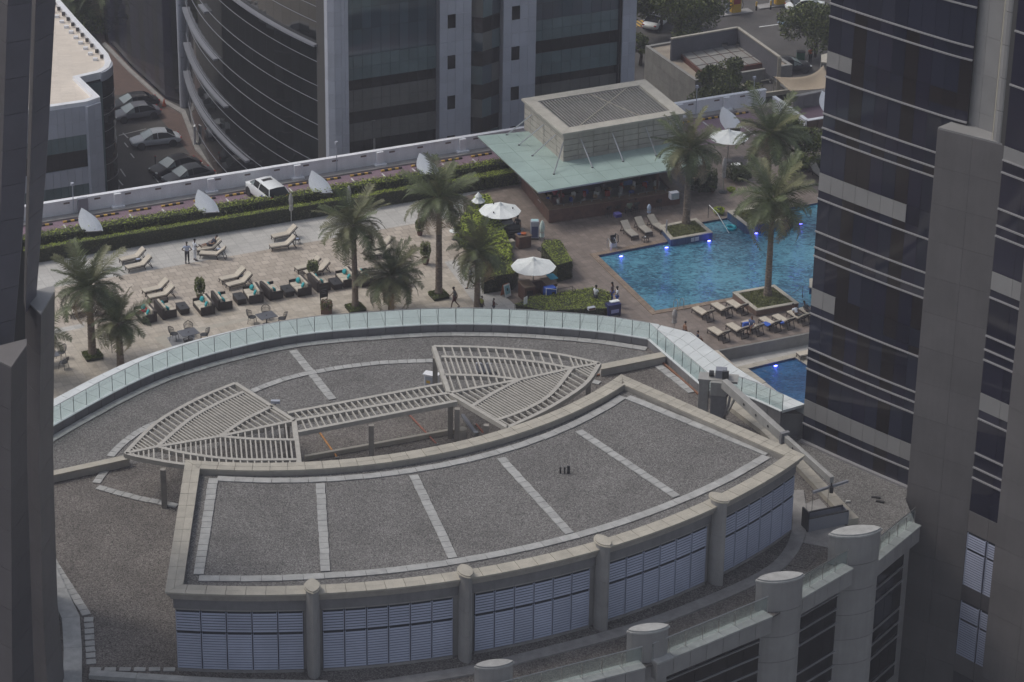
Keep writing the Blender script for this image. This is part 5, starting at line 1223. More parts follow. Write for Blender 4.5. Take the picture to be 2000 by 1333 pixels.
obj('backrest', MB().box(-.18, .14, .8, .18, .18, 1.02), M_wicker, sto, bevel=.01); obj('foot_ring', MB().tube([(math.cos(a)*.17, math.sin(a)*.17, .28) for a in [i*math.pi/4 for i in range(9)]], .012, 4), M_darkmetal, sto)
for x in (-.13, .13):
    for y in (-.13, .13): obj('leg', MB().tube([(x, y, .72), (x*1.4, y*1.4, 0)], .016, 5), M_darkmetal, sto)
first = True
for px, py, lab in ((1188,425,'bar stool left of the stool with the blue towel'), (1206,423,'bar stool under the blue towel'), (1243,417,'bar stool right of the seated guest'), (1286,411,'bar stool nearest the right end of the counter'), (1228,419,'bar stool under the seated guest')):
    if first: sto.location = P(px, py, 0); sto.rotation_euler = (0, 0, TH+math.pi); sto['label'] = lab; first = False
    else: dup(sto, P(px, py, 0), TH+math.pi, lab)
def towel(label, px, py, z, w, d, h, m=C_blue, rz=0, name='towel', cat='towel', par=None):
    o = obj(name, MB().box(-w/2, -d/2, 0, w/2, d/2, h).box(-w/2+.03, -d/2-.015, -.0+h*.2, w/2-.06, -d/2, h*.9), m, None, bevel=.02); o.location = P(px, py, z); o.rotation_euler = (0, 0, rz); return tag(o, label, cat)
towel('purple blue towel draped over a bar stool', 1206, 423, .6, .5, .5, .28, mat('purple_towel', (.05,.045,.2), .9), TH)

# ------------------------------------------------------------------ towel kiosk and service things
t = thing('towel_kiosk', 'dark wood towel kiosk counter under the eight sided parasol', 'kiosk', P(1050, 578, 0), TH)
obj('counter', MB().box(-1.35, -.7, 0, -.55, .5, 1.15), M_brownwood, t, bevel=.01); obj('counter', MB().box(.35, -.9, 0, 1.15, .3, 1.15), M_brownwood, t, bevel=.01); obj('back_cabinet', MB().box(-.5, .35, 0, .4, .6, 1.0), M_brownwood, t)
obj('counter_top', MB().box(-1.4, -.75, 1.151, -.5, .55, 1.2), M_bartop, t); obj('counter_top', MB().box(.3, -.95, 1.151, 1.2, .35, 1.2), M_bartop, t); obj('drawer_front', MB().box(-1.2, -.715, .2, -.7, -.702, .9), M_wicker, t)
towel('bright cyan and white mat on the right kiosk counter', 1078, 541, 1.2, .6, .9, .04, mat('bright_cyan_mat', (.05,.42,.6), .5), TH)
t = thing('towel_bin', 'royal blue towel bin with a white frame in front of the kiosk', 'bin', P(1073, 590, 0), TH); obj('bin_body', MB().box(-.4, -.3, .1, .4, .3, 1.2), C_blue, t, bevel=.02); obj('frame', MB().beam((-.42, -.32, 0), (-.42, -.32, 1.3), .04, .04).beam((.42, -.32, 0), (.42, -.32, 1.3), .04, .04).beam((-.42, -.32, 1.3), (.42, -.32, 1.05), .04, .04), M_white, t); obj('side_panel', MB().box(.05, -.31, .05, .3, -.301, .9), M_black, t)
t = thing('towel_trolley', 'metal rail trolley carrying a roll of blue towels', 'trolley', P(1106, 588, 0), TH)
for x in (-.6, .6):
    for y in (-.25, .25): obj('leg', MB().cbox(x, y, 0, .03, .03, .95), M_darkmetal, t)
obj('rail', MB().tube([(-.6, -.25, .95), (.6, -.25, .95)], .02, 5).tube([(-.6, .25, .95), (.6, .25, .95)], .02, 5).tube([(.6, -.25, .95), (.6, .25, .95)], .02, 5).tube([(-.6, -.25, .12), (.6, -.25, .12)], .02, 5), M_darkmetal, t)
o = obj('towel_roll', MB().tube([(-.42, 0, .2), (-.2, 0, .22), (0, 0, .2), (.25, 0, .22), (.42, 0, .2)], [.2, .23, .19, .23, .19], 12), C_blue); o.location = P(1106, 588, 0); o.rotation_euler = (0, 0, TH); tag(o, 'plump roll of blue towels lying in the metal trolley', 'towel roll')
t = thing('a_board_sign', 'white and blue A board sign with an orange frame beside the hedge block', 'sign', P(988, 579, 0), TH+.35)
M = Matrix.Rotation(-.22, 4, 'X'); obj('front_panel', MB().box(-.3, -.27, 0, .3, -.24, .95, 0, M), M_umb, t); M2 = Matrix.Rotation(.22, 4, 'X'); obj('back_panel', MB().box(-.3, .24, 0, .3, .27, .95, 0, M2), mat('orange_brown_frame', (.3,.09,.03), .6), t); obj('printed_panel', MB().box(-.24, -.276, .2, .24, -.271, .85, 0, M), mat('pale_blue_print', (.25,.5,.55), .5), t); obj('printed_mark', MB().box(-.06, -.282, .45, .06, -.277, .65, 0, M), M_darkmetal, t)
t = thing('service_cart', 'royal blue service cart with white lid right of the low hedge', 'cart', P(1197, 617, 0), TH); obj('cart_body', MB().box(-.5, -.3, .15, .5, .3, 1.0), mat('dark_navy_panel', (.015,.02,.1), .5), t, bevel=.02); obj('white_top', MB().box(-.15, .05, 1.001, .55, .4, 1.06), M_umb, t); obj('linen', MB().box(-.3, -.33, .35, .32, -.301, .62), mat('lilac_linen', (.3,.33,.6), .8), t)
for x in (-.42, .42): obj('wheel', MB().tube([(x, -.28, .08), (x, -.22, .08)], .08, 10), M_rubber, t)
t = thing('speaker_box', 'small pale box set into the low hedge', 'box', P(1155, 605, .75), TH); obj('box_body', MB().box(-.28, -.16, 0, .28, .16, .2), M_aluw, t, bevel=.01); obj('front_panel', MB().box(-.25, -.168, .02, .25, -.161, .18), M_brownwood, t)
t = thing('info_panel', 'slim white information panel rising behind the glass rail', 'sign', P(1026, 612, 0), TH+.5); obj('panel', MB().box(-.2, -.02, .2, .2, .02, 1.3), M_umb, t); obj('post', MB().cbox(0, .04, 0, .05, .05, 1.2), M_steel, t)
t = thing('air_cooler', 'tall grey and blue evaporative air cooler between the parasols', 'cooler', P(1044, 466, 0), TH-.4); obj('casing', MB().box(-.32, -.28, .12, .32, .28, 1.5), M_aluw, t, bevel=.03); obj('front_grille', MB().box(-.24, -.29, .2, .24, -.281, 1.1), mat('blue_grey_grille', (.08,.1,.2), .5), t); obj('water_tank', MB().box(-.3, -.26, 0, .3, .26, .115), M_black, t); obj('top_panel', MB().box(-.25, -.2, 1.501, .25, .2, 1.53), mat('pale_cyan_lid', (.4,.58,.6), .5), t)
t = thing('barbecue_grill', 'black barbecue with hood up among the service counters', 'grill', P(1003, 470, 0), TH); obj('firebox', MB().box(-.5, -.3, .6, .5, .3, .9), M_black, t, bevel=.03); obj('hood', MB().tube([(-.5, .15, .95), (.5, .15, .95)], .3, 12), M_black, t); obj('shelf', MB().box(.51, -.25, .8, .85, .25, .84), M_steel, t)
for x in (-.42, .42): obj('leg', MB().cbox(x, 0, 0, .05, .45, .6), M_darkmetal, t)
t = thing('service_counter', 'brown wooden service counter with an orange pan on top beside the barbecue', 'counter', P(1022, 482, 0), TH); obj('counter_body', MB().box(-.5, -.35, 0, .5, .35, .95), M_brownwood, t, bevel=.01); obj('counter_top', MB().box(-.55, -.4, .951, .55, .4, 1.0), M_bartop, t); obj('orange_pan', MB().lathe([(.18, 1.001), (.22, 1.12), (.2, 1.13)], 12), mat('orange_enamel', (.4,.1,.03), .4), t); obj('blue_pan', MB().lathe([(.14, 1.001), (.16, 1.1)], 12, (-.3, .1, 0)), mat('blue_enamel', (.03,.07,.2), .4), t)
t = thing('storage_box', 'grey wicker storage box under the first white parasol', 'box', P(985, 438, 0), TH); obj('box_body', MB().box(-.5, -.35, 0, .5, .35, .8), M_wicker, t, bevel=.03); obj('lid', MB().box(-.52, -.37, .801, .52, .37, .86), M_darkmetal, t)
t = thing('storage_box', 'low pale lidded box below the barbecue', 'box', P(994, 486, 0), TH); obj('box_body', MB().box(-.38, -.25, 0, .38, .25, .6), M_stonewall, t, bevel=.02); obj('lid', MB().box(-.4, -.27, .601, .4, .27, .66), M_coping, t)
t = thing('storage_box', 'dark grey box between the wicker box and the barbecue', 'box', P(992, 452, 0), TH); obj('box_body', MB().box(-.45, -.3, 0, .45, .3, .7), M_darkmetal, t, bevel=.02); obj('lid', MB().box(-.47, -.32, .701, .47, .32, .74), M_alu, t)
for px, py, lab in ((888,468,'small glass topped table half hidden by the hedge bank'), (893,418,'small white topped table behind the tallest palm trunk'), (1437,338,'white round table under the rear palm crown')):
    t = thing('bistro_table', lab, 'table', P(px, py, 0)); obj('tabletop', MB().lathe([(.42, .7), (.42, .73)], 16), M_umb, t); obj('pedestal', MB().tube([(0, 0, 0), (0, 0, .7)], .03, 6), M_steel, t); obj('foot', MB().lathe([(.25, 0), (.05, .04)], 10), M_darkmetal, t)
# ------------------------------------------------------------------ pool side loungers
for px, py, da, lab in ((1229,460,0,'left one of three taupe loungers at the head of the pool'), (1256,453,0,'middle one of three taupe loungers at the head of the pool'), (1283,448,.12,'right one of three taupe loungers next to the pool planter'),
    (1597,345,0,'taupe lounger beside the dark tower behind the pool, left of two'), (1619,342,0,'taupe lounger beside the dark tower behind the pool, right of two')):
    lounger(px, py, TH+math.pi/2+da+.0, lab, 'taupe loungers with backs towards the bar', True)
for px, py, lab in ((1373,620,'cream lounger nearest the pool ladder, left of the upper three'), (1410,612,'cream lounger in the middle of the upper three beside the planter'), (1440,607,'cream lounger touching the brown planter'),
    (1404,660,'left end lounger of the long lower row beside the steps'), (1440,652,'second lounger from the left in the long lower row'), (1470,647,'lounger with a woman sitting on its edge'), (1504,640,'lounger with a folded blue towel in the lower row'), (1530,635,'lounger with a small blue bag, next to the blue towel one'), (1559,627,'lounger with a man in white reclining'), (1582,621,'last lounger of the lower row beside the tower')):
    lounger(px, py, TH-math.pi/2+.15, lab, 'cream loungers below the pool')
lounger(1583, 697, TH+.0, 'single lounger on the lower deck beside the small pool', 'cream loungers below the pool', z=-.9)
towel('crumpled royal blue towel on a lower row lounger', 1497, 634, .45, .5, .6, .06, C_blue, TH+.4); towel('small royal blue bag on a lower row lounger', 1526, 632, .45, .35, .3, .12, C_blue, TH)
towel('light blue towel held beside the seated woman', 1456, 640, .45, .45, .2, .4, C_blue, TH)
bn = thing('bench', 'dark slatted bench along the foot of the retaining wall', 'bench', P(1512, 681, -.9), TH); 
for k in range(12): obj('slat', MB().box(-1.6+.27*k, -.2, .4, -1.4+.27*k, .2, .44), M_brownwood, bn)
for x in (-1.4, -.5, .5, 1.4): obj('leg', MB().cbox(x, 0, 0, .08, .36, .4), M_brownwood, bn)
obj('backrest', MB().box(-1.6, .2, .45, 1.6, .24, .75), M_brownwood, bn)
# ladders and rails
def ladder(label, px, py, rz):
    t = thing('pool_ladder', label, 'pool ladder', P(px, py, 0), rz)
    for s in (-.25, .25): obj('handrail', MB().tube([(s, -.5, 0), (s, -.5, .75), (s, -.3, .88), (s, .1, .6), (s, .2, -.6)], .025, 6), M_steel, t)
    for k in range(2): obj('rung', MB().tube([(-.25, .2, -.2-.25*k), (.25, .2, -.2-.25*k)], .02, 5), M_steel, t)
    return t
ladder('steel pool ladder at the near edge of the pool', 1323, 602, TH); ladder('steel pool ladder at the left corner of the pool', 1197, 489, TH+math.pi)
t = thing('pool_lift', 'black and white pool access chair by the left pool corner', 'chair', P(1199, 485, 0), TH); obj('seat', MB().box(-.22, -.22, .5, .22, .22, .56), M_black, t); obj('backrest', MB().box(-.22, .18, .57, .22, .23, 1.0), M_black, t); obj('arm', MB().tube([(.25, .3, 0), (.25, .3, 1.05), (.22, -.2, 1.1), (.2, -.3, .6)], .04, 7), M_black, t); obj('stand', MB().cbox(0, .2, 0, .4, .3, .5), M_umb, t)
t = thing('life_pole', 'long pale pole leaning from the rail into the pool', 'pole', P(1384, 424, 0)); a_, b_, c_ = P(1384, 402, .0), P(1400, 410, .0), P(1424, 456, 0)
tp_ = P(1384, 424, 0)+Z*1.0; obj('pole_shaft', MB().tube([tp_, tp_.lerp(P(1424, 456, -.1), .4)+Z*.25, P(1424, 456, -.1)], .03, 5), M_umb, t, W=True); obj('stand', MB().tube([P(1383, 426, 0), P(1383, 426, 0)+Z*1.0], .025, 5), M_darkmetal, t, W=True)
t = thing('pool_rail', 'dark metal step rail in the right arm of the pool', 'handrail', P(1572, 585, 0))
a_, b_ = P(1567, 583, 0), P(1586, 590, 0); obj('handrail', MB().tube([a_, a_+Z*.95, P(1547, 574, .95)], .025, 5).tube([b_, b_+Z*.95], .025, 5).tube([b_+Z*.95, b_-B*1.0+A*.2+Z*.75], .03, 5), M_darkmetal, t, W=True)
t = thing('side_table', 'small dark side table at the foot of the middle pool lounger', 'side table', P(1260, 473, 0), TH); obj('tabletop', MB().cbox(0, 0, .36, .45, .45, .04), M_wicker, t); obj('cup', MB().lathe([(.05, .401), (.06, .47)], 8), M_umb, t)
for x in (-.18, .18):
    for y in (-.18, .18): obj('leg', MB().cbox(x, y, 0, .04, .04, .36), M_wicker, t)
# underwater lamps
for i, (px, py, z, lab) in enumerate(((1213,501,-.05,'glowing blue pool lamp at the left pool corner'), (1302,484,-.05,'glowing blue pool lamp left of the front planter'), (1385,471,-.05,'glowing blue pool lamp at the front planter corner'), (1477,456,-.05,'glowing blue pool lamp under the far planter'), (1564,437,-.05,'glowing blue pool lamp farthest right in the pool'), (1515,715,-.93,'glowing blue lamp in the small pool'))):
    q = P(px, py, z); t = thing('pool_lamp', lab, 'lamp', q, TH, 'glowing blue underwater lamps')
    obj('lens', MB().ell((0, 0, 0), .15, .09, .035, 12, 6), M_lamp, t); obj('rim', MB().tube([(math.cos(a)*.16, math.sin(a)*.1, -.03) for a in [k*math.pi/6 for k in range(13)]], .012, 4), M_steel, t)
    ld = bpy.data.lights.new('lamp_light', 'POINT'); ld.energy = 2.5; ld.color = (.06, .06, 1); ld.shadow_soft_size = .12; lo_ = bpy.data.objects.new('lamp_light', ld); COL.objects.link(lo_); lo_.parent = t; lo_.location = (0, -.1, .22)
# the float
o = obj('swim_ring', MB().tube([(math.cos(a)*.36, math.sin(a)*.36, 0) for a in [k*math.pi/8 for k in range(17)]], .13, 8), C_cyan, smooth=True); o.location = P(1427, 445, -.05); tag(o, 'cyan inflatable swim ring floating by the far planter', 'swim ring')

# ------------------------------------------------------------------ people
def skin(name, verts, edges, rads, m, parent, root=0, lvl=1):
    me = bpy.data.meshes.new(name); me.from_pydata([tuple(v) for v in verts], edges, []); me.materials.append(m); me.update()
    o = bpy.data.objects.new(name, me); COL.objects.link(o); o.parent = parent
    sk_ = o.modifiers.new('skin', 'SKIN'); sk_.use_smooth_shade = True
    for i, r in enumerate(rads):
        d = me.skin_vertices[0].data[i]; d.radius = r if isinstance(r, tuple) else (r, r); d.use_root = (i == root)
    s = o.modifiers.new('sub', 'SUBSURF'); s.levels = lvl; s.render_levels = lvl; return o
def V(*a): return Vector(a)
def pose(kind):
    """joints: pelvis chest neck head | shoulder elbow wrist | hip knee ankle toe (left then right), faces +y"""
    J = dict(pe=V(0,0,.96), ch=V(0,0,1.28), ne=V(0,.0,1.47), hd=V(0,.03,1.63))
    for s, k in ((-1, 'l'), (1, 'r')):
        J['s'+k] = V(.18*s,0,1.4); J['e'+k] = V(.25*s,-.02,1.12); J['w'+k] = V(.27*s,.06,.88)
        J['h'+k] = V(.09*s,0,.92); J['k'+k] = V(.1*s,.02,.5); J['a'+k] = V(.11*s,-.02,.09); J['t'+k] = V(.13*s,.13,.03)
    if kind == 'hips':
        for s, k in ((-1, 'l'), (1, 'r')): J['e'+k] = V(.37*s,-.06,1.16); J['w'+k] = V(.2*s,.06,1.02)
    if kind == 'walk':
        J['kl'] = V(-.1,.2,.53); J['al'] = V(-.1,.28,.1); J['tl'] = V(-.1,.43,.06); J['kr'] = V(.1,-.06,.5); J['ar'] = V(.1,-.36,.14); J['tr'] = V(.1,-.24,.03)
        J['el'] = V(-.24,-.16,1.14); J['wl'] = V(-.24,-.12,.9); J['er'] = V(.24,.1,1.14); J['wr'] = V(.22,.28,.98); J['hd'] = V(0,.09,1.61); J['ne'] = V(0,.04,1.46)
    if kind == 'carry':
        for s, k in ((-1, 'l'), (1, 'r')): J['e'+k] = V(.24*s,.04,1.14); J['w'+k] = V(.14*s,.28,1.1)
    if kind == 'talk':
        J['er'] = V(.26,.08,1.14); J['wr'] = V(.2,.3,1.2)
    if kind == 'sit':
        d = V(0,0,-.46)
        for k in ('pe','ch','ne','hd','sl','sr','el','er','hl','hr'): J[k] = J[k]+d
        for s, k in ((-1, 'l'), (1, 'r')): J['k'+k] = V(.13*s,.42,.5); J['a'+k] = V(.13*s,.44,.09); J['t'+k] = V(.14*s,.58,.03); J['w'+k] = V(.14*s,.3,.62)
    if kind == 'recline':
        J['pe'] = V(0,0,.55); J['ch'] = V(0,-.26,.78); J['ne'] = V(0,-.4,.93); J['hd'] = V(0,-.46,1.09)
        for s, k in ((-1, 'l'), (1, 'r')):
            J['s'+k] = V(.18*s,-.35,.87); J['e'+k] = V(.28*s,-.1,.68); J['w'+k] = V(.18*s,.1,.68); J['h'+k] = V(.09*s,.02,.54); J['k'+k] = V(.1*s,.42,.62); J['a'+k] = V(.11*s,.82,.52); J['t'+k] = V(.12*s,.88,.64)
    if kind == 'wade':
        for s, k in ((-1, 'l'), (1, 'r')): J['e'+k] = V(.3*s,.1,1.2); J['w'+k] = V(.25*s,.3,1.25)
    return J
def person(label, q, rz, kind='stand', s=1.0, sk=None, top=C_white, bot=C_black, hair=M_hair, long_=False, longhair=False, sleeves=.6, legs=1.0, bare=False):
    sk = sk or M_skin; t = thing('person', label, 'person', q, rz); t.scale = (s, s, s); J = pose(kind)
    vs = [J['pe'], (J['pe']+J['ch'])/2, J['ch'], J['ne'], J['ne'].lerp(J['hd'], .45), J['hd'], J['hd']+(J['hd']-J['ne']).normalized()*.08]; es = [(0, 1), (1, 2), (2, 3), (3, 4), (4, 5), (5, 6)]
    rs = [(.14, .1), (.125, .09), (.15, .1), .055, .055, (.078, .09), (.06, .07)]
    for k in 'lr':
        i = len(vs); hand = (J['w'+k]-J['e'+k]).normalized(); pm = J['w'+k]+hand*.06
        vs += [J['s'+k], J['e'+k], J['w'+k], pm]; es += [(2, i), (i, i+1), (i+1, i+2), (i+2, i+3)]; rs += [.055, .042, .028, (.036, .018)]
        sd_ = hand.cross(V(0, 1, .2)).normalized()
        for f in range(5):
            b = len(vs); off = sd_*(.03-.018*f) if f < 4 else sd_*.045; ln_ = (.06, .07, .065, .05, .045)[f]
            st = pm+off*.8; vs += [st+hand*.01, st+hand*ln_*.6+off*.15, st+hand*ln_+V(0, .012, -.005)]; es += [(i+3, b), (b, b+1), (b+1, b+2)]; rs += [.009, .008, .006]
        i = len(vs); vs += [J['h'+k], J['k'+k], J['a'+k], J['t'+k]]; es += [(0, i), (i, i+1), (i+1, i+2), (i+2, i+3)]; rs += [.085, .055, .036, (.04, .025)]
    skin('body', vs, es, rs, sk, t)
    if not bare:
        v2 = [J['pe'], (J['pe']+J['ch'])/2, J['ch'], J['ne']-(J['ne']-J['ch'])*.2]; e2_ = [(0, 1), (1, 2), (2, 3)]; r2 = [(.165, .125), (.15, .115), (.17, .12), (.07, .06)]
        if long_: v2.append(J['pe']+V(0, 0, -.45)); e2_.append((0, 4)); r2.append((.17, .14))
        for k in 'lr': i = len(v2); v2 += [J['s'+k], J['s'+k].lerp(J['e'+k], sleeves)]; e2_ += [(2, i), (i, i+1)]; r2 += [.075, .066]
        skin('shirt', v2, e2_, r2, top, t)
    v3 = [J['pe']+V(0, 0, .03)]; e3 = []; r3 = [(.15, .115)]
    for k in 'lr':
        i = len(v3); v3 += [J['h'+k], J['h'+k].lerp(J['k'+k], 1 if legs >= 1 else legs)]; e3 += [(0, i), (i, i+1)]; r3 += [.1, .075]
        if legs >= 1: v3.append(J['k'+k].lerp(J['a'+k], .9)); e3.append((i+1, i+2)); r3.append(.058)
    skin('trousers' if legs >= 1 else 'shorts', v3, e3, r3, bot, t)
    hd = J['hd']; up = (J['hd']-J['ne']).normalized(); mb = MB().ell(hd+up*.05+V(0, -.025, .02), .09, .1, .085, 10, 6)
    if longhair: mb.ell(hd+V(0, -.07, -.1), .085, .05, .17, 8, 5)
    obj('hair', mb, hair, t, smooth=True)
    obj('face', MB().ell(hd+V(0, .088, .0), .012, .018, .022, 6, 4).ell(hd+V(-.03, .083, .025), .012, .008, .008, 6, 4, 1).ell(hd+V(.03, .083, .025), .012, .008, .008, 6, 4, 1).ell(hd+V(0, .082, -.04), .024, .008, .007, 6, 4, 2), [sk, M_black, C_maroon], t)
    if not bare or True:
        for k in 'lr':
            o = MB().beam(J['a'+k]+V(0, -.03, -.06), J['t'+k]+V(0, .04, .0), .09, .05); obj('shoe', o, M_black, t)
    return t
BK = TH+math.pi  # roughly: back to the camera is rz ~ 0
person('man with hands on hips in a pale blue shirt and black trousers by the loungers', P(366, 515, 0), .1, 'hips', 1.0, M_skin2, C_pale, C_black)
person('man in a long white tunic standing between the other man and the lounger', P(381, 509, 0), -1.0, 'talk', 1.0, M_skin2, C_white, C_white, long_=True)
person('person in dark clothes reclining on the lounger near the clipped hedge', P(412, 490, 0), TH+math.pi/2, 'recline', .98, M_skin, C_navy, C_navy, legs=.9)
person('man in dark T shirt and maroon shorts walking past the glass rail', P(888, 603, 0), 1.75, 'walk', 1.0, M_skin2, C_grey, C_maroon, legs=.95)
person('child in a dark red shirt holding something behind the glass rail', P(964, 614, 0), -1.2, 'carry', .72, M_skin2, C_maroon, C_navy)
person('person in an olive top partly hidden behind the palm by the rail', P(941, 612, 0), -.8, 'stand', .78, M_skin2, C_yellow, C_black)
person('person in a light blue shirt walking behind the palm near the hedge block', P(919, 562, 0), 2.0, 'walk', 1.0, M_skin, C_pale, mat('taupe_trousers', (.12,.1,.09), .8))
person('man in a white polo shirt standing behind the low hedge', P(1163, 600, 0), -.9, 'talk', 1.0, M_skin2, C_white, C_navy)
person('woman with long dark hair standing next to the pool edge', P(1195, 592, 0), 1.3, 'stand', .95, M_skin, mat('patterned_dark_cloth', (.06,.04,.04), .8, noise=30, amt=.8), C_blue, longhair=True)
person('boy in white T shirt with blue towel round his waist at the pool edge', P(1205, 600, 0), 1.6, 'carry', .95, M_skin2, C_white, C_blue, legs=.8)
person('shirtless boy standing behind the white roof corner slabs', P(1337, 665, 0), -1.0, 'stand', .85, M_skin, C_white, C_navy, bare=True, legs=.6)
person('child in a dark top sitting on the ground right of the shirtless boy', P(1362, 672, 0), -1.4, 'sit', .8, M_skin, C_navy, C_navy, legs=.7)
person('woman in blue sitting on the edge of a lounger leaning forward', P(1467, 648, 0), 2.6, 'sit', .95, M_skin, mat('faded_blue_swimwear', (.1,.15,.3), .8), _mats['faded_blue_swimwear'], hair=M_hairb, longhair=True, legs=.4)
person('man in a white shirt reclining on the second last lounger', P(1556, 626, 0), TH+math.pi+.2, 'recline', .95, M_skin2, C_white, C_grey)
person('dark haired person reclining on the lounger beside the tower', P(1577, 619, 0), TH+math.pi+.2, 'recline', .9, M_skin2, C_grey, C_grey)
person('guest in a grey green shirt seated at the bar counter', P(1229, 420, .3), TH, 'sit', 1.0, M_skin2, C_green, C_black)
person('second guest in dark clothing seated close beside the grey green shirt', P(1242, 417, .3), TH+.2, 'sit', .95, M_skin2, C_grey, C_black)
person('bartender in a red shirt behind the left corner of the counter', P(1083, 404, 0), TH+math.pi, 'stand', 1.0, M_skin2, C_red, C_black)
person('bartender in a dark shirt working behind the middle of the counter', P(1180, 392, 0), TH+math.pi, 'talk', 1.0, M_skin2, C_grey, C_black)
person('bartender in a navy shirt next to the red shirted one', P(1064, 398, 0), TH+math.pi+.4, 'carry', 1.0, M_skin, C_navy, C_black)
person('child sitting in the cyan swim ring', P(1427, 446, -.75), 2.2, 'wade', .62, M_skin, C_red, C_red, hair=mat('ginger_hair', (.3,.08,.02), .6), sleeves=.4)
person('person in bright red lying across the wicker sofa behind the small left palm', P(284, 620, 0), TH+math.pi*.6, 'recline', .95, M_skin, C_red, C_red)
person('cook in black beside the barbecue', P(1011, 462, 0), 2.6, 'talk', 1.0, M_skin2, C_black, C_navy)
person('man in dark clothes by the boundary wall near the tower', P(1614, 296, 0), 2.0, 'sit', .95, M_skin2, C_grey, C_black)
# ------------------------------------------------------------------ curtain walls
def PY(px, py, Y):
    r = FPX*_f + (px-1000)*_R - (py-666.5)*_U; t = Y/r.y; return CAM + r*t
def curtain(root, pts, rows, depth=.06, gap=.02, world=True):
    """rows: (z0, z1, part name, material or list, proud). one object per cell"""
    for z0, z1, nm, mm, proud in rows:
        for k, (a, b) in enumerate(zip(pts, pts[1:])):
            d = (b-a).normalized(); n = Vector((d.y, -d.x, 0)); m = mm(k) if callable(mm) else mm
            if m is None: continue
            nn = nm(k) if callable(nm) else nm
            g = gap if proud < .08 else .0
            key = (nn, round((b-a).length, 2), round(z1-z0, 3), m.name, proud)
            if key not in _cw: L = (b-a).length; _cw[key] = MB().box(-L/2+g/2, -proud-.0, g/2, L/2-g/2, depth, (z1-z0)-g/2).mesh(nn, m)
            c = (a+b)/2; place(nn, _cw[key], root, Vector((c.x, c.y, z0))-Vector(root.location), math.atan2(d.y, d.x))
_cw = {}
def ys_rows(base, ys): return [zy(base, y) for y in ys]

# ---------------- right tower
TR = thing('glass_tower', 'dark glass tower with thin pale bands filling the right side of the view', 'tower', (0, 0, 0))
tb = P(1568, 862, ZE)
zt1 = zy(tb, 826); ta = arc3(P(1568.5, 825, zt1), P(1656, 864.5, zt1), P(1780, 917, zt1), 9); _e = (ta[-1]-ta[-2]); ta = ta+[ta[-1]+_e+Vector((0, .06, 0)), ta[-1]+_e*1.9+Vector((0, .18, 0))]
obj('tower_core', MB().prism([p+Vector((0, .12, 0)) for p in offs(ta, .12)]+[ta[-1]+Vector((6, 8, 0)), ta[0]+Vector((5, 14, 0)), ta[0]+Vector((1.2, 5, 0))], ZST, 62), M_joint, TR)
Y_ = [0,7,32,100,130,150,222,250,268,338,372,388,452,483,500,563,597,612,680,699,720,780,812,827]
zz = {y: zy(tb, y) for y in Y_}
zz[-80] = zz[150]+7.8; zz[-100] = zz[130]+7.8; zz[-130] = zz[100]+7.8
pairs = [(827,860,'glass_pane',0), (812,827,'glass_pane',0), (780,812,'spandrel_panel',9), (720,780,'glass_pane',0), (699,720,'glass_pane',0), (680,699,'glass_pane',0), (612,680,'glass_pane',0), (597,612,'glass_pane',0), (563,597,'spandrel_panel',2), (500,563,'glass_pane',0), (483,500,'glass_pane',0), (452,483,'glass_pane',0), (388,452,'glass_pane',0), (372,388,'glass_pane',0), (338,372,'spandrel_panel',7), (268,338,'glass_pane',0), (250,268,'glass_pane',0), (222,250,'glass_pane',0), (150,222,'glass_pane',0), (130,150,'glass_pane',0), (100,130,'spandrel_panel',2), (32,100,'glass_pane',0), (7,32,'glass_pane',0)]
zz[860] = ZE
G_tow2 = glass('violet_tinted_glass', (.016,.015,.03), .06, .6); G_tow3 = glass('brown_tinted_glass', (.018,.014,.014), .08, .5)
rows = []
for y1, y0, nm, nl in pairs:
    pass
for lo, hi, nm, nl in [(b, a, n, l) for a, b, n, l in pairs]:
    z0, z1 = zz[lo], zz[hi]
    rr = random.Random(lo)
    pick = [((G_tower, G_tower, G_tow3, G_tower, G_tow2, G_tower, G_tow3, G_tow2, G_tower, G_tower, G_tow3, G_tower)[q_] if rr.random() < .8 else rr.choice([G_tower, G_tow2, G_tow3])) for q_ in range(12)]
    if nm == 'spandrel_panel': rows.append((z0, z1, (lambda k, n=nl: 'spandrel_panel' if k < n else 'glass_pane'), (lambda k, n=nl, p=pick: M_towpan if k < n else p[k]), .02))
    else: rows.append((z0, z1, 'glass_pane', (lambda k, p=pick: p[k]), .0))
top_z = zz[7]; k = 0
while top_z < 60: rows.append((top_z, top_z+2.4, 'glass_pane', G_tower, .0)); top_z += 2.4
curtain(TR, ta, rows)
for y in (827, 720, 699, 680, 612, 500, 483, 452, 388, 268, 250, 222, 150, 32, 7):
    z = zz[y]; obj('band', MB().band(offs(ta, -.09), offs(ta, .02), z-.045, z+.045), M_mull, TR)
for z in (zz[7]+2.4, zz[7]+4.8): obj('band', MB().band(offs(ta, -.09), offs(ta, .02), z-.045, z+.045), M_mull, TR)
obj('band', MB().band(offs(ta, -.25), offs(ta, .02), ZE, ZE+.14), M_mull, TR)
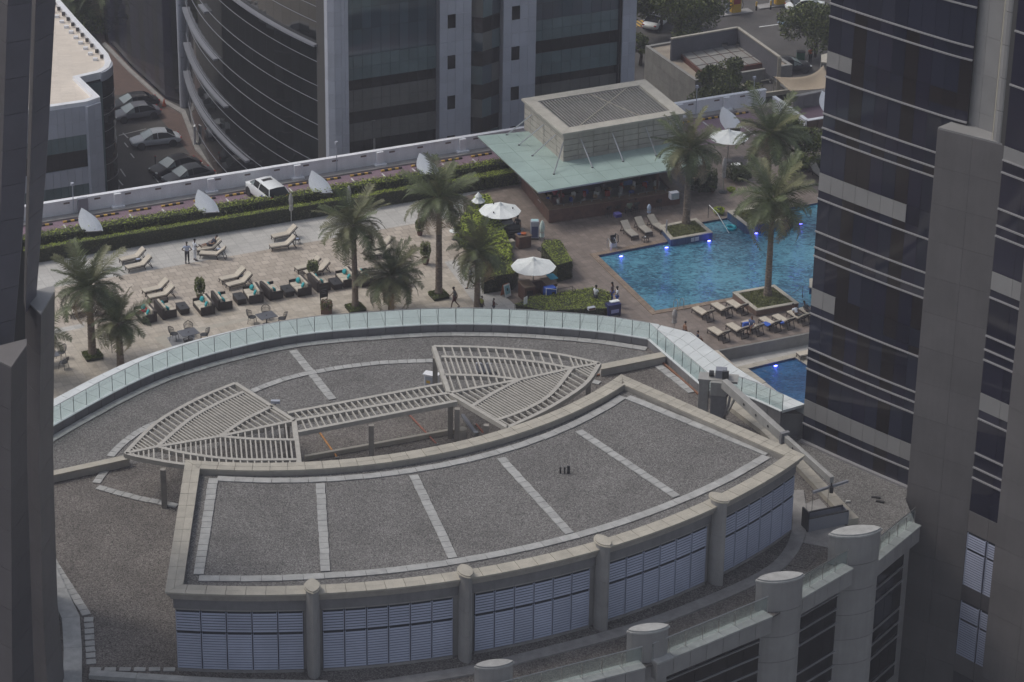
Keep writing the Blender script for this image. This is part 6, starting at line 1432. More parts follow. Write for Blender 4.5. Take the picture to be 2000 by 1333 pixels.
# cladded slab beside it
zt = zy(P(1762, 972, ZE), 250)
def slab(name, label, a, b, d, z0, z1, m, mtop, rowh=2.35, ncol=2, root=None, side=True):
    a, b, d = flat(a), flat(b), flat(d); c = b+(d-a); t = root or thing(name, label, 'tower', (0, 0, 0))
    obj('core', MB().prism([a+(c-a)*.02, b+(d-b)*.02, c+(a-c)*.02, d+(b-d)*.02], z0, z1-.02), M_joint, t)
    n = int((z1-z0)/rowh); fr = [a.lerp(b, k/ncol) for k in range(ncol+1)]; sd_ = [d, a]
    rows = [(z1-(k+1)*rowh, z1-k*rowh, 'cladding_panel', m, .03) for k in range(n)]
    curtain(t, fr, rows, gap=.014); curtain(t, sd_, rows, gap=.014)
    if side: curtain(t, [b, c], rows, gap=.014)
    obj('top_cap', MB().prism([a, b, c, d], z1-.02, z1+.1), mtop, t); return t
a_, b_, d_ = P(1832, 252, zt), P(1970, 287, zt), P(1880, 232, zt)
slab('tower_pylon', 'tall warm grey stone clad pylon with a flat top in front of the glass tower', a_, b_, d_, ZST, zt, M_pylon, M_towpan)
d2 = (flat(b_)-flat(a_)).normalized(); n2 = Vector((-d2.y, d2.x, 0))
u0 = flat(P(1884, 243, zt)); u1 = flat(P(1938, 262, zt))
slab('tower_pylon', 'upper grey clad pylon set back above the flat topped one', u0, u1, u0+n2*2, zt-2, 62, M_towpan, M_towpan, ncol=2)
t = thing('downpipe', 'thin pale vertical pipe running down the upper pylon', 'pipe', flat(P(1941, 276, zt), zt)); obj('pipe_run', MB().tube([(0, 0, .1), (0, 0, 33)], .13, 8), M_coping, t); obj('bracket', MB().cbox(0, .15, 6, .2, .3, .1).cbox(0, .15, 14, .2, .3, .1), M_steel, t)
t = thing('tower_column', 'rounded grey clad column at the top right beside the pale pipe', 'column', flat(P(1960, 279, zt), zt)); 
for k in range(12): obj('column_drum', MB().lathe([(.62, .02), (.62, 1.98)], 18, (0, .3, k*2.0)), M_towpan, t)
t2_ = thing('tower_column', 'second rounded grey clad column at the right edge of the view', 'column', flat(P(1982, 284, zt), zt))
for k in range(12): obj('column_drum', MB().lathe([(.5, .02), (.5, 1.98)], 18, (0, .5, k*2.0)), M_pylon, t2_)
# recessed strip right of the slab
zb_ = zy(b_, 667); S0 = flat(P(1925, 667, zb_)); S1 = flat(P(2010, 667+85*.43, zb_)); sdv = (S1-S0).normalized(); S1 = S0+sdv*6
obj('strip_core', MB().beam(flat(S0-sdv*.5, 20)+Vector((-sdv.y, sdv.x, 0))*.4, flat(S1, 20)+Vector((-sdv.y, sdv.x, 0))*.4, .6, 80), M_joint, TR)
sw = [S0+sdv*1.55*k for k in range(5)]
ysr = [(-30,60,0),(60,165,0),(165,285,0),(285,312,1),(312,336,0),(336,407,0),(407,440,0),(440,460,0),(460,530,0),(530,565,1),(565,580,0),(580,655,0),(655,682,0),(682,702,0),(702,767,0),(767,800,1),(800,817,0),(817,884,0),(884,912,0),(912,932,0),(932,997,0),(997,1037,2),(1140,1170,3),(1275,1310,2),(1310,1400,3)]
rows = []
for y0, y1, k in ysr: rows.append((zy(S0, y1), zy(S0, y0), ('glass_pane', 'spandrel_panel', 'cladding_panel', 'cladding_panel')[k], (G_tow2, M_towpan, M_pylon, M_pylon2)[k], .0 if k == 0 else .03))
curtain(TR, sw, rows)
for y in (60,165,312,336,407,440,460,580,655,682,702,817,884,912,932):
    z = zy(S0, y); obj('band', MB().beam(flat(S0, z)-Vector((-sdv.y, sdv.x, 0))*.05, flat(S1, z)-Vector((-sdv.y, sdv.x, 0))*.05, .1, .09), M_mull, TR)
for y0, y1 in ((1037,1068),(1068,1140),(1170,1205),(1205,1275)):
    z0, z1 = zy(S0, y1), zy(S0, y0)
    for k in range(4): place('louvre_panel', louvre(1.42, z1-z0-.08), TR, (sw[k]+sw[k+1])/2+Z*z0+Vector((-sdv.y, sdv.x, 0))*-.03, math.atan2(sdv.y, sdv.x))
    obj('louvre_backing', MB().beam(flat(S0, (z0+z1)/2)+Vector((-sdv.y, sdv.x, 0))*.06, flat(S1, (z0+z1)/2)+Vector((-sdv.y, sdv.x, 0))*.06, .05, z1-z0-.02), M_louvdk, TR)
s_, z_ = ray_plane(1962, 1060, S0, sdv); R3 = S0+sdv*s_; rn_ = Vector((sdv.y, -sdv.x, 0))
slab('tower_pylon', 'grey brown clad pylon cut off by the right edge of the view', R3+rn_*.9, R3+rn_*.9+sdv*5, R3-rn_*.4, ZST, 62, M_pylon, M_towpan)

# ---------------- left tower, leaning fins and pylons
LT = thing('fin_tower', 'dark tower edge with clad fins at the left of the view', 'tower', (0, 0, 0))
obj('tower_core', MB().prism([PY(-600, 300, 137), PY(-60, 600, 137), PY(53, 600, 140), PY(53, 600, 143), PY(-600, 300, 150)], ZST, 29), M_joint, LT)
def fin(root, rows_, m1, m2, step=2.0, nm='cladding_panel', capm=None):
    """rows_: (py, x_left, x_mid, x_right) from top to bottom; depths (Yl, Ym, Yr). panels between levels"""
    (Yl, Ym, Yr), lv = rows_
    def at(z, i, Yd):
        # column i position at height z, by interpolating the traced rows
        pts = [PY(r[i+1], r[0], Yd) for r in lv]
        if z >= pts[0].z: a, b = pts[0], pts[1]
        else:
            for a, b in zip(pts, pts[1:]):
                if z >= b.z: break
        u = (z-a.z)/(b.z-a.z); return Vector((a.x+(b.x-a.x)*u, Yd, z))
    zt_ = PY(lv[0][2], lv[0][0], Ym).z; z = zt_; zb = max(PY(lv[-1][2], lv[-1][0], Ym).z, ZF-.2)
    core = MB()
    while z > zb+.05:
        z2 = max(zb, z-step); dn = Vector((0, .13, 0)); bk = Vector((-.12, .6, 0)); q0_ = [at(z2, i, Yd)+dn for i, Yd in ((0, Yl), (1, Ym), (2, Yr))]; q1_ = [at(z-.03, i, Yd)+dn for i, Yd in ((0, Yl), (1, Ym), (2, Yr))]
        q0_[2].x -= .1; q1_[2].x -= .1
        core.add(q0_+[q0_[2]+bk, q0_[0]+bk]+q1_+[q1_[2]+bk, q1_[0]+bk], [(0,1,6,5),(1,2,7,6),(2,3,8,7),(3,4,9,8),(4,0,5,9),(5,6,7,8,9),(4,3,2,1,0)])
        for (i, Ya), (j, Yb), m in (((0, Yl), (1, Ym), m1), ((1, Ym), (2, Yr), m2)):
            a1, b1, a0, b0 = at(z-.012, i, Ya), at(z-.012, j, Yb), at(z2+.012, i, Ya), at(z2+.012, j, Yb)
            back = Vector((0, .12, 0)); vs = [a0, b0, b1, a1, a0+back, b0+back, b1+back, a1+back]
            obj(nm, MB().add(vs, [(0,1,2,3),(7,6,5,4),(0,4,5,1),(1,5,6,2),(2,6,7,3),(3,7,4,0)]), m, root, fix=True)
        z = z2
    a, b, c = at(zt_, 0, Yl), at(zt_, 1, Ym), at(zt_, 2, Yr)
    obj('core', core, M_joint, root, fix=True)
    if capm: obj('top_cap', MB().prism([a, b, c, c+Vector((-.1, .7, 0)), a+Vector((0, .8, 0))], zt_-.02, zt_+.08), capm, root)
fin(LT, ((133.2, 131.6, 134.2), [(616, 49, 80, 106), (900, 52, 76, 103), (1190, 60, 83, 112), (1333, 67, 92, 126), (1440, 74, 100, 138)]), M_pylon2, M_pylon, 2.3, capm=M_towpan)  # left face takes the darker copy, its shade put into the cladding colour
fin(LT, ((128.2, 127.0, 129.4), [(720, -25, 22, 52), (900, -25, 21, 52), (1333, -20, 24, 66), (1500, -15, 28, 74)]), M_pylon2, M_pylon2, 2.3, capm=M_pylon)
fa_ = M_alu2 = mat('dusky_metal_fin', (.13,.125,.145), .45, metal=.2, vary=.07, noise=.5, amt=.1, world=True)
fin(LT, ((133.4, 132.2, 133.6), [(-60, 66, 74, 112), (0, 63, 70, 108), (300, 54, 60, 92), (612, 46, 50, 68)]), M_pylon2, fa_, 1.85, 'fin_panel')
fin(LT, ((132.0, 130.6, 131.2), [(-60, -10, 22, 66), (0, -16, 15, 62), (300, -25, 5, 52), (430, -30, 0, 46), (700, -40, -6, 24)]), M_pylon2, fa_, 1.85, 'fin_panel')

# ---------------- office block with the curved black facade
p0 = flat(P(632, 312, -3.5))
OB = thing('office_block', 'silver clad office block with mirror glass bays and small square windows', 'building', (0, 0, 0))
def sx(px, py=200): return ray_plane(px, py, p0, A)
edges_ = [sx(x, y)[0] for x, y in ((634,200),(672,200),(852,200),(913,200),(975,180),(1038,180),(1207,160),(1234,150))]
top = 34.0
obj('core', MB().prism([p0+A*(edges_[0]+.1)-B*.1, p0+A*(edges_[-1]-.1)-B*.1, p0+A*(edges_[-1]-.1)-B*18, p0+A*(edges_[0]+.1)-B*18], ZST, top), M_joint, OB)
def zpx(px, py): return ray_plane(px, py, p0, A)[1]
# clad piers
zw = zpx(880, 155); pit = zpx(880, 76)-zpx(880, 155)
def pier(i, ncol, wincol, proud, zoff):
    pts = [p0+B*proud+A*(edges_[i]+(edges_[i+1]-edges_[i])*k/ncol) for k in range(ncol+1)]
    z0 = zw+zoff-pit*4.0; h = pit/3; r = 0; rows = []
    while z0+r*h < top:
        zc_ = z0+r*h; isw = (r % 3 == 1) and wincol is not None
        rows.append((zc_, zc_+h, (lambda k, w_=isw: 'window' if w_ and k == wincol else 'cladding_panel'), (lambda k, w_=isw: G_dark if w_ and k == wincol else M_aluw), .02)); r += 1
    curtain(OB, pts, rows, depth=.1)
    for s in (0, 1): obj('pier_side', MB().beam(p0+A*(edges_[i+s])+B*(proud*.5-.02)+Z*(top+ZST)/2, p0+A*(edges_[i+s])+B*(proud*.5-.02)+Z*(top+ZST)/2+A*.02, proud, top-ZST), M_aluw, OB) if False else obj('pier_side', MB().box(-.02, -.1, ZST, .02, proud, top), M_alu, OB, loc=(p0+A*(edges_[i+s]+(.03 if s == 0 else -.03)))).__setattr__('rotation_euler', (0, 0, TH-math.pi)) 
pier(2, 4, 1, .7, 0); pier(4, 4, 1, .7, zpx(1008, 137)-zpx(880, 155)); pier(6, 2, None, .5, 0)
# corner pier with a half round edge
pts = arc3(p0+A*edges_[0]+B*.2, p0+A*(edges_[0]+.25)+B*1.0, p0+A*(edges_[0]+1.1)+B*1.15, 3)+[p0+A*edges_[1]+B*1.15]
curtain(OB, [pts[0], pts[1], pts[2], pts[3], pts[3].lerp(pts[4], .5), pts[4]], [(ZST+1.2*k, ZST+1.2*k+1.2, 'cladding_panel', M_aluw, .02) for k in range(39)], depth=.08)
# glass bays
def zrows(px, ys, types): return [(zpx(px, ys[k+1]), zpx(px, ys[k]), *types[k]) for k in range(len(ys)-1)]
gp = ('mirror_pane', G_blue, .0); sp = ('spandrel_pane', G_span2, .03); spg = ('spandrel_pane', G_span, .03); wd = ('window_pane', G_dark, -.12)
b1 = [p0+A*(edges_[1]+(edges_[2]-edges_[1])*k/10) for k in range(11)]
curtain(OB, b1, zrows(672, [-60, -22, 20, 62, 113, 136, 160, 180, 201, 222, 245, 262, 280, 302, 330, 360], [gp, gp, gp, gp, spg, spg, wd, sp, sp, wd, sp, sp, wd, sp, sp]), gap=.03)
b2_ = [p0+A*(edges_[5]+(edges_[6]-edges_[5])*k/9) for k in range(10)]
curtain(OB, b2_, zrows(1038, [-110, -70, -30, 10, 42, 62, 83, 107, 129, 152, 168, 200, 240], [gp, gp, gp, gp, spg, spg, wd, spg, spg, wd, sp, sp]), gap=.03)
obj('edge_mullion', MB().box(-.25, -.1, ZST, .1, .35, top), G_dark, OB, loc=p0+A*(edges_[6]-.1)).rotation_euler = (0, 0, TH-math.pi)
for q in (b1[3].lerp(b1[4], .2), b2_[5].lerp(b2_[6], .6)): obj('concrete_column', MB().cbox(q.x, q.y, ZST, .3, .2, 12.3), M_kerb, OB, loc=-B*.14)
# faceted recess
rz_ = [edges_[3], edges_[3]+(edges_[4]-edges_[3])*.35, edges_[3]+(edges_[4]-edges_[3])*.7, edges_[4]]
rp = [p0+A*rz_[0]-B*.1, p0+A*rz_[1]-B*.2+B*.9, p0+A*rz_[2]+B*.9-B*.2, p0+A*rz_[3]-B*.1]; rp = [p0+A*rz_[0]+B*.05, p0+A*rz_[1]+B*.75, p0+A*rz_[2]+B*.35, p0+A*rz_[3]+B*.05]
rows = []; z = -12.0; k = 0
while z < top: rows += [(z, z+1.35, 'window_pane', G_dark, -.05), (z+1.35, z+3.0, 'spandrel_pane', (lambda q, k=k: (G_span2, G_span, G_blue)[(q+k) % 3] if z > 4 else G_span2), .0)]; z += 3.0; k += 1
curtain(OB, rp, rows)
# curved black facade
CB_ = thing('office_block', 'curved black glass office facade with thin pale lines and white sun fins', 'building', (0, 0, 0))
ca = arc3(P(366,140,-8.5), P(455,287,-8.5), P(628,403,-8.5), 26)
obj('core', MB().prism([p for p in offs(ca, .25)]+[ca[-1]+A*8-B*8, ca[0]+A*18], ZST, top), M_joint, CB_)
rows = []; z = ZST; k = 0
while z < top:
    h = (1.35, 2.15)[k % 2]; rows.append((z, z+h, 'glass_pane', G_curve, .0)); k += 1; z += h
curtain(CB_, ca, rows)
z = ZST; k = 0
while z < top:
    z += (1.35, 2.15)[k % 2]; k += 1; obj('line_mullion', MB().band(offs(ca, -.04), offs(ca, .01), z-.022, z+.022), M_alu, CB_)
def onca(px, z): return min(range(len(caf)), key=lambda i: abs(1000+FPX*(flat(caf[i], z)-CAM).dot(_R)/(flat(caf[i], z)-CAM).dot(_f)-px))
caf = resample(ca, n=200)
for z, x0, x1 in ((-8.5, 366, 493), (-5.0, 366, 448), (-1.4, 364, 425), (2.2, 395, 410), (6.0, 380, 628), (13.5, 366, 628)):
    i0, i1 = onca(x0, z), onca(x1, z); q = caf[i0:i1+1:4]
    if len(q) > 1: obj('sun_fin', MB().band(offs(q, -.4), offs(q, .0), z-.09, z+.09), M_alu, CB_)
gb = PX([(205,78),(255,132),(322,193),(356,207)], ZST)
BB = thing('office_block', 'smoky mirror glass office facade behind the parked cars on the narrow street', 'building', (0, 0, 0))
gp_ = resample(gb, n=16); obj('core', MB().prism(offs(gp_, .25)+[gp_[-1]+A*6, gp_[0]+A*12], ZST, top), M_joint, BB)
rows = []; z = ZST; k = 0
while z < top: h = (1.5, 2.0)[k % 2]; rows.append((z, z+h, 'glass_pane', (lambda q, kk=k: (G_curve, G_tower, G_tow2)[(q*7+kk*3) % 3]), .0)); z += h; k += 1
curtain(BB, gp_, rows)
cx = flat(P(360, 209, ZST)); mb = MB()
for k in range(18): obj('column_drum', MB().lathe([(.42, ZST+2.6*k+.02), (.42, ZST+2.6*k+2.58)], 14, (cx.x, cx.y, 0)), M_aluw, CB_)
# ---------------- low building with the pale roof
RZ = -.5
LB = thing('low_office', 'low office building with a bright bare roof and dark rounded glass corner', 'building', (0, 0, 0))
rf = PX([(-200,262),(95,217),(170,206),(196,197),(166,168),(156,158),(198,148),(213,139),(218,127),(212,113),(195,93),(150,44),(108,-4),(60,-60),(-200,-60)], RZ)
obj('walls', MB().prism([p for p in off_closed(rf, .35)], ZST, RZ-.1), M_joint, LB)
obj('roof', MB().prism(off_closed(rf, .1), RZ-.1, RZ), tiles('bare_roof_screed', (.7,.63,.55), (.64,.57,.49), (.56,.5,.43), 1.2, .3, ang=10, patch=.1), LB)
obj('parapet', MB().band(rf+[rf[0]], off_closed(rf, .5)+[off_closed(rf, .5)[0]], RZ-.3, RZ+.35), M_white, LB)
rl_ = MB().box(-.14, -.1, 0, .14, .1, .32).mesh('roof_light', M_darkmetal); rl2_ = MB().box(-.2, -.16, 0, .2, .16, .22).mesh('roof_hood', M_white)
e0, e1_ = P(213, 117, RZ), P(112, 5, RZ)
for k in range(11):
    q = e0.lerp(e1_, .02+k*.092); place('roof_light', rl_, LB, q+A*-.55+Z*.1); place('roof_hood', rl2_, LB, q+A*-1.15)
f1_ = [PX([(-80,244),(168,206.5)], RZ)[0].lerp(PX([(168,206.5)], RZ)[0], k/17) for k in range(18)]
rows = [(-1.8,-.5,'cladding_panel',M_aluw,.03),(-3.1,-1.8,'cladding_panel',M_aluw,.03),(-4.5,-3.1,'green_pane',G_span,.0),(-6.1,-4.5,'window_pane',G_dark,-.1),(-7.6,-6.1,'cladding_panel',M_aluw,.03),(-8.6,-7.6,'green_pane',G_span,.0),(-11,-8.6,'window_pane',G_dark,-.1),(-13,-11,'cladding_panel',M_aluw,.03)]
curtain(LB, f1_, rows, depth=.3)
f2_ = PX([(170,209),(184,204),(197,200)], RZ); curtain(LB, f2_, [(RZ-1.5*(k+1), RZ-1.5*k, 'cladding_panel', M_aluw, .03) for k in range(8)], depth=.3)
f3_ = arc3(*PX([(199,149),(214,141),(219.5,127)], RZ), 6); f3_ = f3_
obj('glass_corner_line', MB().band(offs(f3_, -.02), offs(f3_, .2), RZ-.5, RZ+.3), M_aluw, LB)
rows = [(RZ-.5-1.56*(k+1), RZ-.5-1.56*k, 'glass_pane', G_curve, .02) for k in range(8)]; curtain(LB, f3_, rows, depth=.3)
for k in range(1, 8): obj('line_mullion', MB().band(offs(f3_, -.06), offs(f3_, 0), RZ-.53-1.56*k, RZ-.47-1.56*k), M_mull, LB)
f4_ = PX([(197,198),(166,169),(157,159),(199,149)], RZ); curtain(LB, f4_, [(RZ-.5-1.56*(k+1), RZ-.5-1.56*k, 'green_pane', G_span, .0) for k in range(8)], depth=.2)

# ---------------- street furniture, road, villa, petrol station behind
struct('brick_road', MB().sheet([PX([(215,95),(262,140),(300,175),(352,215),(385,285),(440,350),(470,372),(380,385),(370,300),(320,240),(280,195),(215,170)], ZST)], ZST+.006), M_brickroad)
struct('brick_road_upper', MB().sheet([PX([(120,-10),(205,70),(300,172),(222,188),(222,140),(212,100)], ZST)], ZST+.004), M_brickroad)
struct('street_kerb', MB().band(PX([(205,84),(255,136),(322,197),(362,218),(390,290),(446,350),(480,372)], ZST), PX([(200,88),(250,140),(317,201),(355,224),(381,294),(436,354),(468,378)], ZST), ZST, ZST+.13), M_kerb)
ml_ = MB()
for (x0, y0), (x1, y1) in (((232,265),(285,252)), ((240,260),(250,270)), ((228,348),(240,362)), ((255,300),(262,309)), ((243,279),(250,288)), ((300,345),(310,357)), ((385,320),(396,318)), ((235,330),(245,345)), ((274,368),(292,362)), ((292,362),(296,369))):
    a, b = P(x0, y0, ZST+.012), P(x1, y1, ZST+.012); d = (b-a).normalized(); n = Vector((-d.y, d.x, 0))*.06; ml_.quad(a-n, b-n, b+n, a+n)
a, b = P(1483, 53, ZST+.012), P(1520, 48, ZST+.012); n = Vector((0, .1, 0)); ml_.quad(a-n, b-n, b+n, a+n)
struct('road_markings', ml_, M_line)
struct('road_arrow', MB().add([P(1517,43,ZST+.016), P(1532,54,ZST+.016), P(1556,41,ZST+.016)], [(0,1,2)]), mat('faded_blue_paint', (.22,.3,.38), .7, noise=2, amt=.2))
pm = tag(thing('paving', None, None, (0, 0, 0)), kind='structure')
VL = thing('villa', 'low flat roofed villa with grey panelled side wall and screened roof terrace', 'building', (0, 0, 0)); vz = -8.6
vq = PX([(1260,93),(1358,161),(1548,130),(1441,62)], vz)
obj('walls', MB().prism(off_closed(vq, .2), ZST, vz-.05), M_joint, VL); obj('roof', MB().prism(off_closed(vq, .05), vz-.05, vz), mat('sandy_roof', (.3,.26,.21), .9, noise=1, amt=.2, world=True), VL)
for k in range(4):
    j = (k+1) % 4; n = max(3, round((vq[j]-vq[k]).length/1.6)); curtain(VL, [vq[k].lerp(vq[j], u/n) for u in range(n+1)], [(ZST+1.1*r, ZST+1.1*r+1.1, 'wall_panel', M_stonewall, .0) for r in range(4)], depth=.25)
obj('roof_edge', MB().band(vq+[vq[0]], off_closed(vq, .35)+[off_closed(vq, .35)[0]], vz, vz+.18), M_stonewall, VL)
tq = PX([(1312,90),(1374,142),(1507,119),(1436,72)], vz+.6); obj('terrace_block', MB().prism(tq, vz, vz+.5), mat('red_brown_render', (.13,.05,.035), .7, noise=2, amt=.15), VL)
ti = off_closed(tq, .1)
for i in range(6):
    for j in range(4):
        bl = lambda u, v: ti[0].lerp(ti[3], u).lerp(ti[1].lerp(ti[2], u), v)
        obj('roof_sheet', tile4(MB(), bl(i/6, j/4), bl(i/6, (j+1)/4), bl((i+1)/6, (j+1)/4), bl((i+1)/6, j/4), vz+.5, vz+.56, .07), M_stonewall, VL, fix=True)
s0_, s1_, s2_ = [flat(P(*q, vz+2.3)) for q in ((1311,75),(1441,53),(1523,111))]
for a, b in ((s0_, s1_), (s1_, s2_)):
    obj('screen_wall', MB().beam(flat(a, vz+1.0), flat(b, vz+1.0), .2, 2.4), mat('blue_grey_render', (.13,.13,.15), .7, noise=1, amt=.12, world=True) if 'blue_grey_render' not in _mats else _mats['blue_grey_render'], VL); obj('wall_cap', MB().beam(flat(a, vz+2.25), flat(b, vz+2.25), .3, .12), M_coping, VL)
obj('wall_pier', MB().cbox(s2_.x, s2_.y, ZST, .35, .35, 6.6), M_coping, VL)
t = thing('air_conditioner', 'small air conditioning unit on the villa roof terrace', 'air conditioner', P(1361, 88, vz+.56), TH); obj('casing', MB().box(-.5, -.25, 0, .5, .25, .75), M_aluw, t, bevel=.02); obj('fan_grille', MB().box(-.4, -.262, .1, .1, -.251, .65), M_black, t)
for x, y, lab in ((1415,91,'first small roof vent box on the villa terrace'),(1443,90,'second small roof vent box on the villa terrace')):
    t = thing('roof_vent', lab, 'vent', P(x, y, vz+.56)); obj('vent_box', MB().cbox(0, 0, 0, .5, .4, .3), M_kerb, t, bevel=.02); obj('vent_cap', MB().cbox(0, 0, .31, .6, .5, .05), M_darkmetal, t)
AN = thing('annexe', 'low annexe roof with pale edge beside the villa tree', 'building', (0, 0, 0)); aq = PX([(1440,163),(1480,186),(1543,178),(1492,141)], -9.5)
obj('walls', MB().prism(off_closed(aq, .2), ZST, -9.8), M_joint, AN); obj('roof', MB().prism(off_closed(aq, .1), -9.8, -9.7), M_asphalt, AN); obj('roof_edge', MB().band(aq+[aq[0]], off_closed(aq, .3)+[off_closed(aq, .3)[0]], -9.8, -9.4), M_coping, AN)
t = thing('junk_pile', 'untidy pile of pale pipes and boards lying on the annexe roof', 'pile', P(1490, 160, -9.7))
for k in range(12): a = random.uniform(0, 3.1); q = Vector((random.uniform(-1.6, 1.4), random.uniform(-.8, .8), .05+.03*k)); obj('board', MB().beam(q, q+Vector((math.cos(a), math.sin(a), .02))*random.uniform(.5, 1.3), .1, .05), [M_coping, M_kerb, M_alu][k % 3], t)
GW = thing('boundary_wall', 'tall grey panelled wall behind the white wall end, left of the tower', 'wall', (0, 0, 0)); w0, w1 = P(1553, 190, 1.2), P(1660, 168, 1.2)
gwp = [flat(w0).lerp(flat(w1), k/6) for k in range(7)]; curtain(GW, gwp, [(1.2-1.05*(k+1), 1.2-1.05*k, 'wall_panel', M_parapet, .0) for k in range(6)], depth=.3); obj('wall_cap', MB().beam(flat(w0, 1.26), flat(w1, 1.26), .4, .1), M_kerb, GW)
SS = thing('shade_sail', 'sagging beige fabric shade sail over the parking beside the villa', 'shade sail', (0, 0, 0)); c4 = [P(1512,150,-8.2), P(1543,178,-8.5), P(1628,172,-7.8), P(1608,128,-7.2)]
mb = MB(); N_ = 10; vs = []
for i in range(N_+1):
    for j in range(N_+1):
        u, v = i/N_, j/N_; p = c4[0].lerp(c4[3], u).lerp(c4[1].lerp(c4[2], u), v); e = (1-v)*math.sin(math.pi*u); p = p+B*1.6*e*.9-Z*.5*math.sin(math.pi*u)*math.sin(math.pi*v); vs.append(p)
mb.add(vs, [(i*(N_+1)+j, i*(N_+1)+j+1, (i+1)*(N_+1)+j+1, (i+1)*(N_+1)+j) for i in range(N_) for j in range(N_)]); o = obj('fabric', mb, mat('beige_shade_cloth', (.33,.27,.2), .85, noise=2, amt=.06), SS, smooth=True); o.modifiers.new('t', 'SOLIDIFY').thickness = .03
for q in c4: obj('mast', MB().tube([flat(q, ZST), q], .07, 8), M_steel, SS)
w5 = thing('boundary_wall', 'beige topped wall block beside the shade sail against the tower', 'wall', (0, 0, 0)); bq = PX([(1604,108),(1604,122),(1660,128),(1660,92)], -7.0); obj('wall_body', MB().prism(bq, ZST, -7.1), M_stonewall, w5); obj('wall_cap', MB().prism(bq, -7.09, -6.98), M_coping, w5)
# petrol station
PS = thing('fuel_island', 'kerbed fuel island with yellow and red pump among dark trees', 'fuel pump', P(1436, 26, ZST), TH); obj('kerb', MB().box(-2.6, -.6, 0, 1.8, .6, .15), M_kerb, PS, bevel=.05); obj('pump_body', MB().box(-.5, -.35, .151, .5, .35, 2.0), mat('station_yellow', (.55,.33,.02), .45), PS, bevel=.03); obj('pump_panel', MB().box(-.4, -.362, 1.1, .4, -.351, 1.8), mat('station_red', (.3,.03,.03), .5), PS); obj('column', MB().cbox(-.95, 0, .151, .35, .35, 5), M_aluw, PS); obj('red_stripe', MB().cbox(-.95, -.19, 1.4, .2, .02, 2.4), _mats['station_red'], PS); obj('hose', MB().tube([(.5, -.2, 1.6), (.8, -.3, .9), (.55, -.36, .5)], .03, 5), M_black, PS)
c = copy_tree(PS); c.location = P(1522, 10, ZST); c['label'] = 'second kerbed fuel island with yellow pump left of the white hatchback'
cn0 = None
for x, y, lab in ((1477,21,'black and yellow bollard post between the two fuel islands'), (1505,19,'bollard post just left of the second fuel island')):
    t = thing('bollard', lab, 'bollard', P(x, y, ZST)); obj('post', MB().tube([(0, 0, 0), (0, 0, .5)], .09, 8), M_black, t); obj('band', MB().tube([(0, 0, .5), (0, 0, .95)], .092, 8), M_yellow, t)
t = thing('barrier_board', 'yellow and black striped speed hump panel on the road beside the silver block', 'barrier', P(1244, 48, ZST), TH)
for k in range(9): obj('stripe', MB().box(-1.0+.22*k, -.8, .02, -.8+.22*k, .8, .06), M_yellow if k % 2 == 0 else M_darkmetal, t)
for x, y, lab in ((1257,54,'orange traffic cone next to the striped panel'), (321,208,'orange marker cone at the kerb of the narrow street')):
    t = thing('traffic_cone', lab, 'cone', P(x, y, ZST)); obj('cone_body', MB().lathe([(.2, .03), (.16, .2), (.04, .75)], 10), mat('cone_orange', (.5,.08,.02), .6) if 'cone_orange' not in _mats else _mats['cone_orange'], t); obj('base', MB().cbox(0, 0, 0, .42, .42, .03), M_black, t)
# trees behind
def tree_px(label, px, py_base, py_top, Rp, **k):
    q = P(px, py_base, ZST); H = zy(q, py_top)-ZST; return tree(label, q, H, Rp, group='broadleaf trees behind the pool deck', **k)
tree_px('dense dark tree standing in front of the villa side wall', 1402, 268, 96, 2.9, n=12000, size=.13, seed=11, trunk=.2)
tree_px('large spreading tree left of the fuel island', 1325, 92, -35, 5.0, n=15000, size=.16, seed=12)
tree_px('tree behind the fuel island, crown cut by the top edge', 1290, 60, -60, 3.6, n=8000, size=.16, seed=13)
tree_px('ragged grey green tree beside the dark tower near the white hatchback', 1592, 112, 14, 3.3, n=10000, size=.15, seed=14)
tree_px('narrow tree leaning against the villa near the silver office block', 1250, 128, 68, 1.3, n=3000, size=.13, seed=15, trunk=.3)
tree_px('low shrubby tree right of the dense dark tree', 1452, 245, 158, 1.7, n=2600, size=.12, seed=16, trunk=.2)
tree_px('dusty tree at the far end of the narrow street', 175, 62, 10, 3.0, n=5000, size=.16, seed=17, trunk=.2)
palm('palm at the top edge beyond the bare roof', P(150, 55, ZST), 2, 1.5, seed=21, tr=.28, n=40, group='palms beyond the low office'); palm('palm trunk and dark skirt at the head of the narrow street', P(208, 60, ZST), -12, 1.4, seed=22, tr=.3, n=36, group='palms beyond the low office')
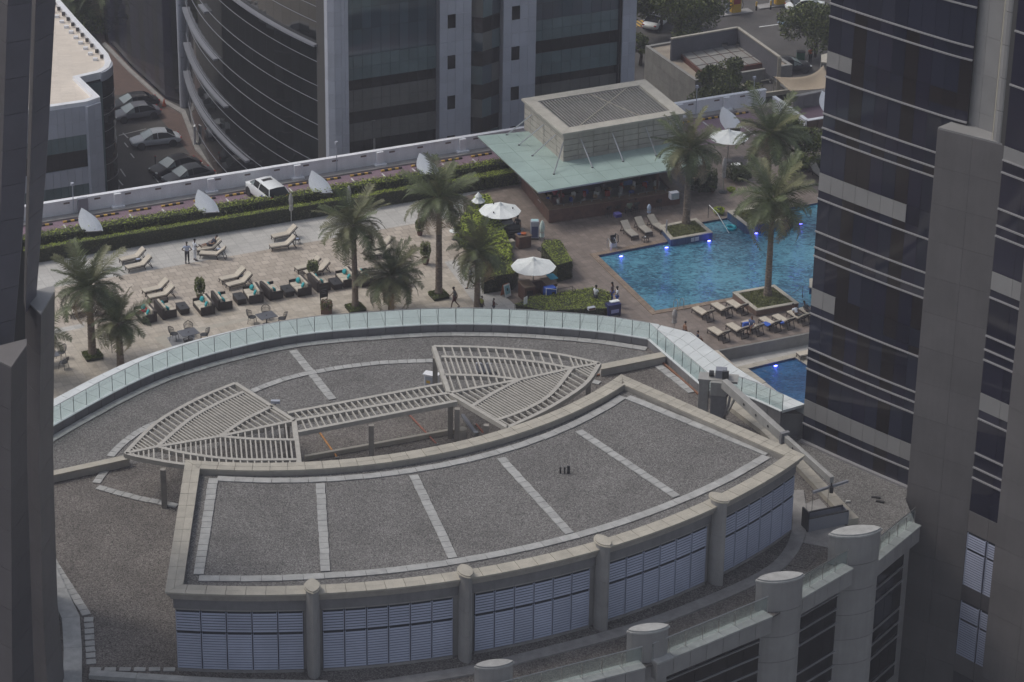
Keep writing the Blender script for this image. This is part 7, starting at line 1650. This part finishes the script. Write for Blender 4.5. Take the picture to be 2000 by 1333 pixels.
# ------------------------------------------------------------------ cars
M_tyre = M_rubber; M_rim = mat('alloy_rim', (.4,.4,.42), .3, metal=.8); G_car = mat('car_window', (.015,.018,.02), .1, spec=.35); G_wind = mat('windscreen', (.25,.3,.3), .08, spec=.9); M_lampw = mat('headlamp', (.6,.62,.62), .1); M_lampr = mat('tail_lamp', (.35,.01,.01), .2)
def paint(n, c): return mat(n, c, .4, metal=.0, coat=.12 if c[0] < .1 else .4, spec=.3)
def car(label, q, rz, col, L=4.75, W=1.82, H=1.44, kind='sedan', group='cars parked in the street below the wall', name='parked_car'):
    t = thing(name, label, 'car', q, rz, group); x0, x1 = -L/2, L/2; suv = kind == 'suv'
    # side profile stations: x, half width, sill z, belt z, top z of body
    st = [(x0, .62, .42, .62, .66), (x0+.12, .8, .3, .7, .8), (x0+.45, .9, .26, .78, .92), (x0+1.1, .91, .25, .86, .98), (-.35*L/2, .92, .25, .88, .96), (0, .92, .25, .87, .94), (.42*L/2, .92, .25, .86, .93), (x1-1.05, .91, .25, .82, .88), (x1-.45, .88, .27, .74, .78), (x1-.1, .76, .32, .6, .66), (x1, .58, .42, .55, .58)]
    k_ = H/1.44; w_ = W/1.84; mb = MB(); vs = []
    for x, hw, zs, zb, ztp in st:
        hw *= w_; zb *= (1.16 if suv else 1)*k_; ztp *= (1.16 if suv else 1)*k_
        vs += [(x, -hw*.9, zs), (x, -hw, zs+.16), (x, -hw, (zs+zb)/2+.08), (x, -hw*.97, zb), (x, -hw*.8, ztp), (x, 0, ztp+.03), (x, hw*.8, ztp), (x, hw*.97, zb), (x, hw, (zs+zb)/2+.08), (x, hw, zs+.16), (x, hw*.9, zs)]
    n = 11; fs = [(i*n+j, (i+1)*n+j, (i+1)*n+(j+1) % n, i*n+(j+1) % n) for i in range(len(st)-1) for j in range(n)]; fs += [tuple(range(n)), tuple((len(st)-1)*n+j for j in range(n-1, -1, -1))]
    mb.add(vs, fs); o = obj('body', mb, col, t, smooth=True, fix=True); b = o.modifiers.new('sub', 'SUBSURF'); b.levels = 1; b.render_levels = 1
    if suv: cab = [(x0+.1, .98, .04), (x0+.45, 1.0, .97), (x0+1.2, 1.0, 1.0), (.1, 1.0, 1.0), (.55, .98, .95), (1.15, .97, .1)]
    else: cab = [(x0+.62, .94, .04), (x0+1.35, .97, .86), (x0+1.9, 1, 1.0), (.0, 1, 1.0), (.35, 1, .9), (1.25, .96, .04)]
    zb = .93*k_*(1.14 if suv else 1); Ht = H-zb; vs = []
    for x, f, h in cab:
        z = zb+Ht*h; hw0 = .86*w_; hw1 = hw0-(.2*h)
        vs += [(x, -hw0*f, zb-.04), (x, -hw1, z), (x, 0, z+.03*h), (x, hw1, z), (x, hw0*f, zb-.04)]
    n = 5; fs = [(i*n+j, (i+1)*n+j, (i+1)*n+j+1, i*n+j+1) for i in range(len(cab)-1) for j in range(4)]
    mi = [1 if (i == 0) else (2 if i >= len(cab)-2 else 0) for i in range(len(cab)-1) for j in range(4)]
    g_ = MB().add(vs, fs); me = obj('windows', g_, [G_car, G_car, G_wind], t); me.data.polygons.foreach_set('material_index', mi); fixn(me)
    r0, r1 = (1, len(cab)-2) if suv else (1, len(cab)-2); rv = []
    for i in range(r0, r1+1):
        x, f, h = cab[i]; z = zb+Ht*h; hw1 = .86*w_-(.2*h); rv += [(x, -hw1-.02, z-.02), (x, -hw1*.95, z+.025), (x, 0, z+.055), (x, hw1*.95, z+.025), (x, hw1+.02, z-.02)]
    m_ = r1-r0+1; obj('roof', MB().add(rv, [(i*5+j, (i+1)*5+j, (i+1)*5+j+1, i*5+j+1) for i in range(m_-1) for j in range(4)]), col, t, smooth=True, fix=True)
    pb_ = MB()
    for s in (-1, 1):
        for i in range(len(cab)-1):
            if i in (0, len(cab)-2) or i == 2:
                (xa, fa2, ha), (xb, fb2, hb_) = cab[i], cab[i+1]
                if i == 2: xa = xb = (xa+xb)/2+.15; a = V(xa, s*.87*w_, zb-.03); b = V(xa, s*(.86*w_-.2), zb+Ht)
                else: a = V(xa, s*(.86*w_-.2*ha)*1.0+s*.01, zb+Ht*ha); b = V(xb, s*(.86*w_-.2*hb_)+s*.01, zb+Ht*hb_)
                pb_.beam(a, b, .06, .05)
    obj('pillars', pb_, col, t)
    R_ = .33 if not suv else .37; wm = MB().tube([(0, -.11, 0), (0, .11, 0)], R_, 18); rm = MB().tube([(0, -.118, 0), (0, .118, 0)], R_*.62, 12)
    for x in (x0+.92, x1-.88):
        for s in (-1, 1):
            wh = obj('wheel', wm, M_tyre, t, loc=(x, s*(W/2-.12), R_)); obj('rim', rm, M_rim, wh)
    ar = MB()
    for x in (x0+.92, x1-.88):
        for s in (-1, 1): ar.tube([(x, s*(W/2-.03), R_), (x, s*(W/2+.006), R_)], R_+.05, 18)
    obj('wheel_arch', ar, M_black, t)
    kz = k_*(1.14 if suv else 1)
    for s in (-1, 1):
        obj('headlight', MB().ell((x1-.2, s*.62*w_, .63*kz), .14, .2, .07, 8, 5), M_lampw, t, smooth=True); obj('tail_light', MB().ell((x0+.1, s*.66*w_, .74*kz), .07, .17, .08 if not suv else .2, 8, 5), M_lampr, t, smooth=True); obj('mirror', MB().ell((.62, s*(W/2+.06), .98*kz), .07, .1, .07, 6, 4), col, t, smooth=True)
    obj('grille', MB().box(x1-.06, -.4, .36, x1+.012, .4, .5), M_black, t); obj('number_plate', MB().box(x0-.03, -.24, .5, x0-.005, .24, .6), M_umb, t)
    return t
hd1 = math.atan2(*(lambda v: (v.y, v.x))(P(279, 289, ZST)-P(334, 283, ZST)))
hd2 = math.atan2(*(lambda v: (v.y, v.x))(P(300, 342, ZST)-P(384, 322, ZST)))
silver = paint('silver_car_paint', (.5,.53,.57)); blackp = paint('black_car_paint', (.02,.02,.022)); darkg = paint('dark_grey_car_paint', (.07,.075,.085)); whitep = paint('white_car_paint', (.72,.74,.74)); darkb = paint('dusky_silver_car_paint', (.16,.165,.19))
car('silver saloon standing alone in the middle of the street parking', P(304, 283, ZST), hd1, silver)
car('glossy black saloon, the upper of the two nearest the white wall', P(342, 336, ZST), hd2+.03, blackp, L=4.9)
car('dark grey saloon, closest to the white wall of the street cars', P(368, 354, ZST), hd2-.03, darkg, L=4.9)
car('dusky silver saloon below the black one at the dark glass corner', P(266, 231, ZST), hd1+.12, darkb)
car('dark saloon behind the dusky silver one, partly hidden by the glass corner', P(262, 212, ZST), hd1+.12, blackp, L=4.9)
sv = car('white estate car with blue and yellow side decal parked on the purple bays', P(521, 391, 0), TH+math.pi/2+.12, whitep, L=4.6, W=1.84, H=1.72, kind='suv', group=None)
obj('blue_decal', MB().box(-1.7, .925, .5, -.9, .935, .95), mat('decal_blue', (.02,.08,.5), .4), sv); obj('yellow_decal', MB().box(-2.0, .938, .45, -1.4, .946, .7), M_yellow, sv); obj('roof_box', MB().box(-.3, -.4, 1.76, .1, .4, 1.79), M_darkmetal, sv); obj('rear_window', MB().add([(-2.235, -.72, 1.12), (-2.235, .72, 1.12), (-2.08, .6, 1.6), (-2.08, -.6, 1.6)], [(0,1,2,3)]), G_car, sv)
car('white hatchback driving past the fuel islands at the top', P(1575, 22, ZST), rad(12), whitep, L=4.5, group='cars by the petrol station', name='car')
car('black car parked in the shade behind the villa corner', P(1538, 140, ZST), rad(15), blackp, group='cars by the petrol station')
car('white car mostly hidden by the big tree left of the villa', P(1284, 50, ZST), rad(65), whitep, group='cars by the petrol station')
car('silver car cut off by the top edge beside the silver block', P(1238, 6, ZST), rad(20), silver, group='cars by the petrol station')
car('dark car glimpsed at the foot of the curved black facade', P(412, 268, ZST), rad(-65), whitep) if False else None
t = thing('litter_bin', 'green bin among the clutter beside the shade sail', 'bin', P(1563, 122, ZST)); obj('bin_body', MB().box(-.4, -.3, .1, .4, .3, 1.1), mat('dull_green_bin', (.02,.1,.06), .5), t, bevel=.03); obj('lid', MB().box(-.43, -.33, 1.101, .43, .33, 1.18), M_black, t)
person('man in an orange vest near the green bin behind the pool', P(1582, 124, ZST), .4, 'stand', 1.0, M_skin2, mat('orange_vest', (.4,.09,.02), .8), C_black)
t = thing('street_post', 'slim dark post standing by the glossy black saloon', 'post', P(304, 325, ZST)); obj('shaft', MB().tube([(0, 0, 0), (0, 0, .95)], .06, 8), M_darkmetal, t); obj('cap', MB().tube([(0, 0, .95), (0, 0, 1.02)], .08, 8), mat('red_cap', (.2,.02,.02), .5), t)
sg = thing('entrance_sign', 'narrow white sign slab at the foot of the curved black facade', 'sign', P(381, 283, ZST)); obj('sign_panel', MB().box(-.08, -.25, .1, .08, .25, 1.9), M_white, sg); obj('plinth', MB().box(-.2, -.35, 0, .2, .35, .1), M_kerb, sg)
